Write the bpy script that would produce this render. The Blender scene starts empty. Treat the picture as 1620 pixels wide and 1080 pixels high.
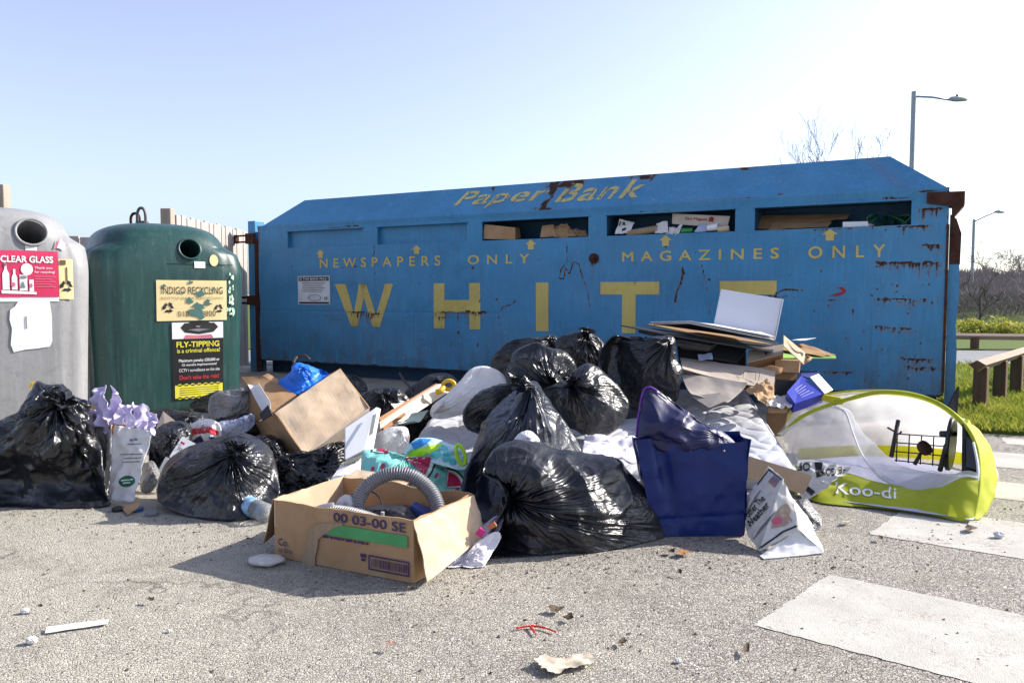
import bpy, bmesh, math, random
import numpy as np
from mathutils import Vector, Matrix
random.seed(7)
scene = bpy.context.scene
COL = scene.collection

# ------------------------------------------------------------------ camera, sky, sun, exposure
F, CH = 1260.0, 1.0                    # focal length in photo pixels (28 mm), camera height
PHI = math.atan(75 / 1260)             # camera looks slightly down
cam_d = bpy.data.cameras.new('camera')
cam_d.lens = F / 1620 * 36
cam_d.sensor_width = 36
cam_d.clip_start = 0.05
cam_d.clip_end = 2000
cam = bpy.data.objects.new('camera', cam_d)
COL.objects.link(cam)
cam.location = (0, 0, CH)
cam.rotation_euler = (math.pi / 2 - PHI, 0, 0)
scene.camera = cam

SUN_EL = math.radians(31)
SUN_H = (math.cos(math.radians(18)), math.sin(math.radians(18)))       # towards the sun, on the ground
world = bpy.data.worlds.new('World')
scene.world = world
world.use_nodes = True
wn = world.node_tree.nodes
wl = world.node_tree.links
sky = wn.new('ShaderNodeTexSky')
sky.sky_type = 'NISHITA'
sky.sun_disc = False
sky.sun_elevation = SUN_EL
sky.sun_rotation = math.atan2(SUN_H[0], SUN_H[1])
sky.air_density = 1.0
sky.dust_density = 1.6
sky.ozone_density = 5.0
hsv = wn.new('ShaderNodeHueSaturation')            # thin spring haze: a paler blue
hsv.inputs['Saturation'].default_value = 0.66
hsv.inputs['Hue'].default_value = 0.514
wl.new(sky.outputs[0], hsv.inputs['Color'])
wl.new(hsv.outputs[0], wn['Background'].inputs[0])
wn['Background'].inputs[1].default_value = 0.122
sun_d = bpy.data.lights.new('sun', 'SUN')
sun_d.energy = 4.3
sun_d.angle = math.radians(0.5)
sun_d.color = (1.0, 0.94, 0.85)
sun = bpy.data.objects.new('sun', sun_d)
COL.objects.link(sun)
sun.location = (30, 10, 20)
sv = Vector((SUN_H[0] * math.cos(SUN_EL), SUN_H[1] * math.cos(SUN_EL), math.sin(SUN_EL)))
sun.rotation_euler = sv.to_track_quat('Z', 'Y').to_euler()
scene.view_settings.view_transform = 'Standard'
scene.view_settings.look = 'None'
scene.view_settings.gamma = 1
scene.view_settings.exposure = 1.14
scene.render.engine = 'CYCLES'

# ------------------------------------------------------------------ pixel -> world measuring helpers
CS, SN = math.cos(PHI), math.sin(PHI)
CAM = np.array([0, 0, CH])

def ray(px, py):
    x = (px - 810) / F
    y = -(py - 540) / F
    return np.array([x, CS + y * SN, -SN + y * CS])

def gp(px, py, z=0.0):
    r = ray(px, py)
    return CAM + r * ((z - CH) / r[2])

def pt(px, py, D):
    r = ray(px, py)
    return CAM + r * (D / r[1])

def on_plane(px, py, P0, N):
    r = ray(px, py)
    return CAM + r * (np.dot(np.array(P0) - CAM, N) / np.dot(r, N))

def unit(v):
    v = np.array(v, float)
    return v / (np.linalg.norm(v) + 1e-12)

# ------------------------------------------------------------------ numpy noise
_rs = np.random.RandomState(3)
_perm = np.tile(_rs.permutation(256), 3)
_gr = _rs.normal(size=(256, 3))
_gr /= np.linalg.norm(_gr, axis=1)[:, None]

def perlin(P):
    P = np.asarray(P, float)
    I = np.floor(P).astype(int)
    Fp = P - I
    I &= 255
    U = Fp * Fp * Fp * (Fp * (Fp * 6 - 15) + 10)
    out = 0
    for dx in (0, 1):
        for dy in (0, 1):
            for dz in (0, 1):
                h = _perm[_perm[_perm[I[:, 0] + dx] + I[:, 1] + dy] + I[:, 2] + dz]
                g = _gr[h]
                d = (g * (Fp - np.array([dx, dy, dz]))).sum(1)
                w = np.where(dx, U[:, 0], 1 - U[:, 0]) * np.where(dy, U[:, 1], 1 - U[:, 1]) * np.where(dz, U[:, 2], 1 - U[:, 2])
                out = out + w * d
    return out * 1.5

def ridge(P):
    return 1 - np.abs(perlin(P)) * 2

def fbm(P, o=4):
    s = 0
    a = 1
    for k in range(o):
        s = s + a * perlin(P * 2 ** k + k * 17.3)
        a *= .5
    return s

# ------------------------------------------------------------------ objects
def tag(o, label=None, cat=None, group=None, kind=None):
    if label: o['label'] = label
    if cat: o['category'] = cat
    if group: o['group'] = group
    if kind: o['kind'] = kind
    return o

WL = {}

def root(name, loc, label, cat, group=None, rz=0, kind=None):
    o = bpy.data.objects.new(name, None)
    COL.objects.link(o)
    o.empty_display_size = .1
    o.location = [float(c) for c in loc]
    o.rotation_euler = (0, 0, rz)
    WL[o.name] = np.array([float(c) for c in loc])
    tag(o, label, cat, group, kind)
    return o

def mesh(name, geo, mat, parent=None, smooth=False, local=False, loc=None, attrs=None, ang=None, label=None):
    """geo = (verts, faces) in world coordinates (or the thing's own when local)"""
    V = np.array(geo[0], float).reshape(-1, 3)
    if parent is not None:
        L = WL[parent.name]
        if not local: V = V - L
    elif not local:
        L = np.array([V[:, 0].mean(), V[:, 1].mean(), V[:, 2].min()]) if loc is None else np.array(loc, float)
        V = V - L
    else:
        L = np.zeros(3)
    me = bpy.data.meshes.new(name)
    me.from_pydata(V.tolist(), [], [list(map(int, f)) for f in geo[1]])
    mats = mat if isinstance(mat, (list, tuple)) else [mat]
    for m in mats: me.materials.append(m)
    if len(geo) > 2 and geo[2] is not None:
        me.polygons.foreach_set('material_index', np.array(geo[2], np.int32))
    if smooth:
        me.polygons.foreach_set('use_smooth', np.ones(len(me.polygons), bool))
    if attrs:
        for k, a in attrs.items():
            a = np.asarray(a, np.float32)
            if a.ndim == 1:
                t = me.attributes.new(k, 'FLOAT', 'POINT')
                t.data.foreach_set('value', a)
            else:
                t = me.attributes.new(k, 'FLOAT_VECTOR', 'POINT')
                t.data.foreach_set('vector', a.ravel())
    me.update()
    o = bpy.data.objects.new(name, me)
    COL.objects.link(o)
    if ang:
        me.set_sharp_from_angle(angle=math.radians(ang))
    if parent is not None:
        o.parent = parent
        WL[o.name] = L
    else:
        o.location = L.tolist()
        WL[o.name] = L
    if label: o['label'] = label
    return o

def thing(name, geo, mat, label, cat, group=None, kind=None, **kw):
    return tag(mesh(name, geo, mat, **kw), label, cat, group, kind)

def join(*gs):
    V = []; Fs = []; n = 0; MI = []
    for g in gs:
        V.append(np.array(g[0], float).reshape(-1, 3))
        Fs += [[int(i) + n for i in f] for f in g[1]]
        MI += list(g[2]) if len(g) > 2 and g[2] is not None else [0] * len(g[1])
        n += len(V[-1])
    return np.vstack(V), Fs, MI

def pieces(g):
    n = len(g[0]); par = list(range(n))
    def fd(a):
        while par[a] != a: par[a] = par[par[a]]; a = par[a]
        return a
    for f in g[1]:
        for i in f[1:]: par[fd(i)] = fd(f[0])
    gr = {}
    for f in g[1]: gr.setdefault(fd(f[0]), []).append(f)
    out = []
    for fs in gr.values():
        u = sorted({i for f in fs for i in f}); ix = {k: i for i, k in enumerate(u)}
        out.append((np.array(g[0])[u], [[ix[i] for i in f] for f in fs]))
    return out

def meshes(name, g, mat, parent, **kw):
    """one part per separate piece"""
    return [mesh(name, p, mat, parent, **kw) for p in pieces(g)]

def setmi(g, i):
    return g[0], g[1], [i] * len(g[1])

# ------------------------------------------------------------------ shapes
def hexa(c):
    """8 corners: 0-3 one face, 4-7 the opposite one in the same order"""
    c = np.array(c, float)
    f = [(0, 1, 2, 3), (7, 6, 5, 4), (0, 4, 5, 1), (1, 5, 6, 2), (2, 6, 7, 3), (3, 7, 4, 0)]
    m = c.mean(0)
    out = []
    for q in f:
        p = c[list(q)]
        n = np.cross(p[1] - p[0], p[2] - p[0])
        out.append(q if np.dot(n, p.mean(0) - m) > 0 else q[::-1])
    return c, out

def box(o, ex, ey, ez):
    o, ex, ey, ez = [np.array(a, float) for a in (o, ex, ey, ez)]
    return hexa([o, o + ex, o + ex + ey, o + ey, o + ez, o + ex + ez, o + ex + ey + ez, o + ey + ez])

def abox(x0, x1, y0, y1, z0, z1):
    return box((x0, y0, z0), (x1 - x0, 0, 0), (0, y1 - y0, 0), (0, 0, z1 - z0))

def bevel(g, w=.004, seg=2):
    bm = bmesh.new()
    vs = [bm.verts.new(v) for v in g[0]]
    for f in g[1]: bm.faces.new([vs[i] for i in f])
    bmesh.ops.bevel(bm, geom=bm.edges[:], offset=w, segments=seg, affect='EDGES', profile=.6)
    bm.verts.index_update()
    r = ([v.co[:] for v in bm.verts], [[v.index for v in f.verts] for f in bm.faces])
    bm.free()
    return r

def prism(poly, vec):
    """flat polygon (3-D points) pushed along vec"""
    p = np.array(poly, float); n = len(p); vec = np.array(vec, float)
    V = np.vstack([p, p + vec])
    nn = np.zeros(3)
    for i in range(n): nn += np.cross(p[i], p[(i + 1) % n])
    Fs = [list(range(n)), list(range(2 * n - 1, n - 1, -1))]
    Fs += [[i, i + n, (i + 1) % n + n, (i + 1) % n] for i in range(n)]
    if np.dot(nn, vec) > 0: Fs = [f[::-1] for f in Fs]
    return V, Fs

def slab(q, th):
    """quad of 3-D points with a thickness away from the camera"""
    q = np.array(q, float)
    n = unit(np.cross(q[1] - q[0], q[3] - q[0]))
    if np.dot(n, q.mean(0) - CAM) < 0: n = -n
    return prism(q, n * th)

def tube(path, r, seg=10, caps=True, closed=False):
    path = np.array(path, float); n = len(path)
    r = np.broadcast_to(np.array(r, float), (n,))
    T = np.gradient(path, axis=0)
    V = []; Fs = []
    up = np.array([0, 0, 1.0]) if abs(unit(T[0])[2]) < .9 else np.array([1.0, 0, 0])
    a = np.linspace(0, 2 * math.pi, seg, endpoint=False)
    for i in range(n):
        t = unit(T[i]); x = unit(np.cross(up, t)); up = np.cross(t, x)
        V.append(path[i] + r[i] * (np.cos(a)[:, None] * x + np.sin(a)[:, None] * up))
    for i in range(n - 1):
        for k in range(seg):
            k2 = (k + 1) % seg
            Fs.append([i * seg + k, i * seg + k2, (i + 1) * seg + k2, (i + 1) * seg + k])
    if caps:
        Fs.append(list(range(seg))[::-1]); Fs.append([(n - 1) * seg + k for k in range(seg)])
    return np.vstack(V), Fs

def spline(P, n, closed=False):
    P = np.array(P, float); m = len(P)
    if closed:
        idx = lambda i: P[i % m]; segs = m
    else:
        idx = lambda i: P[min(max(i, 0), m - 1)]; segs = m - 1
    out = []
    for t in np.linspace(0, segs, n, endpoint=not closed):
        i = min(int(t), segs - 1); f = t - i
        a, b, c, d = idx(i - 1), idx(i), idx(i + 1), idx(i + 2)
        out.append(.5 * (2 * b + (c - a) * f + (2 * a - 5 * b + 4 * c - d) * f * f + (3 * b - a - 3 * c + d) * f ** 3))
    return np.array(out)

def grid(fn, nu, nv, flip=False):
    """fn(U, V) -> points for 0..1 parameter arrays"""
    U, W = np.meshgrid(np.linspace(0, 1, nu), np.linspace(0, 1, nv), indexing='ij')
    P = fn(U.ravel(), W.ravel())
    Fs = []
    for i in range(nu - 1):
        for j in range(nv - 1):
            q = [i * nv + j, (i + 1) * nv + j, (i + 1) * nv + j + 1, i * nv + j + 1]
            Fs.append(q[::-1] if flip else q)
    return P, Fs, U.ravel(), W.ravel()

def bil(q):
    q = np.array(q, float)
    def f(U, W):
        U = U[:, None]; W = W[:, None]
        return q[0] * (1 - U) * (1 - W) + q[1] * U * (1 - W) + q[2] * U * W + q[3] * (1 - U) * W
    return f

def thick(P, Fs, nu, nv, th):
    """close a grid sheet into a thin solid"""
    n = vnormals(P, Fs); N = len(P)
    V = np.vstack([P, P - n * th])
    G = [list(f) for f in Fs] + [[i + N for i in f[::-1]] for f in Fs]
    def e(a, b): G.append([b, a, a + N, b + N])
    for i in range(nu - 1):
        e(i * nv, (i + 1) * nv); e((i + 1) * nv + nv - 1, i * nv + nv - 1)
    for j in range(nv - 1):
        e(j + 1, j); e((nu - 1) * nv + j, (nu - 1) * nv + j + 1)
    return V, G

def vnormals(P, Fs):
    N = np.zeros_like(P)
    F4 = np.array([f if len(f) == 4 else list(f) + [f[-1]] for f in Fs])
    n = np.cross(P[F4[:, 2]] - P[F4[:, 0]], P[F4[:, 3]] - P[F4[:, 1]])
    for k in range(4): np.add.at(N, F4[:, k], n)
    return N / (np.linalg.norm(N, axis=1)[:, None] + 1e-12)

def sheet(q, nu=24, nv=24, amp=.02, sc=4, th=.002, seed=0, crease=0, curl=0):
    """crumpled or bent sheet over the quad q of 3-D points"""
    P, Fs, U, W = grid(bil(q), nu, nv)
    n = vnormals(P, Fs)
    if np.dot(n.mean(0), P.mean(0) - CAM) > 0:
        Fs = [f[::-1] for f in Fs]; n = -n
    d = amp * fbm(P * sc + seed * 7.7, 3)
    if crease: d = d + crease * (ridge(P * sc * 2 + seed * 3.1) - .5)
    d = d + curl * (4 * (U - .5) ** 2)
    P = P + n * d[:, None]
    P[:, 2] = np.maximum(P[:, 2], .006)
    return thick(P, Fs, nu, nv, th) if th else (P, Fs)

def disc(c, x, y, n=24):
    c, x, y = [np.array(k, float) for k in (c, x, y)]
    a = np.linspace(0, 2 * math.pi, n, endpoint=False)
    return c + np.cos(a)[:, None] * x + np.sin(a)[:, None] * y, [list(range(n))]

def lathe(prof, c, axis=(0, 0, 1), n=24):
    """prof: (r, h) pairs along the axis"""
    ax = unit(axis); x = unit(np.cross(ax, (0.3, 1, .2))); y = np.cross(ax, x)
    a = np.linspace(0, 2 * math.pi, n, endpoint=False)
    V = []; Fs = []
    for r, h in prof: V.append(np.array(c) + ax * h + r * (np.cos(a)[:, None] * x + np.sin(a)[:, None] * y))
    for i in range(len(prof) - 1):
        for k in range(n):
            k2 = (k + 1) % n
            Fs.append([i * n + k, i * n + k2, (i + 1) * n + k2, (i + 1) * n + k])
    Fs.append(list(range(n))[::-1]); Fs.append([(len(prof) - 1) * n + k for k in range(n)])
    return np.vstack(V), Fs

# ------------------------------------------------------------------ writing
def text2d(s, bold=0.0, shear=0, space=1.0):
    cu = bpy.data.curves.new('t', 'FONT')
    cu.body = s; cu.size = 1; cu.shear = shear; cu.space_character = space; cu.resolution_u = 3
    ob = bpy.data.objects.new('t', cu)
    me = bpy.data.meshes.new_from_object(ob)
    V = np.array([v.co[:] for v in me.vertices]); Fs = [list(p.vertices) for p in me.polygons]
    bpy.data.objects.remove(ob); bpy.data.curves.remove(cu); bpy.data.meshes.remove(me)
    if bold:
        cnt = {}
        for f in Fs:
            for i in range(len(f)): cnt.setdefault(frozenset((f[i], f[i - 1])), []).append((f[i - 1], f[i]))
        nb = np.zeros((len(V), 2))
        for es in cnt.values():
            if len(es) != 1: continue
            a, b = es[0]; d = V[b, :2] - V[a, :2]; L = np.hypot(*d)
            if L < 1e-6: continue
            n = np.array([d[1], -d[0]]) / L; w = min(L / .05, 1)
            nb[a] += n * w; nb[b] += n * w
        l = np.linalg.norm(nb, axis=1)[:, None]; sgn = 1
        V[:, :2] += sgn * np.where(l > 1e-6, nb / np.maximum(l, 1e-6), 0) * bold
    V[:, 0] -= V[:, 0].min(); V[:, 0] /= V[:, 0].max(); V[:, 1] -= V[:, 1].min(); V[:, 1] /= max(V[:, 1].max(), 1e-6)
    return V, Fs

def writing(s, r, mp, **kw):
    """s fitted into r = (x0, y0, x1, y1), mapped by mp(x, y arrays) -> points"""
    V, Fs = text2d(s, **kw)
    P = mp(r[0] + V[:, 0] * (r[2] - r[0]), r[1] + V[:, 1] * (r[3] - r[1]))
    return orient(P, Fs, mp, r)

def orient(P, Fs, mp, r):
    a = mp(np.array([r[0], r[2], r[0]]), np.array([r[1], r[1], r[3]]))
    want = np.cross(a[1] - a[0], a[2] - a[0])
    out = []
    for f in Fs:
        p = P[f]
        n = np.zeros(3)
        for i in range(len(f)): n += np.cross(p[i] - p[0], p[(i + 1) % len(f)] - p[0])
        out.append(f if np.dot(n, want) > 0 else f[::-1])
    return P, out

def rects(rs, mp, n=1):
    gs = []
    for r in rs:
        U, W = np.meshgrid(np.linspace(r[0], r[2], n + 1), np.linspace(r[1], r[3], n + 1), indexing='ij')
        P = mp(U.ravel(), W.ravel()); m = n + 1
        Fs = [[i * m + j, (i + 1) * m + j, (i + 1) * m + j + 1, i * m + j + 1] for i in range(n) for j in range(n)]
        gs.append(orient(P, Fs, mp, r))
    return join(*gs)

def polys(ps, mp):
    gs = []
    for p in ps:
        p = np.array(p, float)
        P = mp(p[:, 0], p[:, 1])
        gs.append(orient(P, [list(range(len(p)))], mp, (p[:, 0].min(), p[:, 1].min(), p[:, 0].max(), p[:, 1].max())))
    return join(*gs)

def planemap(o, x, y, off=.002):
    o, x, y = [np.array(k, float) for k in (o, x, y)]
    n = unit(np.cross(x, y))
    return lambda a, b: o + np.asarray(a)[:, None] * x + np.asarray(b)[:, None] * y + n * off

def quadmap(q, off=.002):
    """q: bottom-left, bottom-right, top-right, top-left seen from outside; unit square coordinates"""
    f = bil(q); q = np.array(q, float)
    n = unit(np.cross(q[1] - q[0], q[3] - q[0]))
    return lambda a, b: f(np.asarray(a, float), np.asarray(b, float)) + n * off

def recyc(cx, cy, r):
    """three chasing arrows"""
    ps = []
    T = [(math.cos(math.radians(90 + 120 * k)), math.sin(math.radians(90 + 120 * k))) for k in range(3)]
    for k in range(3):
        (x0, y0), (x1, y1) = T[k], T[(k + 1) % 3]
        dx, dy = x1 - x0, y1 - y0; L = math.hypot(dx, dy); ux, uy = dx / L, dy / L; nx, ny = -uy, ux
        for p in ([(.20, -.17), (.60, -.17), (.60, .17), (.32, .17)], [(.60, -.34), (.90, 0), (.60, .34)]):
            ps.append([(cx + r * (x0 + ux * L * t + nx * w), cy + r * (y0 + uy * L * t + ny * w)) for t, w in p])
    return ps

# ------------------------------------------------------------------ materials
def nodes(name):
    m = bpy.data.materials.new(name); m.use_nodes = True
    nt = m.node_tree
    return m, nt, nt.nodes['Principled BSDF']

def N(nt, typ, **kw):
    n = nt.nodes.new(typ)
    for k, v in kw.items():
        if k == 'inp':
            for i, x in v.items(): n.inputs[i].default_value = x
        else: setattr(n, k, v)
    return n

def c4(c): return (c[0], c[1], c[2], 1)

def mixc(nt, fac, a, b):
    n = N(nt, 'ShaderNodeMix', data_type='RGBA')
    for s, i in ((fac, 0), (a, 6), (b, 7)):
        if hasattr(s, 'is_output'): nt.links.new(s, n.inputs[i])
        elif i == 0: n.inputs[0].default_value = s
        else: n.inputs[i].default_value = c4(s)
    return n.outputs[2]

def ramp(nt, src, p0, p1, v0=0., v1=1.):
    n = N(nt, 'ShaderNodeMapRange', inp={1: p0, 2: p1, 3: v0, 4: v1})
    nt.links.new(src, n.inputs[0])
    return n.outputs[0]

def math_n(nt, op, a, b=0.):
    n = N(nt, 'ShaderNodeMath', operation=op)
    for s, i in ((a, 0), (b, 1)):
        if hasattr(s, 'is_output'): nt.links.new(s, n.inputs[i])
        else: n.inputs[i].default_value = s
    return n.outputs[0]

def noise(nt, co, scale, detail=4, rough=.55, dist=0):
    n = N(nt, 'ShaderNodeTexNoise', inp={'Scale': scale, 'Detail': detail, 'Roughness': rough, 'Distortion': dist})
    nt.links.new(co, n.inputs['Vector'])
    return n.outputs['Fac']

def bumpn(nt, bsdf, h, strength=.3, dist=.01):
    n = N(nt, 'ShaderNodeBump', inp={'Strength': strength, 'Distance': dist})
    nt.links.new(h, n.inputs['Height']); nt.links.new(n.outputs[0], bsdf.inputs['Normal'])
    return n

def scaled(nt, co, s):
    n = N(nt, 'ShaderNodeMapping', inp={3: s})
    nt.links.new(co, n.inputs[0])
    return n.outputs[0]

_cache = {}

def MAT(name, col, rough=.6, metal=0., spec=.4, col2=None, vs=6, bump=.0, bs=60, bd=.004, trans=0, dirt=0.15, stretch=(1, 1, 1), coat=0, alpha=None):
    if name in _cache: return _cache[name]
    m, nt, b = nodes(name)
    co = scaled(nt, N(nt, 'ShaderNodeTexCoord').outputs['Object'], stretch)
    f = ramp(nt, noise(nt, co, vs, 5, .6), .35, .68)
    if col2 is None: col2 = tuple(c * .8 for c in col)
    out = mixc(nt, f, col, col2)
    if dirt:
        d = ramp(nt, noise(nt, co, vs * 3.7 + 2, 6, .7, .4), .55, .78, 0, dirt)
        out = mixc(nt, d, out, tuple(.45 * c + .02 for c in col2))
    nt.links.new(out, b.inputs['Base Color'])
    r = ramp(nt, f, 0, 1, rough * .88, min(1, rough * 1.12))
    nt.links.new(r, b.inputs['Roughness'])
    b.inputs['Metallic'].default_value = metal
    b.inputs['Specular IOR Level'].default_value = spec
    b.inputs['Coat Weight'].default_value = coat
    if bump: bumpn(nt, b, noise(nt, co, bs, 4, .6), bump, bd)
    if trans:
        t = N(nt, 'ShaderNodeBsdfTranslucent'); nt.links.new(out, t.inputs[0])
        x = N(nt, 'ShaderNodeMixShader', inp={0: trans})
        nt.links.new(b.outputs[0], x.inputs[1]); nt.links.new(t.outputs[0], x.inputs[2])
        sh = x.outputs[0]
        if alpha is not None:
            tr = N(nt, 'ShaderNodeBsdfTransparent'); y = N(nt, 'ShaderNodeMixShader', inp={0: alpha})
            nt.links.new(tr.outputs[0], y.inputs[1]); nt.links.new(sh, y.inputs[2]); sh = y.outputs[0]
        nt.links.new(sh, nt.nodes['Material Output'].inputs[0])
    _cache[name] = m
    return m

def bag_mat(name, col, rough, spec=.5, trans=0, bump=.55, col2=None):
    m, nt, b = nodes(name)
    at = N(nt, 'ShaderNodeAttribute', attribute_name='fold').outputs['Vector']
    co = N(nt, 'ShaderNodeTexCoord').outputs['Object']
    def rid(src, s, d=2, dist=0.):
        n = noise(nt, src, s, d, .5, dist)
        return math_n(nt, 'ABSOLUTE', math_n(nt, 'SUBTRACT', n, .5))
    h = math_n(nt, 'ADD', math_n(nt, 'MULTIPLY', rid(at, 2.6, 2, .3), 1.2), math_n(nt, 'MULTIPLY', rid(co, 11, 3, 1.5), .9))
    h = math_n(nt, 'ADD', h, math_n(nt, 'MULTIPLY', rid(at, 7, 2, .4), .35))
    h = math_n(nt, 'ADD', h, math_n(nt, 'MULTIPLY', rid(co, 38, 2, .8), .16))
    h = math_n(nt, 'MULTIPLY', h, ramp(nt, noise(nt, co, 4.5, 3, .5), .32, .68, .12, 1.15))
    bumpn(nt, b, h, bump, .03)
    v = ramp(nt, noise(nt, co, 5, 5, .6), .35, .7)
    cc = mixc(nt, v, col, col2 or tuple(c * 1.9 for c in col))
    nt.links.new(cc, b.inputs['Base Color'])
    nt.links.new(ramp(nt, noise(nt, co, 9, 4), .3, .7, rough * .8, rough * 1.35), b.inputs['Roughness'])
    b.inputs['Specular IOR Level'].default_value = spec
    if trans:
        t = N(nt, 'ShaderNodeBsdfTranslucent'); nt.links.new(cc, t.inputs[0])
        x = N(nt, 'ShaderNodeMixShader', inp={0: trans})
        nt.links.new(b.outputs[0], x.inputs[1]); nt.links.new(t.outputs[0], x.inputs[2])
        nt.links.new(x.outputs[0], nt.nodes['Material Output'].inputs[0])
    return m

BLACKBAG = bag_mat('black_plastic', (.009, .0095, .012), .29, .5, bump=.42)
DARKBLUE_BAG = bag_mat('blue_black_plastic', (.011, .014, .024), .28, .5, bump=.42)
WHITEBAG = bag_mat('white_plastic', (.84, .84, .84), .38, .5, .3, .4, (.72, .70, .72))
GREYBAG = bag_mat('clear_plastic', (.33, .32, .33), .25, .6, .3, .4, (.2, .19, .18))

CARD = MAT('cardboard', (.42, .27, .15), .85, spec=.15, col2=(.345, .21, .112), vs=5, bump=.25, bs=30, dirt=.4)
CARD_PALE = MAT('pale_cardboard', (.56, .43, .30), .85, spec=.15, col2=(.47, .35, .24), vs=5, bump=.22, bs=30, dirt=.4)
CARD_GREY = MAT('grey_cardboard', (.44, .37, .31), .85, spec=.15, col2=(.37, .31, .26), vs=6, bump=.15, bs=80, dirt=.25)
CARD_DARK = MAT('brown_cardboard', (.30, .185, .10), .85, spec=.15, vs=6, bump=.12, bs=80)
CORR = MAT('corrugated', (.36, .26, .17), .9, spec=.1, vs=40, bump=.6, bs=200, stretch=(1, 1, .1))
WHITE = MAT('white_paint', (.78, .78, .78), .45, col2=(.70, .70, .71), dirt=.12)
PAPER = MAT('paper', (.74, .73, .72), .8, spec=.2, col2=(.66, .65, .64), bump=.1, bs=40, trans=.12)
LILAC = MAT('lilac_tissue', (.66, .60, .80), .8, spec=.2, col2=(.72, .67, .82), bump=.25, bs=30, trans=.3)
NEWS = MAT('newsprint', (.66, .63, .58), .85, spec=.15, col2=(.58, .55, .51), vs=9, bump=.1, bs=50, trans=.08)
INK = MAT('black_ink', (.02, .02, .022), .7, spec=.2, col2=(.035, .035, .035))
GREYINK = MAT('grey_ink', (.22, .22, .23), .8, spec=.1)
RUST = MAT('rust', (.075, .036, .026), .9, spec=.15, col2=(.045, .02, .014), vs=14, bump=.4, bs=60, dirt=.4)
DARKMETAL = MAT('dark_metal', (.03, .028, .03), .55, metal=.3, vs=12, bump=.1)
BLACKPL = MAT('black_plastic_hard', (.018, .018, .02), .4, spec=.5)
GALV = MAT('galvanised_steel', (.30, .33, .37), .45, metal=.5, vs=20)
# ------------------------------------------------------------------ END HEADER

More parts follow.
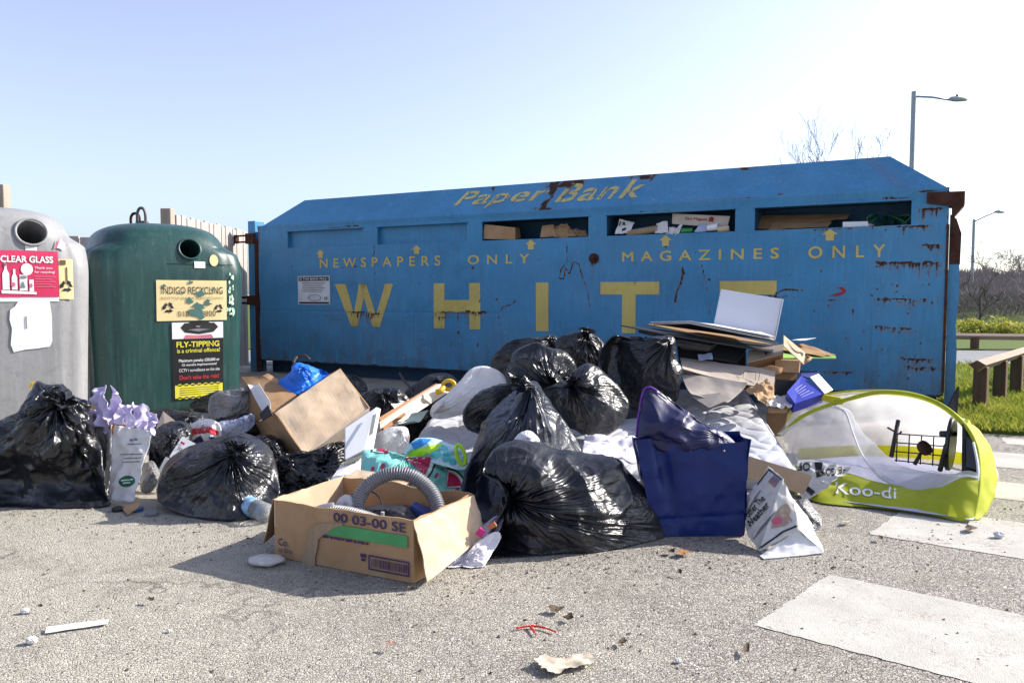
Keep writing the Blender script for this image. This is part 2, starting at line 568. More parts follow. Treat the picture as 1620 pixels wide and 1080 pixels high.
# ================================================================== GROUND
def ground_mat(paint=False):
    m, nt, b = nodes('crossing_paint' if paint else 'asphalt')
    co = N(nt, 'ShaderNodeTexCoord').outputs['Object']
    geo = N(nt, 'ShaderNodeNewGeometry').outputs['Position']
    vo = N(nt, 'ShaderNodeTexVoronoi', inp={'Scale': 105.0, 'Randomness': 1.0}); nt.links.new(geo, vo.inputs['Vector'])
    ve = N(nt, 'ShaderNodeTexVoronoi', feature='DISTANCE_TO_EDGE', inp={'Scale': 105.0}); nt.links.new(geo, ve.inputs['Vector'])
    v2 = N(nt, 'ShaderNodeTexVoronoi', inp={'Scale': 260.0}); nt.links.new(geo, v2.inputs['Vector'])
    sep = N(nt, 'ShaderNodeSeparateColor'); nt.links.new(vo.outputs['Color'], sep.inputs[0])
    sep2 = N(nt, 'ShaderNodeSeparateColor'); nt.links.new(v2.outputs['Color'], sep2.inputs[0])
    cr = N(nt, 'ShaderNodeValToRGB'); e = cr.color_ramp
    e.elements[0].position = 0; e.elements[0].color = (.10, .094, .086, 1)
    e.elements[1].position = 1; e.elements[1].color = (.62, .59, .53, 1)
    for p, c in ((.09, (.15, .141, .13, 1)), (.22, (.325, .295, .26, 1)), (.55, (.385, .352, .31, 1)), (.85, (.50, .46, .40, 1))):
        k = e.elements.new(p); k.color = c
    nt.links.new(sep.outputs[0], cr.inputs[0])
    fine = mixc(nt, ramp(nt, sep2.outputs[1], 0, 1), (.225, .203, .178), (.55, .505, .44))
    stones = mixc(nt, .38, cr.outputs[0], fine)
    gap = ramp(nt, ve.outputs['Distance'], .0, .09, .55, 0)
    asph = mixc(nt, gap, stones, (.14, .13, .12))
    # paler dusty concrete wash over the left side of the yard
    sx = N(nt, 'ShaderNodeSeparateXYZ'); nt.links.new(geo, sx.inputs[0])
    g = math_n(nt, 'ADD', ramp(nt, sx.outputs[0], -1.8, 1.3, .62, -.06), ramp(nt, noise(nt, geo, 1.3, 6, .62), .3, .75, -.22, .42))
    g = math_n(nt, 'ADD', g, ramp(nt, noise(nt, geo, 7, 5, .65), .35, .75, -.15, .2))
    g = math_n(nt, 'MAXIMUM', math_n(nt, 'MINIMUM', g, .78), 0)
    conc = mixc(nt, ramp(nt, noise(nt, geo, 30, 5), .3, .7), (.60, .56, .465), (.47, .435, .36))
    out = mixc(nt, g, asph, conc)
    blot = ramp(nt, noise(nt, geo, 2.2, 6, .7, .6), .52, .68, 0, .5)
    out = mixc(nt, blot, out, (.20, .175, .145))
    # hairline cracks and oil drips
    wv = N(nt, 'ShaderNodeVectorMath', operation='ADD'); nz = N(nt, 'ShaderNodeTexNoise', inp={'Scale': 2.5, 'Detail': 6}); nt.links.new(geo, nz.inputs['Vector'])
    nt.links.new(geo, wv.inputs[0]); nt.links.new(nz.outputs['Color'], wv.inputs[1])
    vc = N(nt, 'ShaderNodeTexVoronoi', feature='DISTANCE_TO_EDGE', inp={'Scale': .55}); nt.links.new(wv.outputs[0], vc.inputs['Vector'])
    crk = math_n(nt, 'MULTIPLY', ramp(nt, vc.outputs['Distance'], .002, .007, 1, 0), ramp(nt, noise(nt, geo, 1.1, 3), .45, .6))
    out = mixc(nt, math_n(nt, 'MULTIPLY', crk, .7), out, (.07, .062, .055))
    oil = ramp(nt, noise(nt, geo, 5.5, 3, .5, .2), .70, .78, 0, .4)
    out = mixc(nt, oil, out, (.10, .092, .085))
    pale = ramp(nt, noise(nt, geo, 3.1, 6, .7, .8), .60, .74, 0, .42)
    out = mixc(nt, pale, out, (.60, .57, .51))
    spk = ramp(nt, noise(nt, geo, 55, 2, .5), .66, .72, 0, .75)
    out = mixc(nt, spk, out, (.085, .075, .07))
    h = math_n(nt, 'ADD', ramp(nt, ve.outputs['Distance'], 0, .14), math_n(nt, 'MULTIPLY', sep.outputs[2], .6))
    h = math_n(nt, 'ADD', h, math_n(nt, 'MULTIPLY', noise(nt, geo, 300, 2), .6))
    if paint:
        # thick thermoplastic worn through to the stones in places
        wear = math_n(nt, 'ADD', noise(nt, geo, 4, 6, .7), math_n(nt, 'MULTIPLY', sep.outputs[1], .16))
        pa = mixc(nt, ramp(nt, noise(nt, geo, 5, 6, .65), .35, .7), (.47, .455, .415), (.365, .35, .31))
        st = scaled(nt, geo, (3, 1.2, 1))
        pa = mixc(nt, ramp(nt, noise(nt, st, 7, 6, .7, 1.5), .58, .70, 0, .45), pa, (.27, .245, .22))
        pa = mixc(nt, ramp(nt, noise(nt, geo, 120, 2, .5), .63, .7, 0, .35), pa, (.2, .18, .165))
        out = mixc(nt, ramp(nt, wear, .60, .72, 0, .8), pa, out)
        at = N(nt, 'ShaderNodeAttribute', attribute_name='edge').outputs['Fac']
        ew = math_n(nt, 'SUBTRACT', at, math_n(nt, 'MULTIPLY', noise(nt, geo, 60, 4, .6), .05))
        bumpn(nt, b, h, .32, .003)
    else:
        bumpn(nt, b, h, .95, .006)
    nt.links.new(out, b.inputs['Base Color'])
    b.inputs['Roughness'].default_value = .82
    b.inputs['Specular IOR Level'].default_value = .3
    return m

ASPHALT = ground_mat()
PAINT = ground_mat(True)
GV, GF = [], []
for gx in (-600, -12, 12, 600):
    for gy in (-600, -4, 24, 900):
        GV.append((gx, gy, 0))
for i in range(3):
    for j in range(3): GF.append((i * 4 + j, (i + 1) * 4 + j, (i + 1) * 4 + j + 1, i * 4 + j + 1))
thing('ground', (GV, GF), ASPHALT, 'pale stony tarmac yard in front of the blue container', None, kind='structure', loc=(0, 0, 0))

def stripe(a, b, d, L, lab, seed):
    a = np.array(a); b = np.array(b); d = unit(d)
    q = [a, a + d * L, b + d * L, b]
    nu, nv = int(L / .012), 46
    def f(U, W):
        P = bil([np.append(p, .002) for p in q])(U, W)
        ed = np.minimum(W, 1 - W)
        j = fbm(P * 16 + seed, 4) * .011 + fbm(P * 70 + seed, 2) * .004
        P[:, 0] += j * (ed < .02) * (b - a)[0]; P[:, 1] += j * (ed < .02) * (b - a)[1]
        P[:, 0] += (U < .003) * fbm(P * 22 + seed, 3) * .012
        return P
    P, Fs, _, _ = grid(f, nu, nv)
    thing('crossing_stripe', (P, Fs), PAINT, lab, None, kind='structure', loc=(0, 0, 0))

stripe((.73, 2.35), (1.13, 2.79), (.79, -.61), 1.6, 'nearest worn white crossing stripe on the tarmac', 1)
stripe((1.49, 3.27), (1.86, 3.70), (.81, -.58), 1.6, 'worn white crossing stripe in front of the lime tent', 2)
stripe((2.13, 4.0), (2.34, 4.36), (.85, -.50), 1.5, 'white crossing stripe right of the tent end', 3)
stripe((2.58, 4.68), (2.84, 5.12), (.88, -.46), 1.5, 'white crossing stripe beyond the tent', 4)
stripe((3.30, 5.26), (3.40, 5.50), (.93, -.36), 1.3, 'farthest short white crossing stripe by the grass', 5)

# ================================================================== BLUE PAPER BANK
TH = math.radians(28.75)
UX = np.array([math.cos(TH), -math.sin(TH), 0]); VX = np.array([math.sin(TH), math.cos(TH), 0])
CO = np.array([-3.218, 10.154, 0]); CL, CW = 7.68, 2.3
def C3(u, v, z): return CO + UX * u + VX * v + np.array([0, 0, z])

_lines = [  # u0, u1, z, drip length, strength
    (.30, 2.05, .785, .05, .55), (1.45, 1.98, .783, .26, 1.0), (2.62, 3.36, .80, .15, .95), (3.05, 3.4, .815, .10, 1.2), (2.66, 2.9, .74, .10, 1.0),
    (7.10, 7.68, 1.262, .13, 1.1), (7.38, 7.68, 1.262, .24, 1.1), (7.46, 7.68, 1.405, .12, 1.2), (7.28, 7.6, 1.562, .11, 1.1), (6.45, 7.5, 1.557, .03, .8), (6.3, 6.5, 1.55, .02, .9),
    (7.15, 7.42, 1.79, .05, 1.1), (6.98, 7.08, 1.785, .03, 1.1), (7.42, 7.68, 1.70, .15, 1.2), (7.4, 7.62, 1.84, .03, 1.1), (1.15, 1.72, 1.79, .05, 1.1), (1.52, 1.86, 1.71, .02, .6),
    (7.15, 7.6, .96, .14, .85), (6.15, 6.5, .975, .05, .8), (6.7, 7.0, .955, .04, .7), (7.1, 7.5, .72, .13, .8), (6.6, 7.0, .70, .06, .5), (7.3, 7.66, .47, .10, 1.), (7.35, 7.66, .40, .08, 1.), (6.7, 7.05, .33, .06, .9),
    (5.0, 5.55, 1.785, .03, .8), (4.5, 4.75, 1.56, .03, .5), (1.3, 1.75, 1.315, .02, .9), (1.1, 1.45, .70, .05, .6), (2.1, 2.35, .69, .03, .5), (5.98, 6.16, 1.73, .02, .6), (.9, 1.2, .72, .03, .5)]
_spots = []
_r2 = np.random.RandomState(11)
for _ in range(150):
    uu = _r2.uniform(.15, 7.6); zz = _r2.uniform(.2, 1.55)
    _spots.append((uu, zz, _r2.choice([.005, .007, .010, .015], p=[.45, .35, .15, .05]), _r2.uniform(0, .10) if _r2.rand() < .35 else .012))
for _ in range(70):
    uu = 7.68 - abs(_r2.normal(0, .7)); zz = _r2.uniform(.2, 1.2)
    _spots.append((uu, zz, _r2.choice([.005, .008, .012]), _r2.uniform(.02, .12)))
_spots += [(4.6, 1.345, .05, .5), (5.51, 1.2, .02, .35), (3.0, .58, .018, .06), (5.2, .57, .016, .08), (3.25, .45, .02, .05)]
_strokes = [  # scratched scrawl and gouges: polyline, width
    ([(4.30, 1.52), (4.31, 1.33), (4.24, 1.25), (4.22, 1.16), (4.27, 1.15), (4.29, 1.27), (4.33, 1.2), (4.38, 1.33), (4.44, 1.29), (4.47, 1.18), (4.53, 1.03), (4.56, .86)], .009),
    ([(5.50, 1.25), (5.49, 1.12), (5.44, 1.02), (5.43, .92)], .014), ([(5.68, 1.27), (5.73, 1.06), (5.76, .82)], .006),
    ([(3.55, .86), (3.66, .89), (3.72, .93)], .009), ([(3.55, .86), (3.5, .75), (3.53, .66)], .007),
    ([(6.33, .86), (6.35, 1.0), (6.42, 1.04), (6.58, 1.03)], .013), ([(1.84, 1.57), (1.86, 1.5), (1.83, 1.42), (1.84, 1.35)], .007)]

def seg_d(u, z, a, b):
    ax, az = a; bx, bz = b
    L2 = (bx - ax) ** 2 + (bz - az) ** 2
    t = np.clip(((u - ax) * (bx - ax) + (z - az) * (bz - az)) / L2, 0, 1)
    return np.hypot(u - ax - t * (bx - ax), z - az - t * (bz - az))

def rust_f(u, z):
    """rust wear that has its own place on the panel"""
    P3 = lambda a, b, s: perlin(np.stack([u * a, z * b, np.full_like(u, s)], 1))
    n1 = P3(30, 3, .3); n2 = P3(70, 9, 5.1); n3 = P3(24, 24, 9.7)
    R = np.zeros_like(u)
    for u0, u1, z0, L, s in _lines:
        zz = z0 + .006 * np.sin(u * 9) + .006 * P3(12, 1, 2.2)
        mid = np.clip(np.minimum(u - u0, u1 - u) / .07, 0, 1)
        dz = zz - z
        drip = np.where(dz > -.006, np.clip(1 - dz / (L * (.45 + .9 * np.clip(n1 + .35, 0, 1.2)) + 1e-4), 0, 1), 0)
        line = np.exp(-(dz / .008) ** 2)
        R = np.maximum(R, s * mid * np.maximum(line * (.75 + .9 * n3), drip * (.62 + .8 * n2)))
    for u0, z0, r, L in _spots:
        k = np.abs(u - u0) < .12
        if not k.any(): continue
        du = (u[k] - u0) * (1.25 + .8 * n1[k]) + r * .9 * n3[k]; dz = (z0 - z[k]) * (.8 + .5 * n3[k]) + r * .8 * n2[k]
        c = np.clip(1.5 - np.hypot(du, dz) / r, 0, 1)
        d = np.where(dz > 0, np.clip(1 - dz / L, 0, 1) * np.exp(-(du / (r * .45)) ** 2), 0) * .6
        R[k] = np.maximum(R[k], np.maximum(c, d) * (.85 + .6 * n3[k]))
    for pl, w in _strokes:
        for a, b in zip(pl[:-1], pl[1:]):
            R = np.maximum(R, np.clip(1.35 - seg_d(u, z, a, b) / w, 0, 1) * (.8 + .5 * n3))
    edge = np.exp(-np.abs(u - CL) / .02) * (.6 + 1.3 * P3(6, 14, 4.)) + np.exp(-(z - .17) / .012) * (.3 + 1.5 * P3(9, 4, 3.))
    edge = np.maximum(edge, np.exp(-u / .05) * (.55 + P3(20, 3, 1.)))
    return np.clip(np.maximum(R, edge), 0, 1.2)

def rust_mat(name, base, base2, streak=.5):
    m, nt, b = nodes(name)
    co = N(nt, 'ShaderNodeTexCoord').outputs['Object']
    at = N(nt, 'ShaderNodeAttribute', attribute_name='rust').outputs['Fac']
    c = mixc(nt, ramp(nt, noise(nt, co, 2.4, 6, .65), .35, .68), base, base2)
    c = mixc(nt, ramp(nt, noise(nt, co, .9, 5, .7, .4), .48, .72, 0, .38), c, tuple(x * .8 + .075 for x in base))
    c = mixc(nt, ramp(nt, noise(nt, co, 1.6, 7, .75, 1.), .54, .74, 0, .5), c, tuple(x * .62 for x in base2))
    sz = N(nt, 'ShaderNodeSeparateXYZ'); nt.links.new(co, sz.inputs[0])
    grime = math_n(nt, 'MULTIPLY', ramp(nt, sz.outputs[2], .15, .75, .75, 0), ramp(nt, noise(nt, scaled(nt, co, (3, 3, 1)), 2.5, 6, .7), .35, .65))
    c = mixc(nt, grime, c, (.075, .085, .08))
    scr = ramp(nt, noise(nt, scaled(nt, co, (1.2, 1.2, 16)), 6, 4, .6, .6), .71, .74, 0, .45)
    c = mixc(nt, scr, c, tuple(x * .5 for x in base2))
    st = scaled(nt, co, (9, 9, .7))
    c = mixc(nt, ramp(nt, noise(nt, st, 4, 6, .6), .5, .75, 0, streak * .5), c, tuple(x * 1.35 + .05 for x in base))
    st2 = scaled(nt, co, (14, 14, 1.1))
    c = mixc(nt, ramp(nt, noise(nt, st2, 3.3, 6, .65, .3), .55, .74, 0, streak), c, (.10, .125, .13))
    c = mixc(nt, ramp(nt, noise(nt, co, 45, 5, .7), .60, .70, 0, .5), c, tuple(x * .5 for x in base2))
    c = mixc(nt, ramp(nt, noise(nt, co, 17, 4, .6), .70, .74, 0, .6), c, (.45, .52, .58))
    nz = noise(nt, co, 60, 5, .7)
    r = math_n(nt, 'ADD', at, ramp(nt, nz, .3, .7, -.28, .28))
    halo = ramp(nt, r, .22, .6, 0, .6)
    c = mixc(nt, halo, c, (.19, .125, .07))
    rc = mixc(nt, ramp(nt, noise(nt, co, 34, 5, .6), .35, .65), (.062, .026, .016), (.022, .014, .012))
    rf = ramp(nt, r, .48, .68)
    c = mixc(nt, rf, c, rc)
    nt.links.new(c, b.inputs['Base Color'])
    nt.links.new(ramp(nt, rf, 0, 1, .5, .9), b.inputs['Roughness'])
    b.inputs['Specular IOR Level'].default_value = .35
    h = math_n(nt, 'ADD', math_n(nt, 'MULTIPLY', noise(nt, co, 3.2, 4, .5), .9), math_n(nt, 'MULTIPLY', rf, -.05))
    h = math_n(nt, 'ADD', h, math_n(nt, 'MULTIPLY', noise(nt, co, 70, 3), .03))
    bumpn(nt, b, h, .4, .03)
    return m

BLUE = rust_mat('blue_paint', (.046, .235, .44), (.036, .185, .35))
BLUE_ROOF = rust_mat('blue_roof_paint', (.055, .235, .43), (.042, .185, .35), .65)
YELLOW = rust_mat('yellow_letter_paint', (.60, .47, .12), (.48, .37, .11), .3)
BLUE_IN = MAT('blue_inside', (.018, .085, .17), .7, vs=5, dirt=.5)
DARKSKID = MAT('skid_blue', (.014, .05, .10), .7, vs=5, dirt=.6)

pb = root('paper_bank', CO, 'long rusty blue steel container lettered Paper Bank and WHITE behind the rubbish', 'container', rz=-TH)
SZ0, SZ1, EV = 1.568, 1.765, 1.856
SLOTS = [(.505, 1.687), (1.90, 3.118), (3.308, 4.537), (4.732, 5.98), (6.153, 7.41)]
# front wall with the five slots left open
us = np.unique(np.concatenate([np.linspace(0, CL, 620), np.array(SLOTS).ravel()]))
zs = np.unique(np.concatenate([np.linspace(.17, SZ0, 116), np.linspace(SZ0, SZ1, 17), np.linspace(SZ1, EV, 9)]))
Ug, Zg = np.meshgrid(us, zs, indexing='ij')
uf, zf = Ug.ravel(), Zg.ravel()
seam = sum(np.exp(-((uf - s) / .006) ** 2) for s in (1.86, 3.62, 5.60, 7.12))
vf = .012 * fbm(np.stack([uf * .9, zf * 1.5, uf * 0], 1), 3) * np.clip((zf - .17) / .1, 0, 1) * np.clip((SZ0 - zf) / .12, 0, 1) * np.clip(uf / .2, 0, 1) * np.clip((CL - uf) / .1, 0, 1)
vf = vf + .006 * seam + .004 * np.exp(-((zf - .79) / .010) ** 2) * (uf < 3.5) - np.clip((zf - 1.80) / .05, 0, 1) * .012
vf -= .007 * np.exp(-((zf - SZ0 + .02) / .02) ** 2) * np.clip(fbm(np.stack([uf * 3, zf * 0, zf * 0], 1), 3), -1, 1) * (uf > 6)
rf_ = np.clip(rust_f(uf, zf) + .30 * seam * (.5 + perlin(np.stack([uf * 3, zf * 6, uf * 0], 1))), 0, 1.2)
nz_ = len(zs); FF = []
for i in range(len(us) - 1):
    um = .5 * (us[i] + us[i + 1]); ins = any(a < um < b for a, b in SLOTS)
    for j in range(nz_ - 1):
        zm = .5 * (zs[j] + zs[j + 1])
        if ins and SZ0 < zm < SZ1: continue
        FF.append((i * nz_ + j, (i + 1) * nz_ + j, (i + 1) * nz_ + j + 1, i * nz_ + j + 1))
mesh('front_wall', (np.stack([uf, vf, zf], 1), FF), BLUE, pb, True, True, attrs={'rust': rf_})
# roof: hipped chamfer and flat top
RZ, RS, RU0, RU1 = 2.183, .30, .512, 7.22
def roofslope(U, W):
    a = .10 + W * (RU0 - .10); b_ = CL - .02 + W * (RU1 - CL + .02)
    u = a * (1 - U) + b_ * U
    return np.stack([u, -.012 + W * (RS + .012), EV + W * (RZ - EV)], 1)
P, Fs, Ur, Wr = grid(roofslope, 520, 36)
u_ = P[:, 0]; w_ = Wr
rr = np.zeros_like(u_)
nn = lambda a, b_, s: perlin(np.stack([u_ * a, w_ * b_, np.full_like(u_, s)], 1))
for u0, wd, w0, w1, s in [(4.20, .26, .72, 1.05, 1.3), (4.05, .055, -.1, 1.0, 1.25), (4.0, .06, -.1, .15, 1.2), (5.02, .20, .80, 1.05, 1.1), (5.12, .03, .55, 1.0, .9), (6.0, .10, .86, 1.02, .9), (3.3, .03, .75, 1.0, .7), (5.9, .5, -.05, .04, 1.0), (5.0, .35, -.05, .03, .8), (6.35, .06, .0, .10, 1.0)]:
    e = np.clip(1.3 - np.abs(u_ - u0 - .1 * nn(3, 3, 1.)) / wd, 0, 1) * np.clip((w_ - w0) / .08, 0, 1) * np.clip((w1 - w_) / .08 + .4, 0, 1)
    rr = np.maximum(rr, s * e * (.75 + .8 * nn(14, 5, 3.)))
rr = np.maximum(rr, np.clip((w_ - .965) / .03, 0, 1) * (.25 + 1.2 * nn(5, 2, 6.)))
rr = np.maximum(rr, .33 * np.exp(-((u_ - 7.05 - .3 * (1 - w_)) / .12) ** 2))
roof = mesh('roof', join((P, Fs)), BLUE_ROOF, pb, True, True, attrs={'rust': np.clip(rr, 0, 1.2)})
rest = join(
    ([(.10, -.012, EV), (RU0, RS, RZ), (RU0, CW - RS, RZ), (.10, CW, EV)], [(0, 1, 2, 3)][::1]),
    ([(CL - .02, -.012, EV), (CL - .02, CW, EV), (RU1, CW - RS, RZ), (RU1, RS, RZ)], [(0, 1, 2, 3)]),
    ([(RU0, RS, RZ), (RU1, RS, RZ), (RU1, CW - RS, RZ), (RU0, CW - RS, RZ)], [(0, 1, 2, 3)]),
    ([(.10, CW, EV), (RU0, CW - RS, RZ), (RU1, CW - RS, RZ), (CL - .02, CW, EV)], [(0, 1, 2, 3)]))
mesh('roof_panel', rest, BLUE_ROOF, pb, local=True)
mesh('body', join(([(CL, .004, .17), (CL, CW, .17), (CL, CW, EV), (CL, .004, EV)], [(0, 1, 2, 3)]), ([(0, .004, .17), (0, .004, EV), (0, CW, EV), (0, CW, .17)], [(0, 1, 2, 3)]), ([(0, CW, .17), (0, CW, EV), (CL, CW, EV), (CL, CW, .17)], [(0, 1, 2, 3)])), BLUE, pb, local=True)
mesh('skid', join(abox(.05, CL - .05, .16, .30, 0, .172), abox(.05, CL - .05, CW - .3, CW - .16, 0, .172), abox(.02, CL - .02, .012, CW - .02, .155, .17)), DARKSKID, pb, local=True)
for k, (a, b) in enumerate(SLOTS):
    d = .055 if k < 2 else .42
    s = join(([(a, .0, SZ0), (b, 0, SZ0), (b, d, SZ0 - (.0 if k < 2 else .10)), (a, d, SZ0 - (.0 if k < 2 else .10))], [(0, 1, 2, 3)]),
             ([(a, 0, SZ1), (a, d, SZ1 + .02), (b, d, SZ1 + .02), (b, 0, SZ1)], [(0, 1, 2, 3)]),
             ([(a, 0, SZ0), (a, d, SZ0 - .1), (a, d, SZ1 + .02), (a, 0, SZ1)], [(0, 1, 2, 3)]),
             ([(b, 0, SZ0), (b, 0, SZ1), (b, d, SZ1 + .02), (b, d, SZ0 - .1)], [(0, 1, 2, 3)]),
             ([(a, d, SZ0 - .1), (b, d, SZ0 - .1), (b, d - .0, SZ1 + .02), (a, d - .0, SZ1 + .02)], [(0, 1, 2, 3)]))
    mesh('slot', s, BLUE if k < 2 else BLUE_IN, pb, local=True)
    # rolled lip above the slot
    mesh('slot_lip', bevel(abox(a - .01, b + .01, -.020, -.001, SZ1 + .002, SZ1 + .016), .004), BLUE, pb, local=True)
mesh('latch_bolt', join(lathe([(.052, 0), (.052, .012), (.026, .014), (.026, .05), (.018, .055)], (4.60, -.0, 1.352), (0, -1, 0), 16)), RUST, pb, True, True, ang=40)
# right end: rusty locking post and bracket standing out from the corner
prof = [(7.69, .0), (7.762, .0), (7.768, .55), (7.755, .75), (7.772, 1.0), (7.765, 1.30), (7.77, 1.49), (7.735, 1.60), (7.69, 1.64)]
mesh('end_post', prism([(u, .03, z) for u, z in prof], (0, .14, 0)), BLUE, pb, local=True)
mesh('end_post', prism([(u, .026, z) for u, z in [(7.692, 1.24), (7.771, 1.24), (7.775, 1.485), (7.738, 1.602), (7.692, 1.642)]], (0, .15, 0)), RUST, pb, local=True, label='rusty brown top of the end post')
mesh('bracket', join(prism([(u, -.035, z) for u, z in [(7.52, 1.735), (7.70, 1.70), (7.70, 1.62), (7.72, 1.62), (7.79, 1.71), (7.79, 1.815), (7.52, 1.82)]], (0, .20, 0))), RUST, pb, local=True)
mesh('corner_strip', abox(CL - .012, CL + .008, -.010, .02, .20, 1.56), RUST, pb, local=True)
# left end: upright post with hinge straps
mesh('end_post', bevel(abox(-.20, -.075, .02, .18, .0, 1.93), .008), BLUE, pb, local=True)
mesh('hinge', join(abox(-.42, -.08, -.012, .014, 1.655, 1.675), abox(-.42, -.08, -.012, .014, 1.735, 1.755), abox(-.42, -.385, -.014, .04, 1.65, 1.76), abox(-.21, -.06, -.02, .016, 1.64, 1.77)), RUST, pb, local=True)
mesh('hinge', join(abox(-.30, -.06, -.012, .016, .87, .90), abox(-.30, -.06, -.012, .016, .94, .97), abox(-.2, -.06, -.02, .014, .86, .98)), RUST, pb, local=True)
mesh('corner_strip', abox(-.07, -.012, .0, .06, .02, 1.70), RUST, pb, local=True)

# --- painted words
fm = lambda x, z: np.stack([np.asarray(x), np.full(len(x), -.0035) + 0 * np.asarray(x), np.asarray(z)], 1)
def vmap(x, z):
    x = np.asarray(x, float); z = np.asarray(z, float)
    v = .012 * fbm(np.stack([x * .9, z * 1.5, x * 0], 1), 3) * np.clip((z - .17) / .1, 0, 1) * np.clip((SZ0 - z) / .12, 0, 1) * np.clip(x / .2, 0, 1) * np.clip((CL - x) / .1, 0, 1)
    v = v + .003 * sum(np.exp(-((x - s) / .006) ** 2) for s in (1.86, 3.62, 5.60, 7.12)) * 0
    return np.stack([x, v - .0035, z], 1)
def subdiv(g, L):
    bm = bmesh.new()
    vs = [bm.verts.new(v) for v in g[0]]
    for f in g[1]: bm.faces.new([vs[i] for i in f])
    bmesh.ops.triangulate(bm, faces=bm.faces[:])
    for _ in range(9):
        e = [e for e in bm.edges if e.calc_length() > L]
        if not e: break
        bmesh.ops.subdivide_edges(bm, edges=e, cuts=1)
        bmesh.ops.triangulate(bm, faces=[f for f in bm.faces if len(f.verts) > 4])
    bm.verts.index_update()
    r = (np.array([v.co[:] for v in bm.verts]), [[v.index for v in f.verts] for f in bm.faces])
    bm.free()
    return r
LT, LB = 1.118, .618
def rect(a, b, c, d): return [(a, c), (b, c), (b, d), (a, d)]
big = {
 'W': [[(1.256, LT), (1.425, LT), (1.60, LB), (1.505, LB)], [(1.505, LB), (1.60, LB), (1.735, LT), (1.63, LT)], [(1.63, LT), (1.735, LT), (1.93, LB), (1.83, LB)], [(1.83, LB), (1.93, LB), (2.129, LT), (2.01, LT)]],
 'H': [rect(2.678, 2.822, LB, LT), rect(3.145, 3.283, LB, LT), rect(2.822, 3.145, .80, .935)],
 'I': [rect(3.954, 4.10, LB, LT)],
 'T': [rect(4.67, 5.273, .995, LT), rect(4.897, 5.037, LB, .995)],
 'E': [rect(5.851, 6.355, .995, LT), rect(5.851, 5.99, LB, .995), rect(5.99, 6.355, LB, .735), rect(5.99, 6.30, .80, .92)]}
for ch, ps in big.items():
    gs = []
    for q in ps:
        q = q if np.cross(np.array(q[1]) - q[0], np.array(q[2]) - q[0]) > 0 else q[::-1]
        gs.append(subdiv(([(x, 0, z) for x, z in q], [(0, 1, 2, 3)]), .022))
    g = join(*gs)
    V = vmap(g[0][:, 0], g[0][:, 2])
    mesh('painted_letter', (V, g[1]), YELLOW, pb, local=True, attrs={'rust': rust_f(V[:, 0], V[:, 2]) * .95})
for s, r in [('NEWSPAPERS', (1.021, 1.312, 2.772, 1.425)), ('ONLY', (3.125, 1.316, 3.879, 1.418)), ('MAGAZINES', (4.893, 1.312, 6.371, 1.41)), ('ONLY', (6.615, 1.306, 7.225, 1.414))]:
    g = subdiv(writing(s, r, vmap, bold=.022, space=1.75 if len(s) > 4 else 1.9), .06)
    V = vmap(g[0][:, 0], g[0][:, 2])
    for p in pieces((V, g[1])): mesh('painted_letter', p, YELLOW, pb, local=True, attrs={'rust': rust_f(p[0][:, 0], p[0][:, 2]) * .8})
for u0, z0 in [(1.034, 1.484), (2.45, 1.496), (3.894, 1.510), (5.33, 1.505), (6.788, 1.508)]:
    mesh('painted_arrow', polys([[(u0 - .065, z0 + .002), (u0 + .065, z0 + .002), (u0, z0 + .05)], [(u0 - .034, z0 - .05), (u0 + .034, z0 - .05), (u0 + .034, z0 + .002), (u0 - .034, z0 + .002)]], vmap), YELLOW, pb, local=True)
SL = math.hypot(RS, RZ - EV)
def rmap(x, w):
    x = np.asarray(x); w = np.asarray(w)
    return np.stack([x, -.012 + w * (RS + .012) - .0024, EV + w * (RZ - EV) + .0022], 1)
g1 = writing('Paper', (2.88, .18, 4.02, .86), rmap, bold=.022, shear=.28, space=1.08)
g2 = writing('Bank', (4.13, .22, 5.06, .86), rmap, bold=.022, shear=.28, space=1.1)
STENCIL = rust_mat('yellow_stencil_paint', (.58, .47, .15), (.40, .35, .18), .75)
for g in (g1, g2):
    # stencil bridges: thin slanted cuts through each word
    g = subdiv(g, .03)
    cx = g[0][:, 0] - .28 * (g[0][:, 2] - EV)
    V = g[0]
    cuts = [f for f in g[1] if (abs(((V[f, 0] - .45 * (V[f, 2] - EV)).mean() * 7.1) % 1 - .5) > .055)]
    rw = lambda V: np.clip(np.interp(V[:, 0], [4.0, 4.1, 4.2, 4.3, 4.45, 5], [0, .1, .75, .45, .1, .1]) * (.6 + perlin(V * 14)), 0, 1)
    mesh('stencilled_word', (V, cuts), STENCIL, pb, local=True, attrs={'rust': rw(V)})
# notice
nm = lambda x, z: vmap(.661 + np.asarray(x, float) * .52, .872 + np.asarray(z, float) * .346) - np.array([0, .003, 0])
nt_ = mesh('notice', rects([(0, 0, 1, 1)], nm, 4), MAT('notice_white', (.62, .66, .72), .5), pb, local=True)
nm2 = lambda x, z: nm(x, z) - np.array([0, .003, 0])
nm3 = lambda x, z: nm(x, z) - np.array([0, .006, 0])
mesh('print', join(rects([(.03, .83, .97, .97), (.03, .03, .97, .09)], nm2, 3), rects([(.12 + .03 * (k % 2), .76 - .062 * k, .86 - .05 * (k % 3), .775 - .062 * k) for k in range(6)], nm2, 3), polys([[(.52 + .2 * math.cos(a) * s, .24 + .11 * math.sin(a) * s) for s, a in ((1, t), (1, t + .3), (.9, t + .3), (.9, t))] for t in np.arange(0, 6.2, .3)], nm2), polys(recyc(.87, .22, .07), nm2)), INK, nt_, local=True)
mesh('print', writing('IS THIS BANK FULL!', (.07, .865, .93, .935), nm3, bold=.02), WHITE, nt_, local=True)
